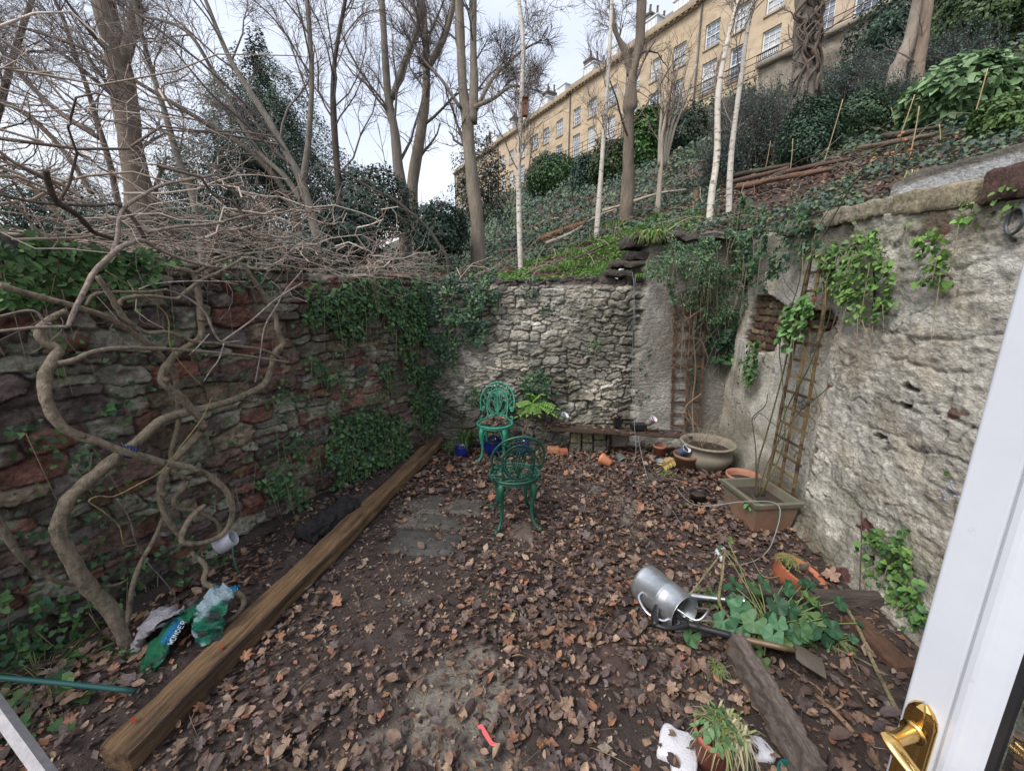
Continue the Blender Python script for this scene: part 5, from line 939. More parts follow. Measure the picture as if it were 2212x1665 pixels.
def tree(name, stems, label, cat, group, levels, col, tcol=None, seed=0, mat='bark', rmin=.0028, base=True, up=.12, ang=.7, trunkm=12, tmin=.3, lump=.12, extra=None, wob=.2):
    """stems: list of (list of (u,v), depth y or list, radius list)"""
    rng = np.random.default_rng(seed); r = None; Ps = []; Rs = []
    tg = G()
    for k, (px, yy, rad) in enumerate(stems):
        yl = np.broadcast_to(np.asarray(yy, float), (len(px),)); P = np.array([ony(u, v, y) for (u, v), y in zip(px, yl)]); rad = [q * (.86 if i_ < 2 else .76) for i_, q in enumerate(rad)]
        if k == 0:
            P0 = P[0].copy(); hz = float(hillz(P0[0], P0[1])); 
            if base and P0[2] > hz: P = np.vstack([[P0[0], P0[1], hz - .1], P]); rad = [rad[0] * 1.25] + list(rad)
            r = root(name, (P[0][0], P[0][1], max(hz, P[0][2]) if base else P[0][2]), label, cat, group)
        Q, RR = tube(tg, P, rad, trunkm, col, 6, lump=lump, seed=seed + k); ii = np.linspace(0, len(Q) - 1, 14).astype(int); Ps.append(Q[ii]); Rs.append(RR[ii])
    tg.make('trunk', M[mat], r)
    P = np.stack(Ps); R = np.stack(Rs); g = G(); tcol = np.array(tcol if tcol is not None else col, float)
    tm = tmin
    for lv, (nch, lr, rr, K, m_) in enumerate(levels):
        P, R = sprout(P, R, nch, lr, ang if lv == 0 else .75, up * (1 if lv < 2 else .5), K, rr, rng, tm, rmin * (1 if lv > 1 else 1.5), wob); tm = .2
        btubes(g, P, R, m_, tcol[None] * rng.uniform(.75, 1.2, (len(P), 1)))
    if levels: g.make('crown', M['twig'], r)
    return r
GREYB = (.20, .18, .15); DARKB = (.085, .07, .06); BROWNB = (.19, .152, .12)
tw = (.17, .14, .125)  # twigs lightened: glow of the sky behind them painted into the colour
def z2l(*a): return [z2(*q) for q in a]
def z3l(*a): return [z3(*q) for q in a]
def z1l(*a): return [z1(*q) for q in a]
# left group
tree('bare_tree', [([(322, 540), (305, 440), (285, 330), (268, 210), (245, 90), (215, -30), (190, -180)], 8.5, [.36, .30, .265, .25, .24, .23, .2]), ([(262, 150), (285, 60), (300, -60)], 8.5, [.12, .1, .08])],
     'massive brown barked tree trunk rising on the far left behind the wall', 'tree', None, [(12, .34, .32, 6, 5), (8, .45, .5, 5, 4), (7, .45, .6, 4, 3)], BROWNB, tw, 1, tmin=.25, rmin=.0038)
tree('bare_tree', [(z1l((2080, 1650), (1960, 1200), (1860, 1000), (1750, 800), (1500, 400), (1330, 0), (1200, -300)), 6.6, [.085, .075, .065, .06, .045, .03, .02]), (z1l((1960, 1200), (2000, 900), (2020, 500), (1990, 0), (1960, -300)), 6.6, [.055, .05, .045, .04, .03]), (z1l((1950, 1300), (1850, 1150), (1650, 950), (1400, 500), (1200, 200), (900, 100)), 6.7, [.05, .045, .04, .035, .03, .02])],
     'forked grey green tree leaning left above the vine behind the left wall', 'tree', None, [(11, .5, .5, 7, 5), (9, .5, .55, 5, 3), (8, .5, .6, 5, 3)], GREYB, tw, 2, up=.05, rmin=.0028, wob=.15)
tree('bare_tree', [(z1l((1900, 1350), (1640, 1000), (1300, 780), (1000, 600), (700, 420), (500, 300), (0, 140), (-300, 80)), 7.2, [.06, .05, .045, .04, .036, .03, .024, .02])],
     'thin dark tree whose long boughs arch far to the left over the vine', 'tree', None, [(14, .45, .5, 7, 4), (10, .5, .6, 5, 3), (7, .5, .6, 4, 3)], (.10, .08, .065), tw, 3, up=.12, rmin=.0028)
tree('bare_tree', [(z1l((1260, 1300), (1160, 1050), (1060, 700), (980, 450), (900, 150), (850, -100)), 7.8, [.075, .065, .055, .05, .04, .03])],
     'slim pale grey tree just right of the massive left trunk', 'tree', None, [(12, .4, .5, 6, 4), (10, .5, .6, 5, 3), (8, .5, .6, 5, 3)], GREYB, tw, 4, rmin=.0028)
tree('bare_tree', [(z1l((720, 1100), (620, 760), (560, 560), (480, 330), (400, 100), (300, -100)), 8.8, [.06, .055, .05, .045, .04, .03]), (z1l((650, 900), (400, 740), (200, 560), (0, 320), (-200, 150)), 8.8, [.06, .055, .05, .045, .04])],
     'leaning twin stemmed tree at the far left edge before the sky', 'tree', None, [(14, .45, .5, 6, 4), (10, .5, .6, 5, 3), (8, .5, .6, 4, 3)], (.13, .10, .085), tw, 5, rmin=.003)
tree('bare_tree', [([(-60, 470), (-20, 300), (30, 120), (90, -60)], 9.5, [.10, .09, .07, .05]), ([(-40, 200), (60, 250), (140, 330), (200, 420)], 9.5, [.05, .06, .06, .05])],
     'crooked brown tree partly cut by the left picture edge', 'tree', None, [(14, .5, .4, 6, 4), (10, .5, .6, 5, 3), (8, .5, .6, 4, 3)], BROWNB, tw, 6, rmin=.003)
tree('bare_tree', [(z1l((2212, 1350), (2170, 900), (2160, 500), (2200, 200), (2260, -100)), 9.5, [.09, .08, .06, .05, .04])],
     'thin dark tree behind the dark conical evergreen on its right', 'tree', None, [(14, .45, .45, 6, 4), (10, .5, .6, 5, 3), (8, .5, .6, 4, 3)], DARKB, tw, 7, rmin=.003)
# middle group
tree('bare_tree', [(z2l((400, 1290), (370, 1100), (345, 850), (300, 600), (275, 200), (255, -100)), 11, [.17, .155, .14, .12, .10, .08]), (z2l((330, 640), (430, 350), (500, 150), (520, -100)), 11, [.09, .08, .07, .05])],
     'grey forked tree left of the central pair with a steep right fork', 'tree', None, [(11, .36, .42, 6, 5), (8, .5, .55, 5, 3), (8, .5, .6, 5, 3)], GREYB, tw, 8, rmin=.0038)
tree('bare_tree', [(z2l((460, 1260), (500, 950), (545, 650), (550, 350), (520, -50)), 12, [.19, .165, .15, .12, .10]), (z2l((550, 450), (650, 280), (720, 60), (760, -150)), 12, [.11, .10, .09, .07])],
     'pale grey tree with a broad V fork just left of the big twin trunk', 'tree', None, [(11, .36, .42, 6, 5), (8, .5, .55, 5, 3), (8, .5, .6, 5, 3)], (.24, .205, .165), tw, 9, rmin=.0038)
tree('bare_tree', [(z2l((880, 1460), (850, 1200), (830, 1000), (815, 800), (790, 600), (775, 300), (765, 0), (760, -300)), 9.2, [.17, .165, .16, .16, .13, .115, .11, .1]), (z2l((850, 800), (860, 550), (855, 300), (855, 0), (850, -300)), 9.2, [.12, .10, .09, .09, .08]), (z2l((870, 720), (950, 560), (1010, 480), (1160, 340), (1300, 260)), 9.2, [.05, .045, .038, .03, .018]), (z2l((860, 700), (1000, 630), (1120, 560), (1300, 600)), 9.1, [.05, .04, .03, .015]), (z2l((770, 700), (650, 520), (540, 400), (400, 200)), 9.1, [.045, .035, .028, .018])],
     'large grey twin trunked tree standing in the centre of the hillside', 'tree', None, [(9, .40, .38, 7, 5), (9, .5, .55, 5, 3), (8, .5, .6, 5, 3)], (.235, .20, .16), (.11, .09, .085), 10, rmin=.004, ang=.9)
tree('bare_tree', [(z2l((690, 1690), (640, 1600), (560, 1480), (400, 1340), (300, 1270), (200, 1225), (0, 1110), (-150, 1060)), [6.4] * 8, [.032, .03, .03, .028, .026, .02, .016, .01])],
     'low dark branching sapling leaning left out of the ivy bank', 'sapling', None, [(12, .4, .5, 6, 4), (6, .5, .6, 4, 3)], (.07, .06, .05), (.09, .07, .06), 11, up=.15, rmin=.0025)
# birches
BIRCH = (.60, .555, .49)
def birch(px, y, rad, label, seed, lv):
    tree('birch_tree', [(px, y, rad)], label, 'birch', 'white barked birches on the slope', lv, BIRCH, (.20, .165, .14), seed, 'birch', rmin=.003, tmin=.35, lump=.1, ang=.6, up=.2)
birch(z2l((1160, 1720), (1152, 1400), (1150, 1100), (1165, 700), (1178, 300), (1150, 0), (1130, -250)), 7.2, [.052, .052, .05, .047, .043, .038, .03], 'leftmost white birch trunk with a small brown bird box', 12, [(13, .30, .30, 7, 4), (9, .5, .6, 5, 3), (8, .5, .6, 4, 3)])
birch(z2l((1650, 1590), (1665, 1350), (1685, 1100), (1720, 600), (1742, 250), (1755, -50), (1765, -300)), 8.2, [.062, .06, .056, .052, .046, .04, .03], 'second white birch trunk from the left, pale cream at its base', 13, [(13, .30, .30, 7, 4), (9, .5, .6, 5, 3), (8, .5, .6, 4, 3)])
birch(z3l((170, 1450), (190, 1250), (222, 1000), (232, 600), (300, 230), (370, -20), (440, -250)), 5.9, [.055, .053, .053, .046, .038, .032, .026], 'left one of the close pair of white birches by the slate ledge', 14, [(8, .28, .34, 6, 4), (7, .5, .6, 5, 3), (5, .5, .6, 4, 3)])
birch(z3l((298, 1390), (305, 1150), (332, 850), (385, 450), (420, 200), (460, -20), (500, -250)), 6.4, [.05, .048, .046, .040, .034, .03, .025], 'right one of the close pair of white birches, slightly thinner', 15, [(8, .28, .34, 6, 4), (7, .5, .6, 5, 3), (5, .5, .6, 4, 3)])
r = root('bird_box', ony(*z2(1190, 700), 7.1), 'small reddish brown board bird box on the leftmost birch', 'bird box'); g = G(); p = ony(*z2(1192, 700), 7.12); box(g, p, (.075, .10, .24), None, (.22, .10, .06)); box(g, p + (0, -.01, .125), (.10, .14, .015), None, (.16, .08, .05)); g.make('box_body', M['wood'], r, smooth=False); g = G(); lathe(g, [(0, 0), (.018, 0)], 12, X3(p + (0, -.052, .04), (0, -1, 0)), (.01, .01, .01)); g.make('entrance_hole', M['gasket'], r)
# right trunks
tree('bare_tree', [(z2l((1855, 1250), (1862, 1000), (1868, 780), (1870, 680), (1890, 480), (1930, 280), (1945, 0), (1960, -300)), 11, [.17, .155, .14, .20, .145, .14, .13, .11]), (z2l((1875, 500), (1845, 350), (1775, 200), (1755, 50), (1700, -150)), 11, [.09, .085, .075, .06, .05])],
     'knobbly brown tree with burrs and a left fork before the stone houses', 'tree', None, [(10, .34, .32, 6, 4), (7, .5, .55, 5, 3), (6, .5, .6, 4, 3)], (.20, .16, .125), tw, 16, rmin=.0045, lump=.3)
tree('bare_tree', [(z3l((778, 660), (785, 520), (790, 400), (792, 200), (800, 0), (808, -300)), 12.5, [.40, .36, .34, .33, .34, .33])],
     'thick grey trunk wrapped in old ivy stems at the upper right', 'tree', None, [(8, .3, .15, 6, 4), (7, .5, .5, 5, 3), (5, .5, .6, 4, 3)], (.19, .165, .135), tw, 17, rmin=.0038)
rr_ = np.random.default_rng(6)
g = G(); 
for k in range(9):
    ph = k * .7; P = []
    for j in range(9):
        q = ony(*z3(785 + j * 2, 640 - j * 85), 12.5); a_ = ph + j * rr_.uniform(-.4, .5); P.append(q + np.array((math.cos(a_) * .37, -abs(math.sin(a_)) * .37, 0)))
    tube(g, P, rr_.uniform(.02, .045), 5, (.13, .10, .08), 4)
tag(g.make('climbing_ivy', M['bark']), 'old woody ivy stems clinging to the thick upper right trunk', 'ivy')
tree('bare_tree', [(z3l((1390, 480), (1420, 400), (1480, 250), (1530, 0), (1580, -250)), 11.5, [.22, .20, .19, .17, .15])], 'pale leaning trunk at the upper right, left of its neighbour', 'tree', None, [(7, .3, .2, 6, 4), (6, .5, .5, 5, 3)], (.27, .23, .19), tw, 18, rmin=.0038)
tree('bare_tree', [(z3l((1520, 480), (1530, 400), (1565, 220), (1592, 0), (1630, -250)), 11.2, [.17, .15, .14, .13, .11])], 'browner trunk close beside the pale leaning trunk, upper right', 'tree', None, [(7, .3, .2, 6, 4), (6, .5, .5, 5, 3)], (.22, .17, .13), tw, 19, rmin=.0038)
tree('coppiced_tree', [(z2l((2070, 1090), (2075, 900), (2100, 740), (2070, 600), (2000, 350)), 10.5, [.06, .045, .04, .03, .02])] + [(z2l((2060 + k * 9, 1080), (2065 + k * 22, 850), (2075 + k * 34, 700), (2060 + k * 60, 420)), 10.5 + .05 * k, [.05, .04, .035, .02]) for k in range(5)],
     'many stemmed pale coppiced shrub with fanning branches before the houses', 'shrub', None, [(6, .5, .5, 6, 4), (7, .5, .6, 4, 3)], (.40, .35, .29), (.2, .15, .12), 20, rmin=.003, up=.2)

# ================================================================== shrubs and evergreens
def shrub(name, px, rx_px, rz_px, label, cols, leaf, size, n, seed, depth=None, mat='ivy', tm=OVAL, shape='ball', cat='shrub', rz_extra=0, inner=.35, lump=.35, groupn=None):
    rng = np.random.default_rng(seed); c = onhill(*px) if depth is None else ony(px[0], px[1], depth); dp = c[1] * ct - (c[2] - EYE) * st; k = dp / F_; rx = rx_px * k; rz = rz_px * k
    cz = c[2] + rz * .8; r = root(name, c, label, cat, groupn); cen = np.array((c[0], c[1] + rx * .35, cz))
    d = nrm(rng.normal(0, 1, (n, 3))); d = d[(d[:, 2] > -.75)]; n = len(d)
    lum = 1 + lump * (fbm(d[:, 0] * 2.6 + d[:, 2] * 2.1 + seed, d[:, 1] * 2.6 + d[:, 2] * 1.7, 4, seed) - .5) * 2
    rad = np.where(rng.random(n) < inner, rng.uniform(.45, .95, n), rng.uniform(.9, 1.06, n)) * lum; prof = 1.
    P = d * rad[:, None]
    if shape == 'cone': f = np.clip(1.12 - (P[:, 2] + 1) / 2.05, .07, 1)[:, None] ** .62; P = P * np.concatenate([f * 1.1, f * 1.1, np.ones_like(f)], 1)
    P = cen + P * np.array((rx, rx * .85, rz)); g = G()
    scatter(g, tm, P, d + (0, 0, .45), rng.uniform(.7, 1.3, n) * size, cmix(n, cols, rng, .25), down=d * .6 + (0, 0, -.35), spin=.5, jit=.45, rng=rng); g.make('foliage', M[mat], r)
    g = G(); m_ = 9; Pb = np.zeros((m_, 5, 3)); t = np.linspace(0, 1, 5); e = nrm(rng.normal(0, 1, (m_, 3)) * (1, 1, .4) + (0, 0, 1.0))
    Pb[:] = (c - (0, 0, .15))[None, None] * 0 + np.array((cen[0], cen[1], c[2] - .2)); Pb = Pb + e[:, None] * t[None, :, None] * np.array((rx, rx, rz * 1.25)) * .85
    btubes(g, Pb, np.tile(np.linspace(.035, .01, 5) * k / .011 * .6, (m_, 1)), 5, (.10, .08, .06)); g.make('stem', M['bark'], r); return c, rx, rz
HOL = [(.03, .065, .045), (.045, .085, .06), (.065, .11, .08), (.02, .045, .035)]
LAU = [(.035, .09, .02), (.06, .14, .03), (.085, .18, .04), (.02, .055, .018)]
BLU = [(.06, .085, .08), (.08, .11, .10), (.045, .065, .06), (.10, .13, .115)]
shrub('evergreen_tree', (580, 530), 165, 205, 'tall dark conical evergreen tree behind the leaning left trees', [(.06, .10, .075), (.09, .14, .10), (.045, .08, .06), (.12, .165, .13)], 1, .065, 85000, 1, depth=12.5, tm=SMALL, shape='cone', cat='tree', lump=.9)
shrub('evergreen_tree', (430, 520), 85, 120, 'smaller dark evergreen left of the tall conical evergreen', HOL, 1, .06, 18000, 2, depth=12, tm=SMALL, lump=.6, cat='tree')
shrub('holly_bush', (735, 560), 75, 60, 'dark holly bush under the leaning sapling beyond the left wall', HOL + [(.06, .10, .09)], 1, .07, 8000, 3, depth=7.5, tm=OVAL, lump=.5)
shrub('holly_bush', (640, 575), 80, 40, 'grey green low holly bush directly behind the end of the vine', BLU + HOL, 1, .07, 7000, 4, depth=6.6, tm=OVAL, lump=.5)
shrub('holly_bush', (800, 500), 70, 70, 'dark holly between the forked grey tree and the leaning sapling', HOL, 1, .08, 8000, 5, depth=9.5, tm=SMALL, lump=.6)
shrub('holly_bush', (945, 540), 60, 55, 'dark green holly at the left foot of the twin trunked tree', HOL, 1, .07, 6000, 6, depth=8.4, tm=OVAL, lump=.5)
shrub('dark_thicket', (60, 510), 120, 75, 'dark evergreen thicket at the far left behind the wall', HOL, 1, .06, 14000, 7, depth=10.5, tm=SMALL, lump=.7)
shrub('dark_thicket', (215, 530), 90, 45, 'low dark thicket around the base of the massive left trunk', HOL + BLU[:1], 1, .055, 10000, 8, depth=9.5, tm=SMALL, lump=.7)
shrub('dark_thicket', (330, 545), 90, 50, 'low brown green thicket between the massive trunk and the small evergreen', HOL + [(.08, .06, .05)], 1, .055, 9000, 9, depth=8.6, tm=SMALL, lump=.7)
shrub('dark_thicket', (500, 560), 120, 60, 'wide dark green thicket at the foot of the conical evergreen', HOL + BLU[:1], 1, .055, 13000, 10, depth=8.5, tm=SMALL, lump=.7)
shrub('dark_thicket', (1035, 470), 60, 85, 'brown green twiggy thicket right behind the twin trunked tree', [(.07, .08, .05), (.09, .075, .06), (.04, .06, .035)], 1, .08, 7000, 11, depth=14, tm=SMALL, lump=.8)
shrub('laurel_bush', (1190, 418), 52, 46, 'round clipped dark green bush beside the leftmost birch', [(.04, .09, .025), (.06, .13, .04), (.03, .07, .03)], 1, .22, 9000, 12, tm=OVAL, lump=.3)
shrub('laurel_bush', (1403, 352), 50, 60, 'tall rounded bright green bush right of the knobbly tree', LAU, 1, .22, 9000, 13, tm=OVAL, lump=.35)
shrub('laurel_bush', (1320, 395), 40, 48, 'olive green bush between the second birch and the knobbly tree', [(.05, .08, .03), (.08, .11, .04), (.04, .06, .03)], 1, .17, 7000, 14, tm=OVAL, lump=.5)
shrub('laurel_bush', (1268, 410), 32, 40, 'small dark bush touching the round clipped bush', HOL, 1, .17, 5500, 15, tm=OVAL, lump=.5)
shrub('laurel_bush', (1475, 320), 50, 45, 'dark brownish bush behind the coppiced shrub under the houses', HOL + [(.09, .07, .04)], 1, .17, 7000, 16, tm=SMALL, lump=.6)
shrub('glossy_bush', (1755, 350), 58, 72, 'dense glossy dark green bush behind the canes in the upper bed', HOL + [(.04, .10, .035)], 1, .055, 11000, 17, tm=OVAL, lump=.35)
shrub('glossy_bush', (1872, 300), 60, 55, 'mid green leafy bush right of the dense glossy bush', [(.05, .10, .05), (.08, .14, .06), (.035, .07, .045)], 1, .055, 9000, 18, tm=OVAL, lump=.5)
shrub('broadleaf_shrub', (2085, 262), 95, 70, 'shrub with big pale edged glossy leaves at the right above the white wall', [(.15, .25, .11), (.20, .32, .15), (.09, .17, .07), (.24, .36, .20)], 1, .17, 3000, 19, mat='leaf', tm=OVAL, lump=.3, inner=.25)
shrub('broadleaf_shrub', (2195, 290), 60, 45, 'small leaved yellow green shrub at the right picture edge', [(.12, .20, .06), (.08, .15, .05)], 1, .05, 7000, 20, mat='leaf', tm=OVAL, lump=.5)
shrub('upper_bush', (2150, 110), 110, 100, 'dark green bank of foliage in the top right corner', [(.06, .10, .03), (.08, .13, .04), (.03, .06, .03)], 1, .13, 12000, 21, tm=OVAL, lump=.5)
shrub('upper_bush', (1985, 120), 100, 75, 'dark ivy mound on the slope left of the black doorway', HOL + [(.03, .08, .03)], 1, .14, 12000, 22, tm=OVAL, lump=.5)
def wispy(name, px, rx_px, rz_px, label, seed, n=900, cols=BLU):
    n = int(n * 1.5); cols = [(q[0] * 1.15, q[1] * 1.3, q[2] * 1.25) for q in cols]
    rng = np.random.default_rng(seed); c = onhill(*px); dp = c[1] * ct - (c[2] - EYE) * st; k = dp / F_; rx = rx_px * k; rz = rz_px * k; r = root(name, c, label, 'shrub')
    K = 6; a = rng.uniform(0, 6.28, n); e = np.stack([np.cos(a) * rng.uniform(.1, 1, n), np.sin(a) * rng.uniform(.1, .9, n), rng.uniform(.4, 1.3, n)], 1); t = np.linspace(0, 1, K); P = np.zeros((n, K, 3))
    P[:] = (np.c_[c[0] + rng.normal(0, rx * .35, n), c[1] + rx * .4 + rng.normal(0, rx * .3, n), np.full(n, c[2])])[:, None]; P = P + e[:, None] * t[None, :, None] * np.array((rx * .8, rx * .7, rz * 1.5)); P[..., 2] -= (t ** 2.4)[None] * rz * rng.uniform(.1, .7, n)[:, None]; P[..., 0] -= (t ** 2)[None] * rx * .25
    g = G(); btubes(g, P, np.tile(np.linspace(.006, .0025, K) * max(1, k / .009), (n, 1)), 3, (.12, .10, .09)); g.make('stem', M['twig'], r)
    m_ = 26; idx = rng.integers(0, n, n * m_); tt = rng.uniform(.25, 1, n * m_) * (K - 1); i = np.minimum(tt.astype(int), K - 2); w_ = (tt - i)[:, None]; Q = P[idx, i] * (1 - w_) + P[idx, i + 1] * w_; d = nrm(P[idx, i + 1] - P[idx, i])
    Q = Q + rng.normal(0, .02 * k / .008, Q.shape); g = G(); scatter(g, SMALL, Q, rng.normal(0, 1, Q.shape) + (0, 0, .8), rng.uniform(.7, 1.3, len(Q)) * .030 * k / .008, cmix(len(Q), cols, rng, .25), down=d, spin=.6, rng=rng); g.make('foliage', M['ivy'], r)
wispy('feathery_shrub', (1650, 360), 85, 105, 'big feathery blue grey shrub behind the close pair of birches', 31, 1000)
wispy('feathery_shrub', (1575, 400), 45, 60, 'lower left feathery blue grey shrub behind the birches', 32, 420)
wispy('feathery_shrub', (1880, 215), 85, 60, 'feathery grey shrub under the tall white window', 33, 600)
wispy('feathery_shrub', (2060, 175), 110, 65, 'wide silvery feathery shrub above the broad leaved shrub', 34, 700)
wispy('feathery_shrub', (1960, 265), 70, 60, 'dark feathery shrub left of the broad leaved shrub', 35, 500, BLU + HOL)

# ================================================================== hillside cover
rng = np.random.default_rng(77)
def OKQ(x, y): return (.852 * x + .524 * y < 31.5)
def hsamp(n, r0, r1, a0, a1, rng):
    r_ = np.exp(rng.uniform(math.log(r0), math.log(r1), n)); a = np.radians(rng.uniform(a0, a1, n)); x = r_ * np.sin(a); y = r_ * np.cos(a); ok = ~inside(x, y, .12) & ~((np.abs(x - 3) < .1) & (y < 3.5) & (y > .3)) & OKQ(x, y); x = x[ok]; y = y[ok]; r_ = r_[ok]; return x, y, hillz(x, y), r_
def hnorm(x, y): e = .05; return nrm(np.stack([-(hillz(x + e, y) - hillz(x - e, y)) / (2 * e), -(hillz(x, y + e) - hillz(x, y - e)) / (2 * e), np.ones_like(x)], 1))
x, y, z, r_ = hsamp(125000, 4.9, 70, -58, 62, rng); m = fbm(x * .7 + 3, y * .7, 4, 51) + .12 * sst(2, -3, x) + .05 * sst(8, 14, r_) - .2 * ((x > -.2) & (x < 2.2) & (y < 7.6)) + .16 * ((x > 1.9) & (y < 5.9) & (y > 3.4)) - .05 * ((x > 2.5) & (y > 6) & (r_ < 11)); k = (m > .545) | ((r_ > 22) & (m > .46)); x, y, z, r_ = x[k], y[k], z[k], r_[k]; n = len(x)
g = G(); sc = np.clip(r_ / 8, .7, 5); scatter(g, HEART, np.stack([x, y, z + rng.uniform(.01, .16, n) * sc], 1), hnorm(x, y), .048 * sc * rng.uniform(.6, 1.3, n), cmix(n, IVYD[1:3] + BLU[:2] + [(.075, .13, .065), (.11, .16, .09), (.13, .17, .08)], rng), jit=.6, rng=rng); tag(g.make('ivy_ground_cover', M['ivy']), 'dark glossy ivy covering much of the slope', 'ivy', kind='stuff')
x, y, z, r_ = hsamp(62000, 4.9, 45, -55, 62, rng); m = fbm(x * .7 + 3, y * .7, 4, 51); k = m < .70; x, y, z, r_ = x[k], y[k], z[k], r_[k]; n = len(x)
g = G(); litter(g, np.stack([x, y, z + .02], 1), hnorm(x, y) + rng.normal(0, .35, (n, 3)), np.clip(r_ / 8, .8, 2.5) * .07 * rng.uniform(.6, 1.2, n), rng, .3); tag(g.make('slope_leaf_litter', M['dead']), 'reddish brown fallen leaves lying between the ivy on the slope', 'fallen leaves', kind='stuff')
def grass(name, p, r_, h, n, cols, label, seed, droop=.5, cat='grass', group='green grassy tufts on the slope'):
    rng = np.random.default_rng(seed); K = 5; a = rng.uniform(0, 6.28, n); t = np.linspace(0, 1, K); b = np.c_[rng.normal(0, r_ * .4, (n, 2)), np.zeros(n)]; out_ = rng.uniform(.1, .9, n) * h; P = np.zeros((n, K, 3)); P[:] = (np.asarray(p) + b)[:, None]; hh = h * rng.uniform(.5, 1.15, n)
    P[..., 0] += np.cos(a)[:, None] * out_[:, None] * t ** 1.6; P[..., 1] += np.sin(a)[:, None] * out_[:, None] * t ** 1.6; P[..., 2] += hh[:, None] * (t - droop * t ** 3)
    W = np.stack([-np.sin(a), np.cos(a), np.zeros(n)], 1)[:, None] * (np.array([.8, 1, .85, .5, .05]) * .0045 * max(1, h / .16))[None, :, None]; V = np.stack([P - W, P + W], 2).reshape(-1, 3); i, j = np.meshgrid(np.arange(n), np.arange(K - 1), indexing='ij'); b_ = (i * K * 2 + j * 2).ravel()
    g = G(); g.add(V, np.stack([b_, b_ + 1, b_ + 3, b_ + 2], 1), np.repeat(cmix(n, cols, rng, .25), K * 2, 0)); return tag(g.make(name, M['leaf'], smooth=False), label, cat, group)
GR = [(.10, .22, .035), (.14, .30, .05), (.08, .17, .035), (.18, .32, .09)]
for k, (u, v, w_, h, lab) in enumerate(((1190, 585, .35, .14, 'bright grass fringe on the wall top right of the leftmost birch'), (1240, 575, .4, .14, 'green bulb shoots midway between the first two birches'), (1290, 588, .35, .12, 'bright green shoots on the wall rim under the second birch'), (1335, 575, .3, .12, 'green shoots just left of the broken wall stones'), (1150, 560, .2, .16, 'small grass tuft touching the leftmost birch base'), (1150, 528, .25, .18, 'tuft of daffodil leaves behind the leftmost birch'), (1335, 492, .35, .26, 'tall bulb leaves right of the second birch'), (1370, 470, .3, .26, 'upper tall bulb leaves near the fallen branches'), (1420, 475, .25, .22, 'bulb leaves left of the close pair of birches'), (1255, 545, .35, .12, 'low green patch behind the wall rim'), (1440, 350, .3, .3, 'tuft of leaves under the coppiced shrub'), (1395, 385, .3, .2, 'faint green tuft near the ivy foot of the knobbly tree'), (1220, 500, .3, .2, 'grass tuft beside the end of the rotten log'), (1500, 470, .2, .12, 'short green tuft at the foot of the left paired birch'))):
    grass('grass_tuft', onhill(u, v) + (0, 0, -.01), w_, h, 260, GR, lab, 100 + k)
p = ony(1405, 520, 4.72); p[2] = 2.50; grass('hanging_grass', p, .16, .26, 420, GR[:2] + [(.30, .27, .12), (.36, .30, .17), (.2, .24, .1)], 'large tuft of yellowing grass hanging over the back wall top near the corner', 130, droop=1.25, group=None)
grass('hanging_grass', onhill(1960, 392) + (0, -.1, .0), .10, .22, 200, [(.28, .30, .12), (.36, .34, .18)], 'pale dry grass spilling over the corner of the white retaining wall', 131, droop=1.3, group=None)
p = ony(1382, 600, 4.72); grass('hanging_grass', p, .05, .12, 90, GR, 'little fern-like tuft below the broken stones', 132, droop=1.0, group=None)
# small creeping green plants on the near slope
x, y, z, r_ = hsamp(40000, 4.95, 9, -3, 24, rng); k = fbm(x * 1.6, y * 1.6, 3, 61) > .44; x, y, z, r_ = x[k], y[k], z[k], r_[k]; n = len(x); g = G(); scatter(g, OVAL, np.stack([x, y, z + rng.uniform(.01, .06, n)], 1), (0, 0, 1), rng.uniform(.02, .05, n), cmix(n, GR, rng), jit=.5, rng=rng); tag(g.make('creeping_greenery', M['leaf']), 'low bright green weeds on the bank above the back wall', 'weeds', kind='stuff')
x, y, z, r_ = hsamp(1000, 5.0, 26, -50, 60, rng); n = len(x); a = rng.uniform(0, 6.28, n); K = 6; t = np.linspace(0, 1, K); L = rng.uniform(.25, 1.1, n) * np.clip(r_ / 8, .7, 2.2); P = np.zeros((n, K, 3)); h = rng.uniform(0, .35, n) * L
P[..., 0] = x[:, None] + np.cos(a)[:, None] * L[:, None] * t; P[..., 1] = y[:, None] + np.sin(a)[:, None] * L[:, None] * t; P[..., 2] = (z + .05)[:, None] + np.sin(t * 2.6)[None] * h[:, None] + (.852 * np.cos(a) + .524 * np.sin(a))[:, None] * .35 * L[:, None] * t; P += rng.normal(0, .02, P.shape) * L[:, None, None]
P = P[(P[..., 1].min(1) > 4.95)]; n = len(P); g = G(); btubes(g, P, np.tile(np.linspace(.006, .003, K), (n, 1)) * rng.uniform(.4, 1.3, (n, 1)), 4, cmix(n, [(.17, .12, .09), (.26, .20, .15), (.11, .08, .065), (.33, .27, .21)], rng)); tag(g.make('brushwood', M['twig']), 'thin brown twigs and bramble stems littering the slope', 'twigs', kind='stuff')
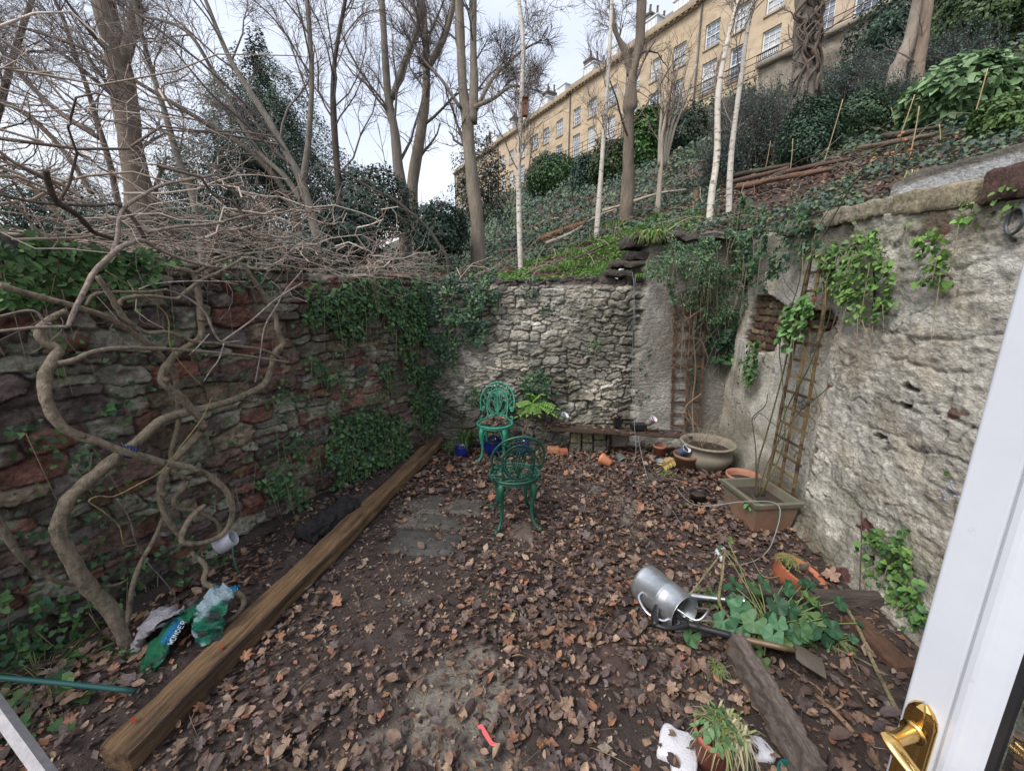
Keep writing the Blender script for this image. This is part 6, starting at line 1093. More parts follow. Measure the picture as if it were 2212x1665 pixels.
# fallen logs and branches
def log(name, pts, rad, col, label, seed, group='fallen branches on the slope', lift=.19):
    rad = rad * 1.5
    P = np.array([onhill(u, v) + (0, 0, lift) for u, v in pts]); g = G(); tube(g, P, np.linspace(rad, rad * .6, len(P)), 9, col, 5, lump=.35, seed=seed); return tag(g.make(name, M['bark']), label, 'log', group)
PALE = (.34, .29, .24); DK = (.08, .06, .05)
L_ = [([(1170, 535), (1215, 515), (1265, 498)], .06, (.24, .13, .07), 'rotten orange brown log between the first two birches'), ([(1180, 545), (1240, 518), (1290, 480), (1330, 465)], .03, PALE, 'pale branch running uphill just right of the rotten log'), ([(1290, 468), (1350, 455), (1420, 432), (1480, 425)], .03, PALE, 'long pale branch crossing behind the second birch'), ([(1300, 470), (1370, 445), (1440, 425)], .022, (.4, .35, .28), 'thinner pale branch on top of the long pale one'), ([(1320, 460), (1370, 440), (1420, 415), (1450, 395)], .04, DK, 'dark twisted branch over the pale branches'), ([(1345, 450), (1400, 425), (1470, 412)], .03, DK, 'dark branch below the twisted dark branch'), ([(1190, 482), (1250, 475), (1310, 462)], .022, PALE, 'short pale stick left of the second birch'), ([(1080, 520), (1130, 517), (1180, 520)], .035, (.12, .08, .06), 'brown log left of the leftmost birch'), ([(1560, 405), (1620, 390), (1700, 378)], .045, DK, 'long black log below the feathery shrub'), ([(1570, 415), (1640, 400), (1700, 385)], .035, (.11, .07, .055), 'brown log directly under the long black log'), ([(1590, 430), (1680, 412), (1790, 395)], .04, (.17, .10, .07), 'reddish edging log of the upper bed'), ([(1900, 320), (1960, 312), (2030, 300)], .04, DK, 'dark log before the broad leaved shrub'), ([(1850, 345), (1920, 335), (2010, 322)], .035, (.13, .10, .07), 'mossy brown log lying above the white wall end'), ([(1690, 400), (1750, 385), (1830, 372)], .03, (.10, .06, .05), 'thin brown log amid the dead leaves of the upper bed'), ([(1080, 560), (1100, 558), (1130, 556)], .03, (.14, .11, .09), 'short grey log above the middle of the back wall'), ([(1240, 590), (1290, 565), (1350, 545)], .012, DK, 'thin dark twig in the green weeds')]
for k, (pts, rd, c, lab) in enumerate(L_): log('fallen_branch', pts, rd, c, lab, k)
for k, (u, v, h, w_, c, lab) in enumerate(((1500, 445, .34, .10, (.20, .11, .075), 'split brown tree stump left of the close pair of birches'), (1634, 420, .22, .06, (.32, .20, .13), 'pinkish cut stake at the front of the upper bed'), (1778, 392, .18, .05, (.26, .13, .09), 'short reddish stake further right in the upper bed'), (1606, 428, .14, .035, (.24, .15, .10), 'smallest stake beside the pinkish cut stake'), (1075, 590, .20, .12, (.17, .15, .12), 'stack of dark slates at the rim of the back wall'))):
    p = onhill(u, v); g = G(); rough_block(g, p + (0, 0, h / 2 - .03), (w_, w_ * .7, h), None, c, (5, 4, 8), .02, k, .4, .3, 8); tag(g.make('tree_stump' if k == 0 else 'wooden_stake' if k < 4 else 'slate_stack', M['wood'] if k < 4 else M['stone']), lab, 'stump' if k == 0 else 'stake' if k < 4 else 'stones')
cn = 0
for (u, v, u2, v2, lab) in ((1775, 362, 1820, 215, 'longest tan cane leaning right before the glossy bush'), (1930, 330, 1975, 205, 'tan cane rising near the orange fruits'), (1963, 345, 1985, 230, 'cane just right of the orange fruits'), (2088, 300, 2133, 148, 'tall cane against the broad leaved shrub'), (1937, 290, 1924, 233, 'short cane tilted left behind the orange fruits'), (1650, 375, 1664, 305, 'short cane left of the glossy bush'), (1705, 380, 1712, 300, 'thin cane before the left edge of the glossy bush'), (1810, 310, 1812, 245, 'grey cane behind the longest tan cane'), (2030, 318, 2028, 270, 'stubby cane under the broad leaved shrub'), (1655, 345, 1663, 300, 'faint short twig cane close to the feathery shrub')):
    p = onhill(u, v); q = ony(u2, v2, p[1] + .03); g = G(); tube(g, [p - (0, 0, .05), (p + q) / 2 + (.01, 0, 0), q], .0075, 6, (.36, .27, .15), 3); tag(g.make('bamboo_cane', M['twig']), lab, 'cane', 'garden canes in the upper bed')
# orange fruits on stems
r = root('rose_hip_plant', onhill(1955, 352), 'dry plant carrying round orange fruits above the white retaining wall', 'plant'); g = G(); base = onhill(1955, 352)
FR = [(1941, 295), (1955, 303), (1966, 325), (1928, 330), (1887, 342), (1925, 364), (1973, 352), (1950, 288), (1968, 345)]
for k, (u, v) in enumerate(FR):
    q = ony(u, v, base[1] - .1); tube(g, [base, (base + q) / 2 + rng.normal(0, .03, 3), q], .004, 5, (.16, .16, .08), 4)
g.make('stem', M['twig'], r)
for k, (u, v) in enumerate(FR):
    q = ony(u, v, base[1] - .1); g = G(); rough_block(g, q, (.036, .036, .036), None, (.38, .17, .05), (4, 4, 4), .004, k, 1.0, .1, 3); g.make('fruit', M['plastic'], r)
# ================================================================== old vine on the left wall
def lv(u, v, off=.4): return onp(u, v, (*(LW0 + nL * off), 0), (*nL, 0))
pA = lambda x, y: (x * .29153, 368.5 + y * .29153)
pB = lambda x, y: (x * .29153, 829.1 + y * .29153)
z7 = lambda x, y: ((x * .3622) / 1.0855, (1204 + y * .3622) / 1.0855)
vr = root('twisted_vine', onz(290, 1420), 'old leafless climbing vine with thick twisted looping stems along the left wall', 'vine')
VC = np.array((.255, .21, .15)); VP = np.array((.40, .32, .27)); VD = np.array((.12, .085, .07)); VY = np.array((.33, .27, .12)); VW = np.array((.42, .36, .33))  # main and pale stem colours brightened, top light and sheen painted in
rv = np.random.default_rng(8)
def stem(pts, rad, off, col=VC, m=9, nm='stem', lump=.16, ends=True):
    """pts in photo pixels, rad in metres, off = distance from the wall (scalar or list)"""
    K = len(pts); of = np.interp(np.linspace(0, 1, K), np.linspace(0, 1, len(np.atleast_1d(off))), np.atleast_1d(off)); rd = np.interp(np.linspace(0, 1, K), np.linspace(0, 1, len(np.atleast_1d(rad))), np.atleast_1d(rad))
    g = G(); P = np.array([lv(*p, o) for p, o in zip(pts, of)]); P[:, 2] = np.maximum(P[:, 2], .02); tube(g, P, np.array(rd) * .76, m, col * rv.uniform(.85, 1.12), 7, lump=lump, seed=int(pts[0][0])); o = g.make(nm, M['vine'], vr); return P
A = lambda *a: [pA(*q) for q in a]; Bq = lambda *a: [pB(*q) for q in a]
stem([(300, 1440)] + Bq((960, 1960), (800, 1650), (640, 1480), (500, 1250), (440, 1100), (460, 950), (560, 800), (700, 680), (880, 530), (1000, 440), (1200, 270), (1390, 210), (1560, 170), (1800, 90), (1960, 0)) + A((2010, 1450), (2040, 1340), (2095, 1285), (2055, 1180), (2040, 1080), (1960, 930), (1850, 770), (1800, 690)), [.040, .041, .040, .038, .036, .033, .030, .027, .025, .022, .019, .016], [.52, .5, .46, .42, .38, .36, .34], m=12)
stem(A((490, 1040), (360, 1110), (290, 1190), (330, 1270), (425, 1320), (400, 1400), (340, 1500), (330, 1620)) + Bq((330, 30), (345, 130), (390, 230), (480, 330), (600, 390), (750, 440), (880, 490), (1000, 520), (1200, 580), (1400, 620), (1560, 690), (1680, 800), (1720, 920), (1700, 1040), (1620, 1130), (1500, 1175), (1370, 1180), (1345, 1130), (1380, 1040), (1440, 960), (1520, 900)), [.017, .024, .030, .028, .025, .024, .023, .021, .019, .019, .021], [.4, .45, .50, .52, .50, .46, .42], m=12)
stem(A((1300, 725), (1400, 745), (1450, 800), (1475, 950), (1485, 1100), (1480, 1240), (1330, 1340), (1240, 1440), (1205, 1560), (1300, 1650)) + Bq((1300, 60), (1400, 170), (1480, 260), (1490, 340), (1400, 450), (1300, 560), (1210, 680), (1190, 800), (1200, 900), (1250, 1020), (1320, 1110), (1350, 1170)), [.016, .021, .022, .027, .028, .027, .025, .024, .021, .018], [.34, .36, .42, .44, .42, .36, .40], m=12)
stem(A((440, 1430), (560, 1400), (700, 1340), (900, 1315), (1200, 1320), (1500, 1340), (1800, 1370), (2000, 1400), (2140, 1420)), [.016, .015, .013, .011, .009], [.5, .5, .48, .45])
stem(A((0, 850), (300, 940), (600, 1020), (800, 1090), (950, 1180), (1100, 1290), (1180, 1360), (1280, 1480), (1310, 1600)) + Bq((1310, 60), (1320, 300), (1270, 500), (1290, 650), (1390, 720), (1290, 850), (1320, 920), (1430, 940), (1600, 1020), (1640, 1160)), [.016, .018, .02, .02, .018, .018, .017, .015], [.55, .46, .36, .28, .26, .28, .3])
stem(A((720, 780), (820, 930), (870, 1020), (950, 1120), (1080, 1200), (1250, 1200), (1450, 1270), (1600, 1280), (1750, 1300), (1950, 1330), (2100, 1400)), [.016, .018, .016, .014, .012, .01], [.5, .5, .44, .4])
stem(A((500, 1160), (570, 1000), (640, 860), (700, 750), (830, 620), (930, 550), (1060, 520), (1150, 570), (1300, 640), (1500, 700), (1620, 720)), [.011, .014, .015, .014, .012, .01], [.62, .6, .55, .45, .36], VP)
stem(A((1340, 930), (1480, 820), (1650, 740), (1800, 650)), [.014, .013, .01], .4); stem(A((1450, 760), (1600, 680), (1800, 620)), [.013, .009], .36)
stem(A((880, 1000), (920, 950), (1100, 930), (1300, 950), (1350, 925)), [.014, .012, .011], .45); stem(A((640, 1000), (700, 920), (850, 900), (1100, 900), (1240, 880)), [.012, .01], .34)
stem(A((830, 620), (870, 500), (880, 380), (930, 270), (1050, 190), (1200, 110), (1400, 70), (1600, 30)), [.012, .012, .010, .007], [.55, .5, .4], VP)
stem(A((340, 0), (360, 100), (420, 230), (560, 320), (640, 400), (700, 460), (850, 510)), [.014, .016, .014, .010], [.6, .5, .4], VD)
stem(A((1090, 460), (1300, 420), (1600, 390), (1850, 330), (2050, 320), (2240, 270)), [.012, .011, .010, .006], [.3, .35, .4], VP)
stem(A((1070, 500), (1010, 390), (930, 290), (850, 250), (700, 260), (450, 250), (250, 235), (0, 180)), [.014, .012, .009, .006], [.25, .3, .4], VD + .04)
stem(A((0, 1190), (300, 1160), (500, 1160)), [.008, .009], .62, VP); stem(A((0, 1080), (180, 1040), (270, 1050), (330, 1120), (380, 1140)), [.006, .007], .62, VP)
stem(A((1220, 880), (1400, 950), (1520, 1060), (1590, 1210), (1650, 1270), (1780, 1260)), [.006, .008, .006], .5, VP)
stem(A((1640, 1270), (1850, 1120), (2050, 950), (2240, 830)), [.007, .006], .5, VP); stem(A((1890, 1570), (1930, 1350), (1960, 1160), (2050, 1000), (2120, 880), (2240, 740)), [.005, .006, .005], .48, VP)
stem(A((1030, 880), (1150, 840), (1400, 820), (1820, 825)), [.005, .004], .55, VW); stem(A((1400, 1370), (1480, 1290), (1550, 1210)), [.005, .004], .6, VW); stem(A((1660, 1280), (1620, 1400), (1560, 1480), (1510, 1560)), [.005, .003], .6, VW)
stem(A((1640, 740), (1740, 780), (1830, 865), (1930, 840), (1990, 740)), [.008, .006], .42, VD + .06)
stem(A((780, 740), (1000, 880), (1200, 1030), (1250, 1120), (1260, 1290), (1350, 1440), (1500, 1600)), [.0035], .62, VY, 6); stem(Bq((1570, 100), (1500, 250), (1350, 450), (1200, 640), (1050, 730), (850, 830), (730, 830), (660, 870), (760, 940), (880, 1050), (920, 1190), (1000, 1190)), [.004, .0045, .004, .003], .58, VY, 6)
stem(Bq((-60, 960), (0, 1030), (100, 1200), (250, 1370), (400, 1450), (500, 1480), (700, 1500), (850, 1490), (940, 1450)), [.018, .015, .010, .008], [.6, .55, .42], VC * .9)
stem(Bq((1210, 990), (1130, 1170), (1040, 1330), (980, 1500), (960, 1660)) + [z7(820, 720), z7(810, 800)], [.014, .016, .017], [.32, .4, .45]); stem([z7(*q) for q in ((1240, 250), (1330, 340), (1320, 440), (1400, 480), (1510, 500), (1580, 560), (1530, 660), (1400, 740), (1250, 840), (1110, 950), (1060, 1010))], [.018, .02, .021, .02, .024], [.40, .55, .72, .8, .75, .66])
stem(Bq((870, 850), (960, 1000), (1010, 1180), (1100, 1330), (1250, 1500), (1340, 1660)), [.005, .004], .55, VD + .08, 6)
stem(A((2120, 650), (2000, 700), (1900, 690)), .007, .5, VP)
for (x_, y_, o_) in ((1480, 1100, .42), (1215, 1540, .44), (2060, 1330, .34)):
    c = lv(*pA(x_, y_), o_); g = G(); tube(g, [c, c + rv.normal(0, .03, 3) + nL.tolist() * 0 if False else c + np.array((*(nL * .045), rv.uniform(-.02, .04)))], [.014, .010], 8, (.20, .15, .10), 1); g.make('cut_stub', M['vine'], vr)
for (x_, y_, o_) in ((600, 390, .5), (1500, 340, .44), (560, 800, .42), (480, 1200, .46), (1190, 800, .36), (1390, 700, .3)):
    c = lv(*pB(x_, y_), o_); g = G(); tube(g, [c, c + np.array((*(nL * rv.uniform(.03, .05)), rv.uniform(-.02, .05)))], [.016, .011], 8, (.19, .145, .10), 1); g.make('cut_stub', M['vine'], vr)
g = G(); c = lv(*pB(945, 500), .50); d = nrm(lv(*pB(1000, 520), .5) - lv(*pB(880, 490), .5))
for k in range(3): tube(g, [c + d * (k * .012 - .01), c + d * (k * .012)], .031, 12, (.03, .04, .12), 1)
tube(g, [c, c + (.01, -.02, .03), c + (-.01, -.01, .05)], .004, 5, (.03, .04, .12), 3); tag(g.make('blue_tie', M['plastic'], vr), 'navy blue plastic tie knotted round the looping stem')
# young shoots fanning over the wall top
n = 120; s = rv.uniform(.3, 4.4, n); k_ = rv.random(n); base = np.c_[LW0[0] + dL[0] * s, LW0[1] + dL[1] * s] + nL * rv.uniform(-.15, .55, (n, 1)); z = 2.10 + rv.gamma(1.7, .17, n) * np.clip(1.35 - s * .22, .3, 1.3); z = np.minimum(z, 2.9)
a = np.where(rv.random(n) < .68, 0, math.pi) + rv.normal(0, .75, n); e = dL[None] * np.cos(a)[:, None] + nL[None] * np.sin(a)[:, None]; L = rv.uniform(.35, 1.25, n) * np.clip(1.25 - s * .12, .5, 1.2); K = 7; t = np.linspace(0, 1, K)
P = np.zeros((n, K, 3)); P[..., :2] = base[:, None] + e[:, None] * (L[:, None] * t)[..., None]; P[..., 2] = z[:, None] + (rv.normal(.10, .28, n) * L)[:, None] * t - (rv.uniform(0, .22, n) * L)[:, None] * t * t
P += np.cumsum(rv.normal(0, .042, P.shape), 1); R = rv.uniform(.004, .0105, n)[:, None] * np.linspace(1, .4, K)[None]
t_ = t
def nearok(P): return (P[..., 1].min(1) > .55) & (np.linalg.norm(P - O, axis=2).min(1) > 1.15)
k = nearok(P) & ~(((P[..., 0] - LW0[0]) * nL[0] + (P[..., 1] - LW0[1]) * nL[1] > .33) & (P[..., 2] < 2.28)).any(1); P = P[k]; R = R[k]; n = len(P); g = G(); cols = cmix(n, [(.36, .285, .24), (.29, .225, .18), (.44, .37, .31), (.16, .12, .10), (.50, .43, .37)], rv); btubes(g, P, R, 5, cols)
P2, R2 = sprout(P, R, 4, .42, .95, .12, 6, .75, rv, .1, .0018, .38); k = nearok(P2); btubes(g, P2[k], R2[k], 4, cmix(int(k.sum()), [(.36, .28, .235), (.46, .39, .33), (.24, .18, .15)], rv))
P3, R3 = sprout(P2[k], R2[k], 2, .5, .9, .15, 5, .8, rv, .2, .0014, .4); btubes(g, P3, R3, 3, (.30, .23, .20)); n = 110; s = rv.uniform(1.9, 4.5, n); base = np.c_[LW0[0] + dL[0] * s, LW0[1] + dL[1] * s] + nL * rv.uniform(-.35, .3, (n, 1)); z = 2.12 + rv.gamma(1.4, .055, n); a = np.where(rv.random(n) < .7, 0, math.pi) + rv.normal(0, .7, n); e = dL[None] * np.cos(a)[:, None] + nL[None] * np.sin(a)[:, None]; L = rv.uniform(.3, .9, n); P = np.zeros((n, K, 3)); P[..., :2] = base[:, None] + e[:, None] * (L[:, None] * t_)[..., None]; P[..., 2] = z[:, None] + (rv.normal(.03, .15, n) * L)[:, None] * t_; P += np.cumsum(rv.normal(0, .022, P.shape), 1); P = P[nearok(P)]; n = len(P)
R = rv.uniform(.002, .0048, n)[:, None] * np.linspace(1, .45, K)[None]; btubes(g, P, R, 4, cmix(n, [(.44, .36, .30), (.36, .28, .235), (.52, .45, .39), (.28, .21, .18)], rv)); P2, R2 = sprout(P, R, 3, .5, .9, .05, 5, .8, rv, .15, .0014, .3); btubes(g, P2, R2, 3, (.42, .35, .30)); g.make('young_shoots', M['twig'], vr)

# ================================================================== ivy patches on the walls
def patch(name, poly, W0, d2, n3, off, dens, size, cols, label, tm=HEART, seed=0, cat='ivy', mat='ivy', depth=.09, group=None, stems=True, thr=.36, down=(0, 0, -1), fan=.55):
    rng = np.random.default_rng(seed + 500); S = []
    for (u, v) in poly: p = onp(u, v, (*(W0 + n3 * off), 0), (*n3, 0)); S.append((float(np.dot(p[:2] - W0, d2)), float(p[2])))
    S = np.array(S); lo = S.min(0); hi = S.max(0); area = (hi - lo).prod(); n = int(area * dens * 1.2); q = rng.uniform(lo - .05, hi + .05, (n, 2)); w_ = np.c_[fbm(q[:, 0] * 9, q[:, 1] * 9, 3, seed), fbm(q[:, 0] * 9 + 5, q[:, 1] * 9, 3, seed + 1)] - .5
    ok = inpoly(q[:, 0] + w_[:, 0] * .34, q[:, 1] + w_[:, 1] * .34, [tuple(x_) for x_ in S]) & (fbm(q[:, 0] * 6 + seed, q[:, 1] * 6, 3, seed + 9) > thr + .04); q = q[ok]; n = len(q)
    bul = fbm(q[:, 0] * 5, q[:, 1] * 5, 2, seed + 3); dd = off + bul * depth + rng.uniform(-.02, .02, n); P = np.c_[W0[0] + d2[0] * q[:, 0] + n3[0] * dd, W0[1] + d2[1] * q[:, 0] + n3[1] * dd, q[:, 1]]
    c = P.mean(0); r = root(name, c, label, cat, group); g = G(); nn = np.array((*n3, .6)); scatter(g, tm, P, nn, size * rng.uniform(.45, 1.3, n), cmix(n, cols, rng, .38), down=down, spin=fan, jit=.55, rng=rng); g.make('foliage', M[mat], r)
    if stems and n > 20:
        m_ = max(4, n // 60); i = rng.integers(0, n, m_); K = 5; B = np.zeros((m_, K, 3)); t = np.linspace(0, 1, K); B[:] = P[i][:, None]; B[..., 2] -= t[None] * rng.uniform(.1, .5, m_)[:, None]; h = rng.normal(0, .06, m_)[:, None] * t[None]; B[..., 0] += d2[0] * h + n3[0] * rng.uniform(0, .03, (m_, 1)); B[..., 1] += d2[1] * h; B[..., 2] = np.maximum(B[..., 2], .02)
        g = G(); btubes(g, B, np.tile(np.linspace(.0028, .0012, K), (m_, 1)), 3, (.28, .22, .15)); g.make('stem', M['twig'], r)
def PL(poly, label, dens=2200, size=.034, cols=IVYC, seed=0, **k): patch('ivy_patch', poly, LW0, dL, nL, k.pop('off', .07), dens, size, cols, label, seed=seed, **k)
nB = np.array((0., -1.)); dB = np.array((1., 0.))
def PBk(poly, label, dens=2200, size=.032, cols=IVYC, seed=0, **k): patch(k.pop('name', 'ivy_patch'), poly, BW0, dB, nB, k.pop('off', .06), dens, size, cols, label, seed=seed, **k)
def PR(poly, label, dens=2200, size=.032, cols=IVYC, seed=0, **k): patch(k.pop('name', 'ivy_patch'), poly, RW0, dR, nR, k.pop('off', .06), dens, size, cols, label, seed=seed, **k)
BIG = [(.07, .15, .045), (.10, .20, .06), (.05, .11, .04), (.13, .23, .08)]
PL([(-60, 490), (60, 505), (150, 525), (260, 545), (330, 575), (300, 620), (210, 625), (180, 655), (100, 650), (60, 690), (-60, 700)], 'thick large leaved ivy hanging over the wall top at the far left', 4600, .038, BIG, 1, depth=.16, thr=.3)
PL([(330, 560), (440, 580), (560, 600), (650, 615), (640, 640), (560, 630), (450, 610), (340, 600)], 'thin ivy fringe along the left wall top behind the vine shoots', 1500, .034, seed=2)
PL([(640, 628), (720, 605), (800, 602), (905, 612), (925, 650), (915, 730), (880, 745), (850, 705), (800, 690), (770, 745), (720, 735), (690, 700), (650, 680)], 'dense green ivy curtain on the upper right end of the left wall', 3600, .034, IVYC + [(.09, .19, .07)], 3, depth=.13, thr=.25)
PL([(700, 905), (760, 885), (835, 895), (880, 930), (870, 985), (810, 1005), (775, 1050), (710, 1062), (688, 1010), (700, 960)], 'dense mound of ivy low on the left wall beside the beam end', 3800, .032, IVYC, 4, depth=.12, thr=.22)
PL([(845, 720), (880, 735), (905, 790), (925, 850), (940, 920), (915, 945), (880, 890), (870, 830), (850, 770)], 'trailing ivy strand descending to the far left corner', 3000, .032, IVYC, 5)
PL([(645, 775), (700, 772), (725, 800), (705, 838), (660, 825)], 'small ivy tuft below the dense curtain on the left wall', 2600, .03, IVYC, 6)
PL([(812, 790), (850, 795), (850, 855), (820, 850)], 'little ivy tuft above the low mound on the left wall', 2600, .03, IVYC, 7)
PL([(555, 1045), (600, 1030), (640, 1050), (690, 1075), (680, 1140), (600, 1155), (560, 1110)], 'ivy on the left wall base just behind the burnt log', 3000, .032, IVYC, 8)
PL([(610, 920), (665, 915), (680, 990), (640, 1010), (610, 980)], 'sparse ivy in the middle of the left wall', 1700, .03, IVYC, 9, thr=.42)
PL([(35, 700), (110, 690), (200, 715), (195, 760), (110, 820), (40, 800)], 'loose round leaves under the far left vine bend', 1100, .042, BIG, 10, thr=.42)
PL([(200, 830), (290, 820), (305, 870), (220, 880)], 'round leaved tuft between the two big vine loops', 2200, .035, IVYC, 11)
PL([(40, 905), (130, 910), (200, 1010), (150, 1080), (60, 1000)], 'straggly small leaved trailer left of the blue tie', 1300, .028, IVYC, 12, thr=.42)
PL([(150, 1150), (330, 1140), (400, 1240), (300, 1330), (180, 1290)], 'scattered leaves inside the lowest vine loop', 900, .03, IVYC, 13, thr=.42)
PL([(360, 1150), (500, 1160), (540, 1240), (460, 1300), (380, 1260)], 'small leaves around the grey strainer by the vine foot', 1500, .026, IVYC, 14, thr=.4, off=.25)
PL([(-60, 1300), (80, 1290), (200, 1310), (270, 1390), (200, 1440), (60, 1440), (-60, 1440)], 'mixed ivy against the lower left wall base', 2000, .034, IVYC, 15, off=.12, depth=.1)
PL([(250, 690), (330, 700), (420, 690), (440, 735), (330, 745), (380, 800)], 'ivy leaves tucked behind the horizontal vine stems', 1200, .034, IVYC, 16, thr=.45)
PL([(555, 810), (640, 830), (680, 880), (600, 880)], 'thin ivy below the right end of the horizontal stems', 1600, .028, IVYC, 17, thr=.42)
for k, (q, dn_, lab) in enumerate((([(20, 880), (560, 800), (640, 1000), (560, 1060), (380, 1120), (120, 1180), (20, 1100)], 260, 'sprinkling of tiny creeping leaves across the lower middle of the left wall'), ([(200, 640), (620, 650), (640, 780), (420, 820), (200, 800)], 260, 'sprinkling of tiny leaves between the upper vine stems'), ([(560, 880), (700, 850), (700, 1050), (600, 1040)], 700, 'scattered small ivy between the vine and the low ivy mound'), ([(700, 740), (840, 740), (860, 890), (720, 890)], 800, 'scattered small ivy under the dense curtain on the left wall'), ([(0, 1180), (420, 1180), (520, 1290), (330, 1330), (0, 1300)], 600, 'small creeping leaves along the foot of the left wall'))): PL(q, lab, dn_, .026, IVYC, 60 + k, thr=.38, off=.06)
PBk([(900, 600), (985, 595), (1060, 598), (1085, 640), (1070, 690), (1030, 745), (1000, 720), (985, 790), (940, 795), (925, 740), (905, 690)], 'dark ivy draped over the top left of the back wall', 3800, .036, IVYC + IVYD + [(.07, .12, .10)], 21, tm=IVY5, depth=.14, thr=.3)
PBk([(905, 790), (945, 800), (950, 880), (935, 930), (905, 925), (900, 860)], 'ivy column in the far left corner of the back wall', 3400, .034, IVYD + IVYC, 22, depth=.1)
PBk([(1122, 800), (1150, 788), (1185, 800), (1195, 845), (1170, 880), (1130, 878), (1118, 840)], 'rounded dark green plant ball on the back wall right of the bright chair', 4600, .03, IVYC + IVYD, 23, depth=.2, thr=.1)
PBk([(1005, 850), (1040, 828), (1100, 830), (1118, 860), (1110, 890), (1010, 880)], 'low greenery on the wall behind the bright green chair', 2600, .03, IVYD + IVYC, 24)
PBk([(1110, 605), (1190, 600), (1200, 650), (1170, 690), (1130, 660)], 'thin ivy and roots hanging at the middle of the back wall top', 1500, .032, IVYD, 25, tm=IVY5, thr=.42)
PBk([(1272, 733), (1295, 730), (1300, 762), (1280, 765)], 'tiny fern tuft alone in the middle of the back wall', 4500, .026, IVYC, 26, thr=.1)
PBk([(1362, 890), (1378, 800), (1385, 700), (1398, 700), (1388, 900)], 'sparse ivy creeping up the pier beside the hanging wires', 1300, .026, IVYD, 27, thr=.45)
# jasmine-like mass in the right corner
JAS = [(.06, .13, .065), (.09, .17, .09), (.045, .09, .05), (.12, .2, .08)]
OV = T_oval(.17)
PBk([(1400, 560), (1450, 520), (1530, 505), (1600, 510), (1620, 560), (1625, 640), (1580, 700), (1530, 700), (1480, 665), (1420, 640), (1395, 600)], 'bushy dark jasmine spilling down the right back corner over the trellis', 7500, .042, JAS, 31, tm=OV, name='jasmine_bush', cat='climbing plant', depth=.42, off=.08, thr=.3, fan=.9)
PBk([(1530, 690), (1590, 690), (1625, 720), (1610, 780), (1560, 790), (1535, 750)], 'broad leaved dark ivy beneath the jasmine at the right back corner', 3400, .045, IVYD + IVYC[:2], 32, depth=.16, off=.06, thr=.2)
PBk([(1520, 790), (1548, 795), (1560, 760), (1500, 760)], 'last ivy sprays below the broad leaved corner ivy', 1800, .035, IVYD, 33)
PBk([(1480, 800), (1510, 790), (1515, 850), (1490, 850)], 'single ivy spray caught in the back wall trellis', 1800, .03, IVYD, 34)
PR([(1592, 440), (1700, 440), (1790, 480), (1800, 520), (1720, 560), (1690, 620), (1640, 610), (1600, 560)], 'mixed ivy draped over the rendered wall top left of the coping stones', 2600, .038, IVYC + IVYD + [(.10, .15, .09)], 41, tm=IVY5, depth=.15, thr=.38)
PR([(1770, 540), (1830, 515), (1880, 540), (1875, 590), (1830, 600), (1800, 640), (1775, 590)], 'light green leaves over the top of the tall trellis', 3000, .032, [(.10, .20, .05), (.13, .25, .06), (.07, .14, .04)], 42, depth=.12, thr=.3)
PR([(1840, 540), (1900, 505), (1950, 540), (1960, 600), (1930, 650), (1890, 690), (1850, 660), (1838, 600)], 'yellow green heart leaved plant around the hanging black bar', 3400, .032, [(.12, .24, .05), (.16, .29, .07), (.08, .16, .04)], 43, depth=.14, thr=.28)
PR([(1885, 672), (1930, 665), (1952, 690), (1940, 720), (1895, 715)], 'small green tuft below the heart leaved plant on the rendered wall', 4200, .03, [(.09, .18, .05), (.06, .13, .04)], 44, thr=.1, depth=.12)
PR([(2000, 520), (2060, 480), (2110, 490), (2115, 550), (2080, 600), (2030, 620), (1992, 580)], 'lush bright green plant cluster high on the rendered wall', 3800, .034, [(.12, .25, .05), (.17, .31, .07), (.08, .16, .04)], 45, depth=.16, thr=.25)
PR([(1860, 480), (2000, 470), (2150, 430), (2240, 400), (2240, 440), (2140, 475), (2000, 515), (1900, 520)], 'thin creeping greenery under the coping stones', 1600, .026, [(.11, .20, .05), (.15, .24, .07), (.08, .13, .04)], 46, thr=.44)
PR([(2028, 1000), (2060, 992), (2085, 1010), (2075, 1035), (2035, 1030)], 'little tuft with lilac flowers low on the rendered wall', 4200, .024, [(.10, .20, .05), (.07, .14, .04)], 47, thr=.1, depth=.08)
PR([(1905, 1160), (1950, 1140), (1990, 1170), (2010, 1230), (2030, 1330), (1985, 1340), (1930, 1330), (1900, 1260), (1890, 1210)], 'ivy clump at the foot of the rendered wall near the door', 3400, .032, [(.06, .15, .05), (.09, .19, .05), (.14, .24, .06)], 48, depth=.12, thr=.28)
PR([(1715, 670), (1745, 655), (1772, 670), (1765, 720), (1735, 745), (1712, 715)], 'broad green leaves growing through the tall trellis', 2400, .05, [(.09, .2, .06), (.13, .26, .08)], 49, depth=.14, thr=.2, off=.12)
PR([(1596, 770), (1640, 745), (1660, 780), (1620, 830), (1600, 815)], 'green spray beneath the exposed brick hole', 2200, .038, IVYC + BIG, 50, thr=.3)
g = G(); 
for k in range(8): p = rw(2050 + rng.uniform(-20, 26), 1040 + rng.uniform(-5, 45), .08); lathe(g, [(0, 0), (.005, .002), (.006, .006)], 6, X3(p, (-1, 0, .3)), (.36, .36, .60))
tag(g.make('lilac_flowers', M['leaf']), 'tiny lilac bellflowers trailing under the little tuft', 'flowers', kind='stuff')
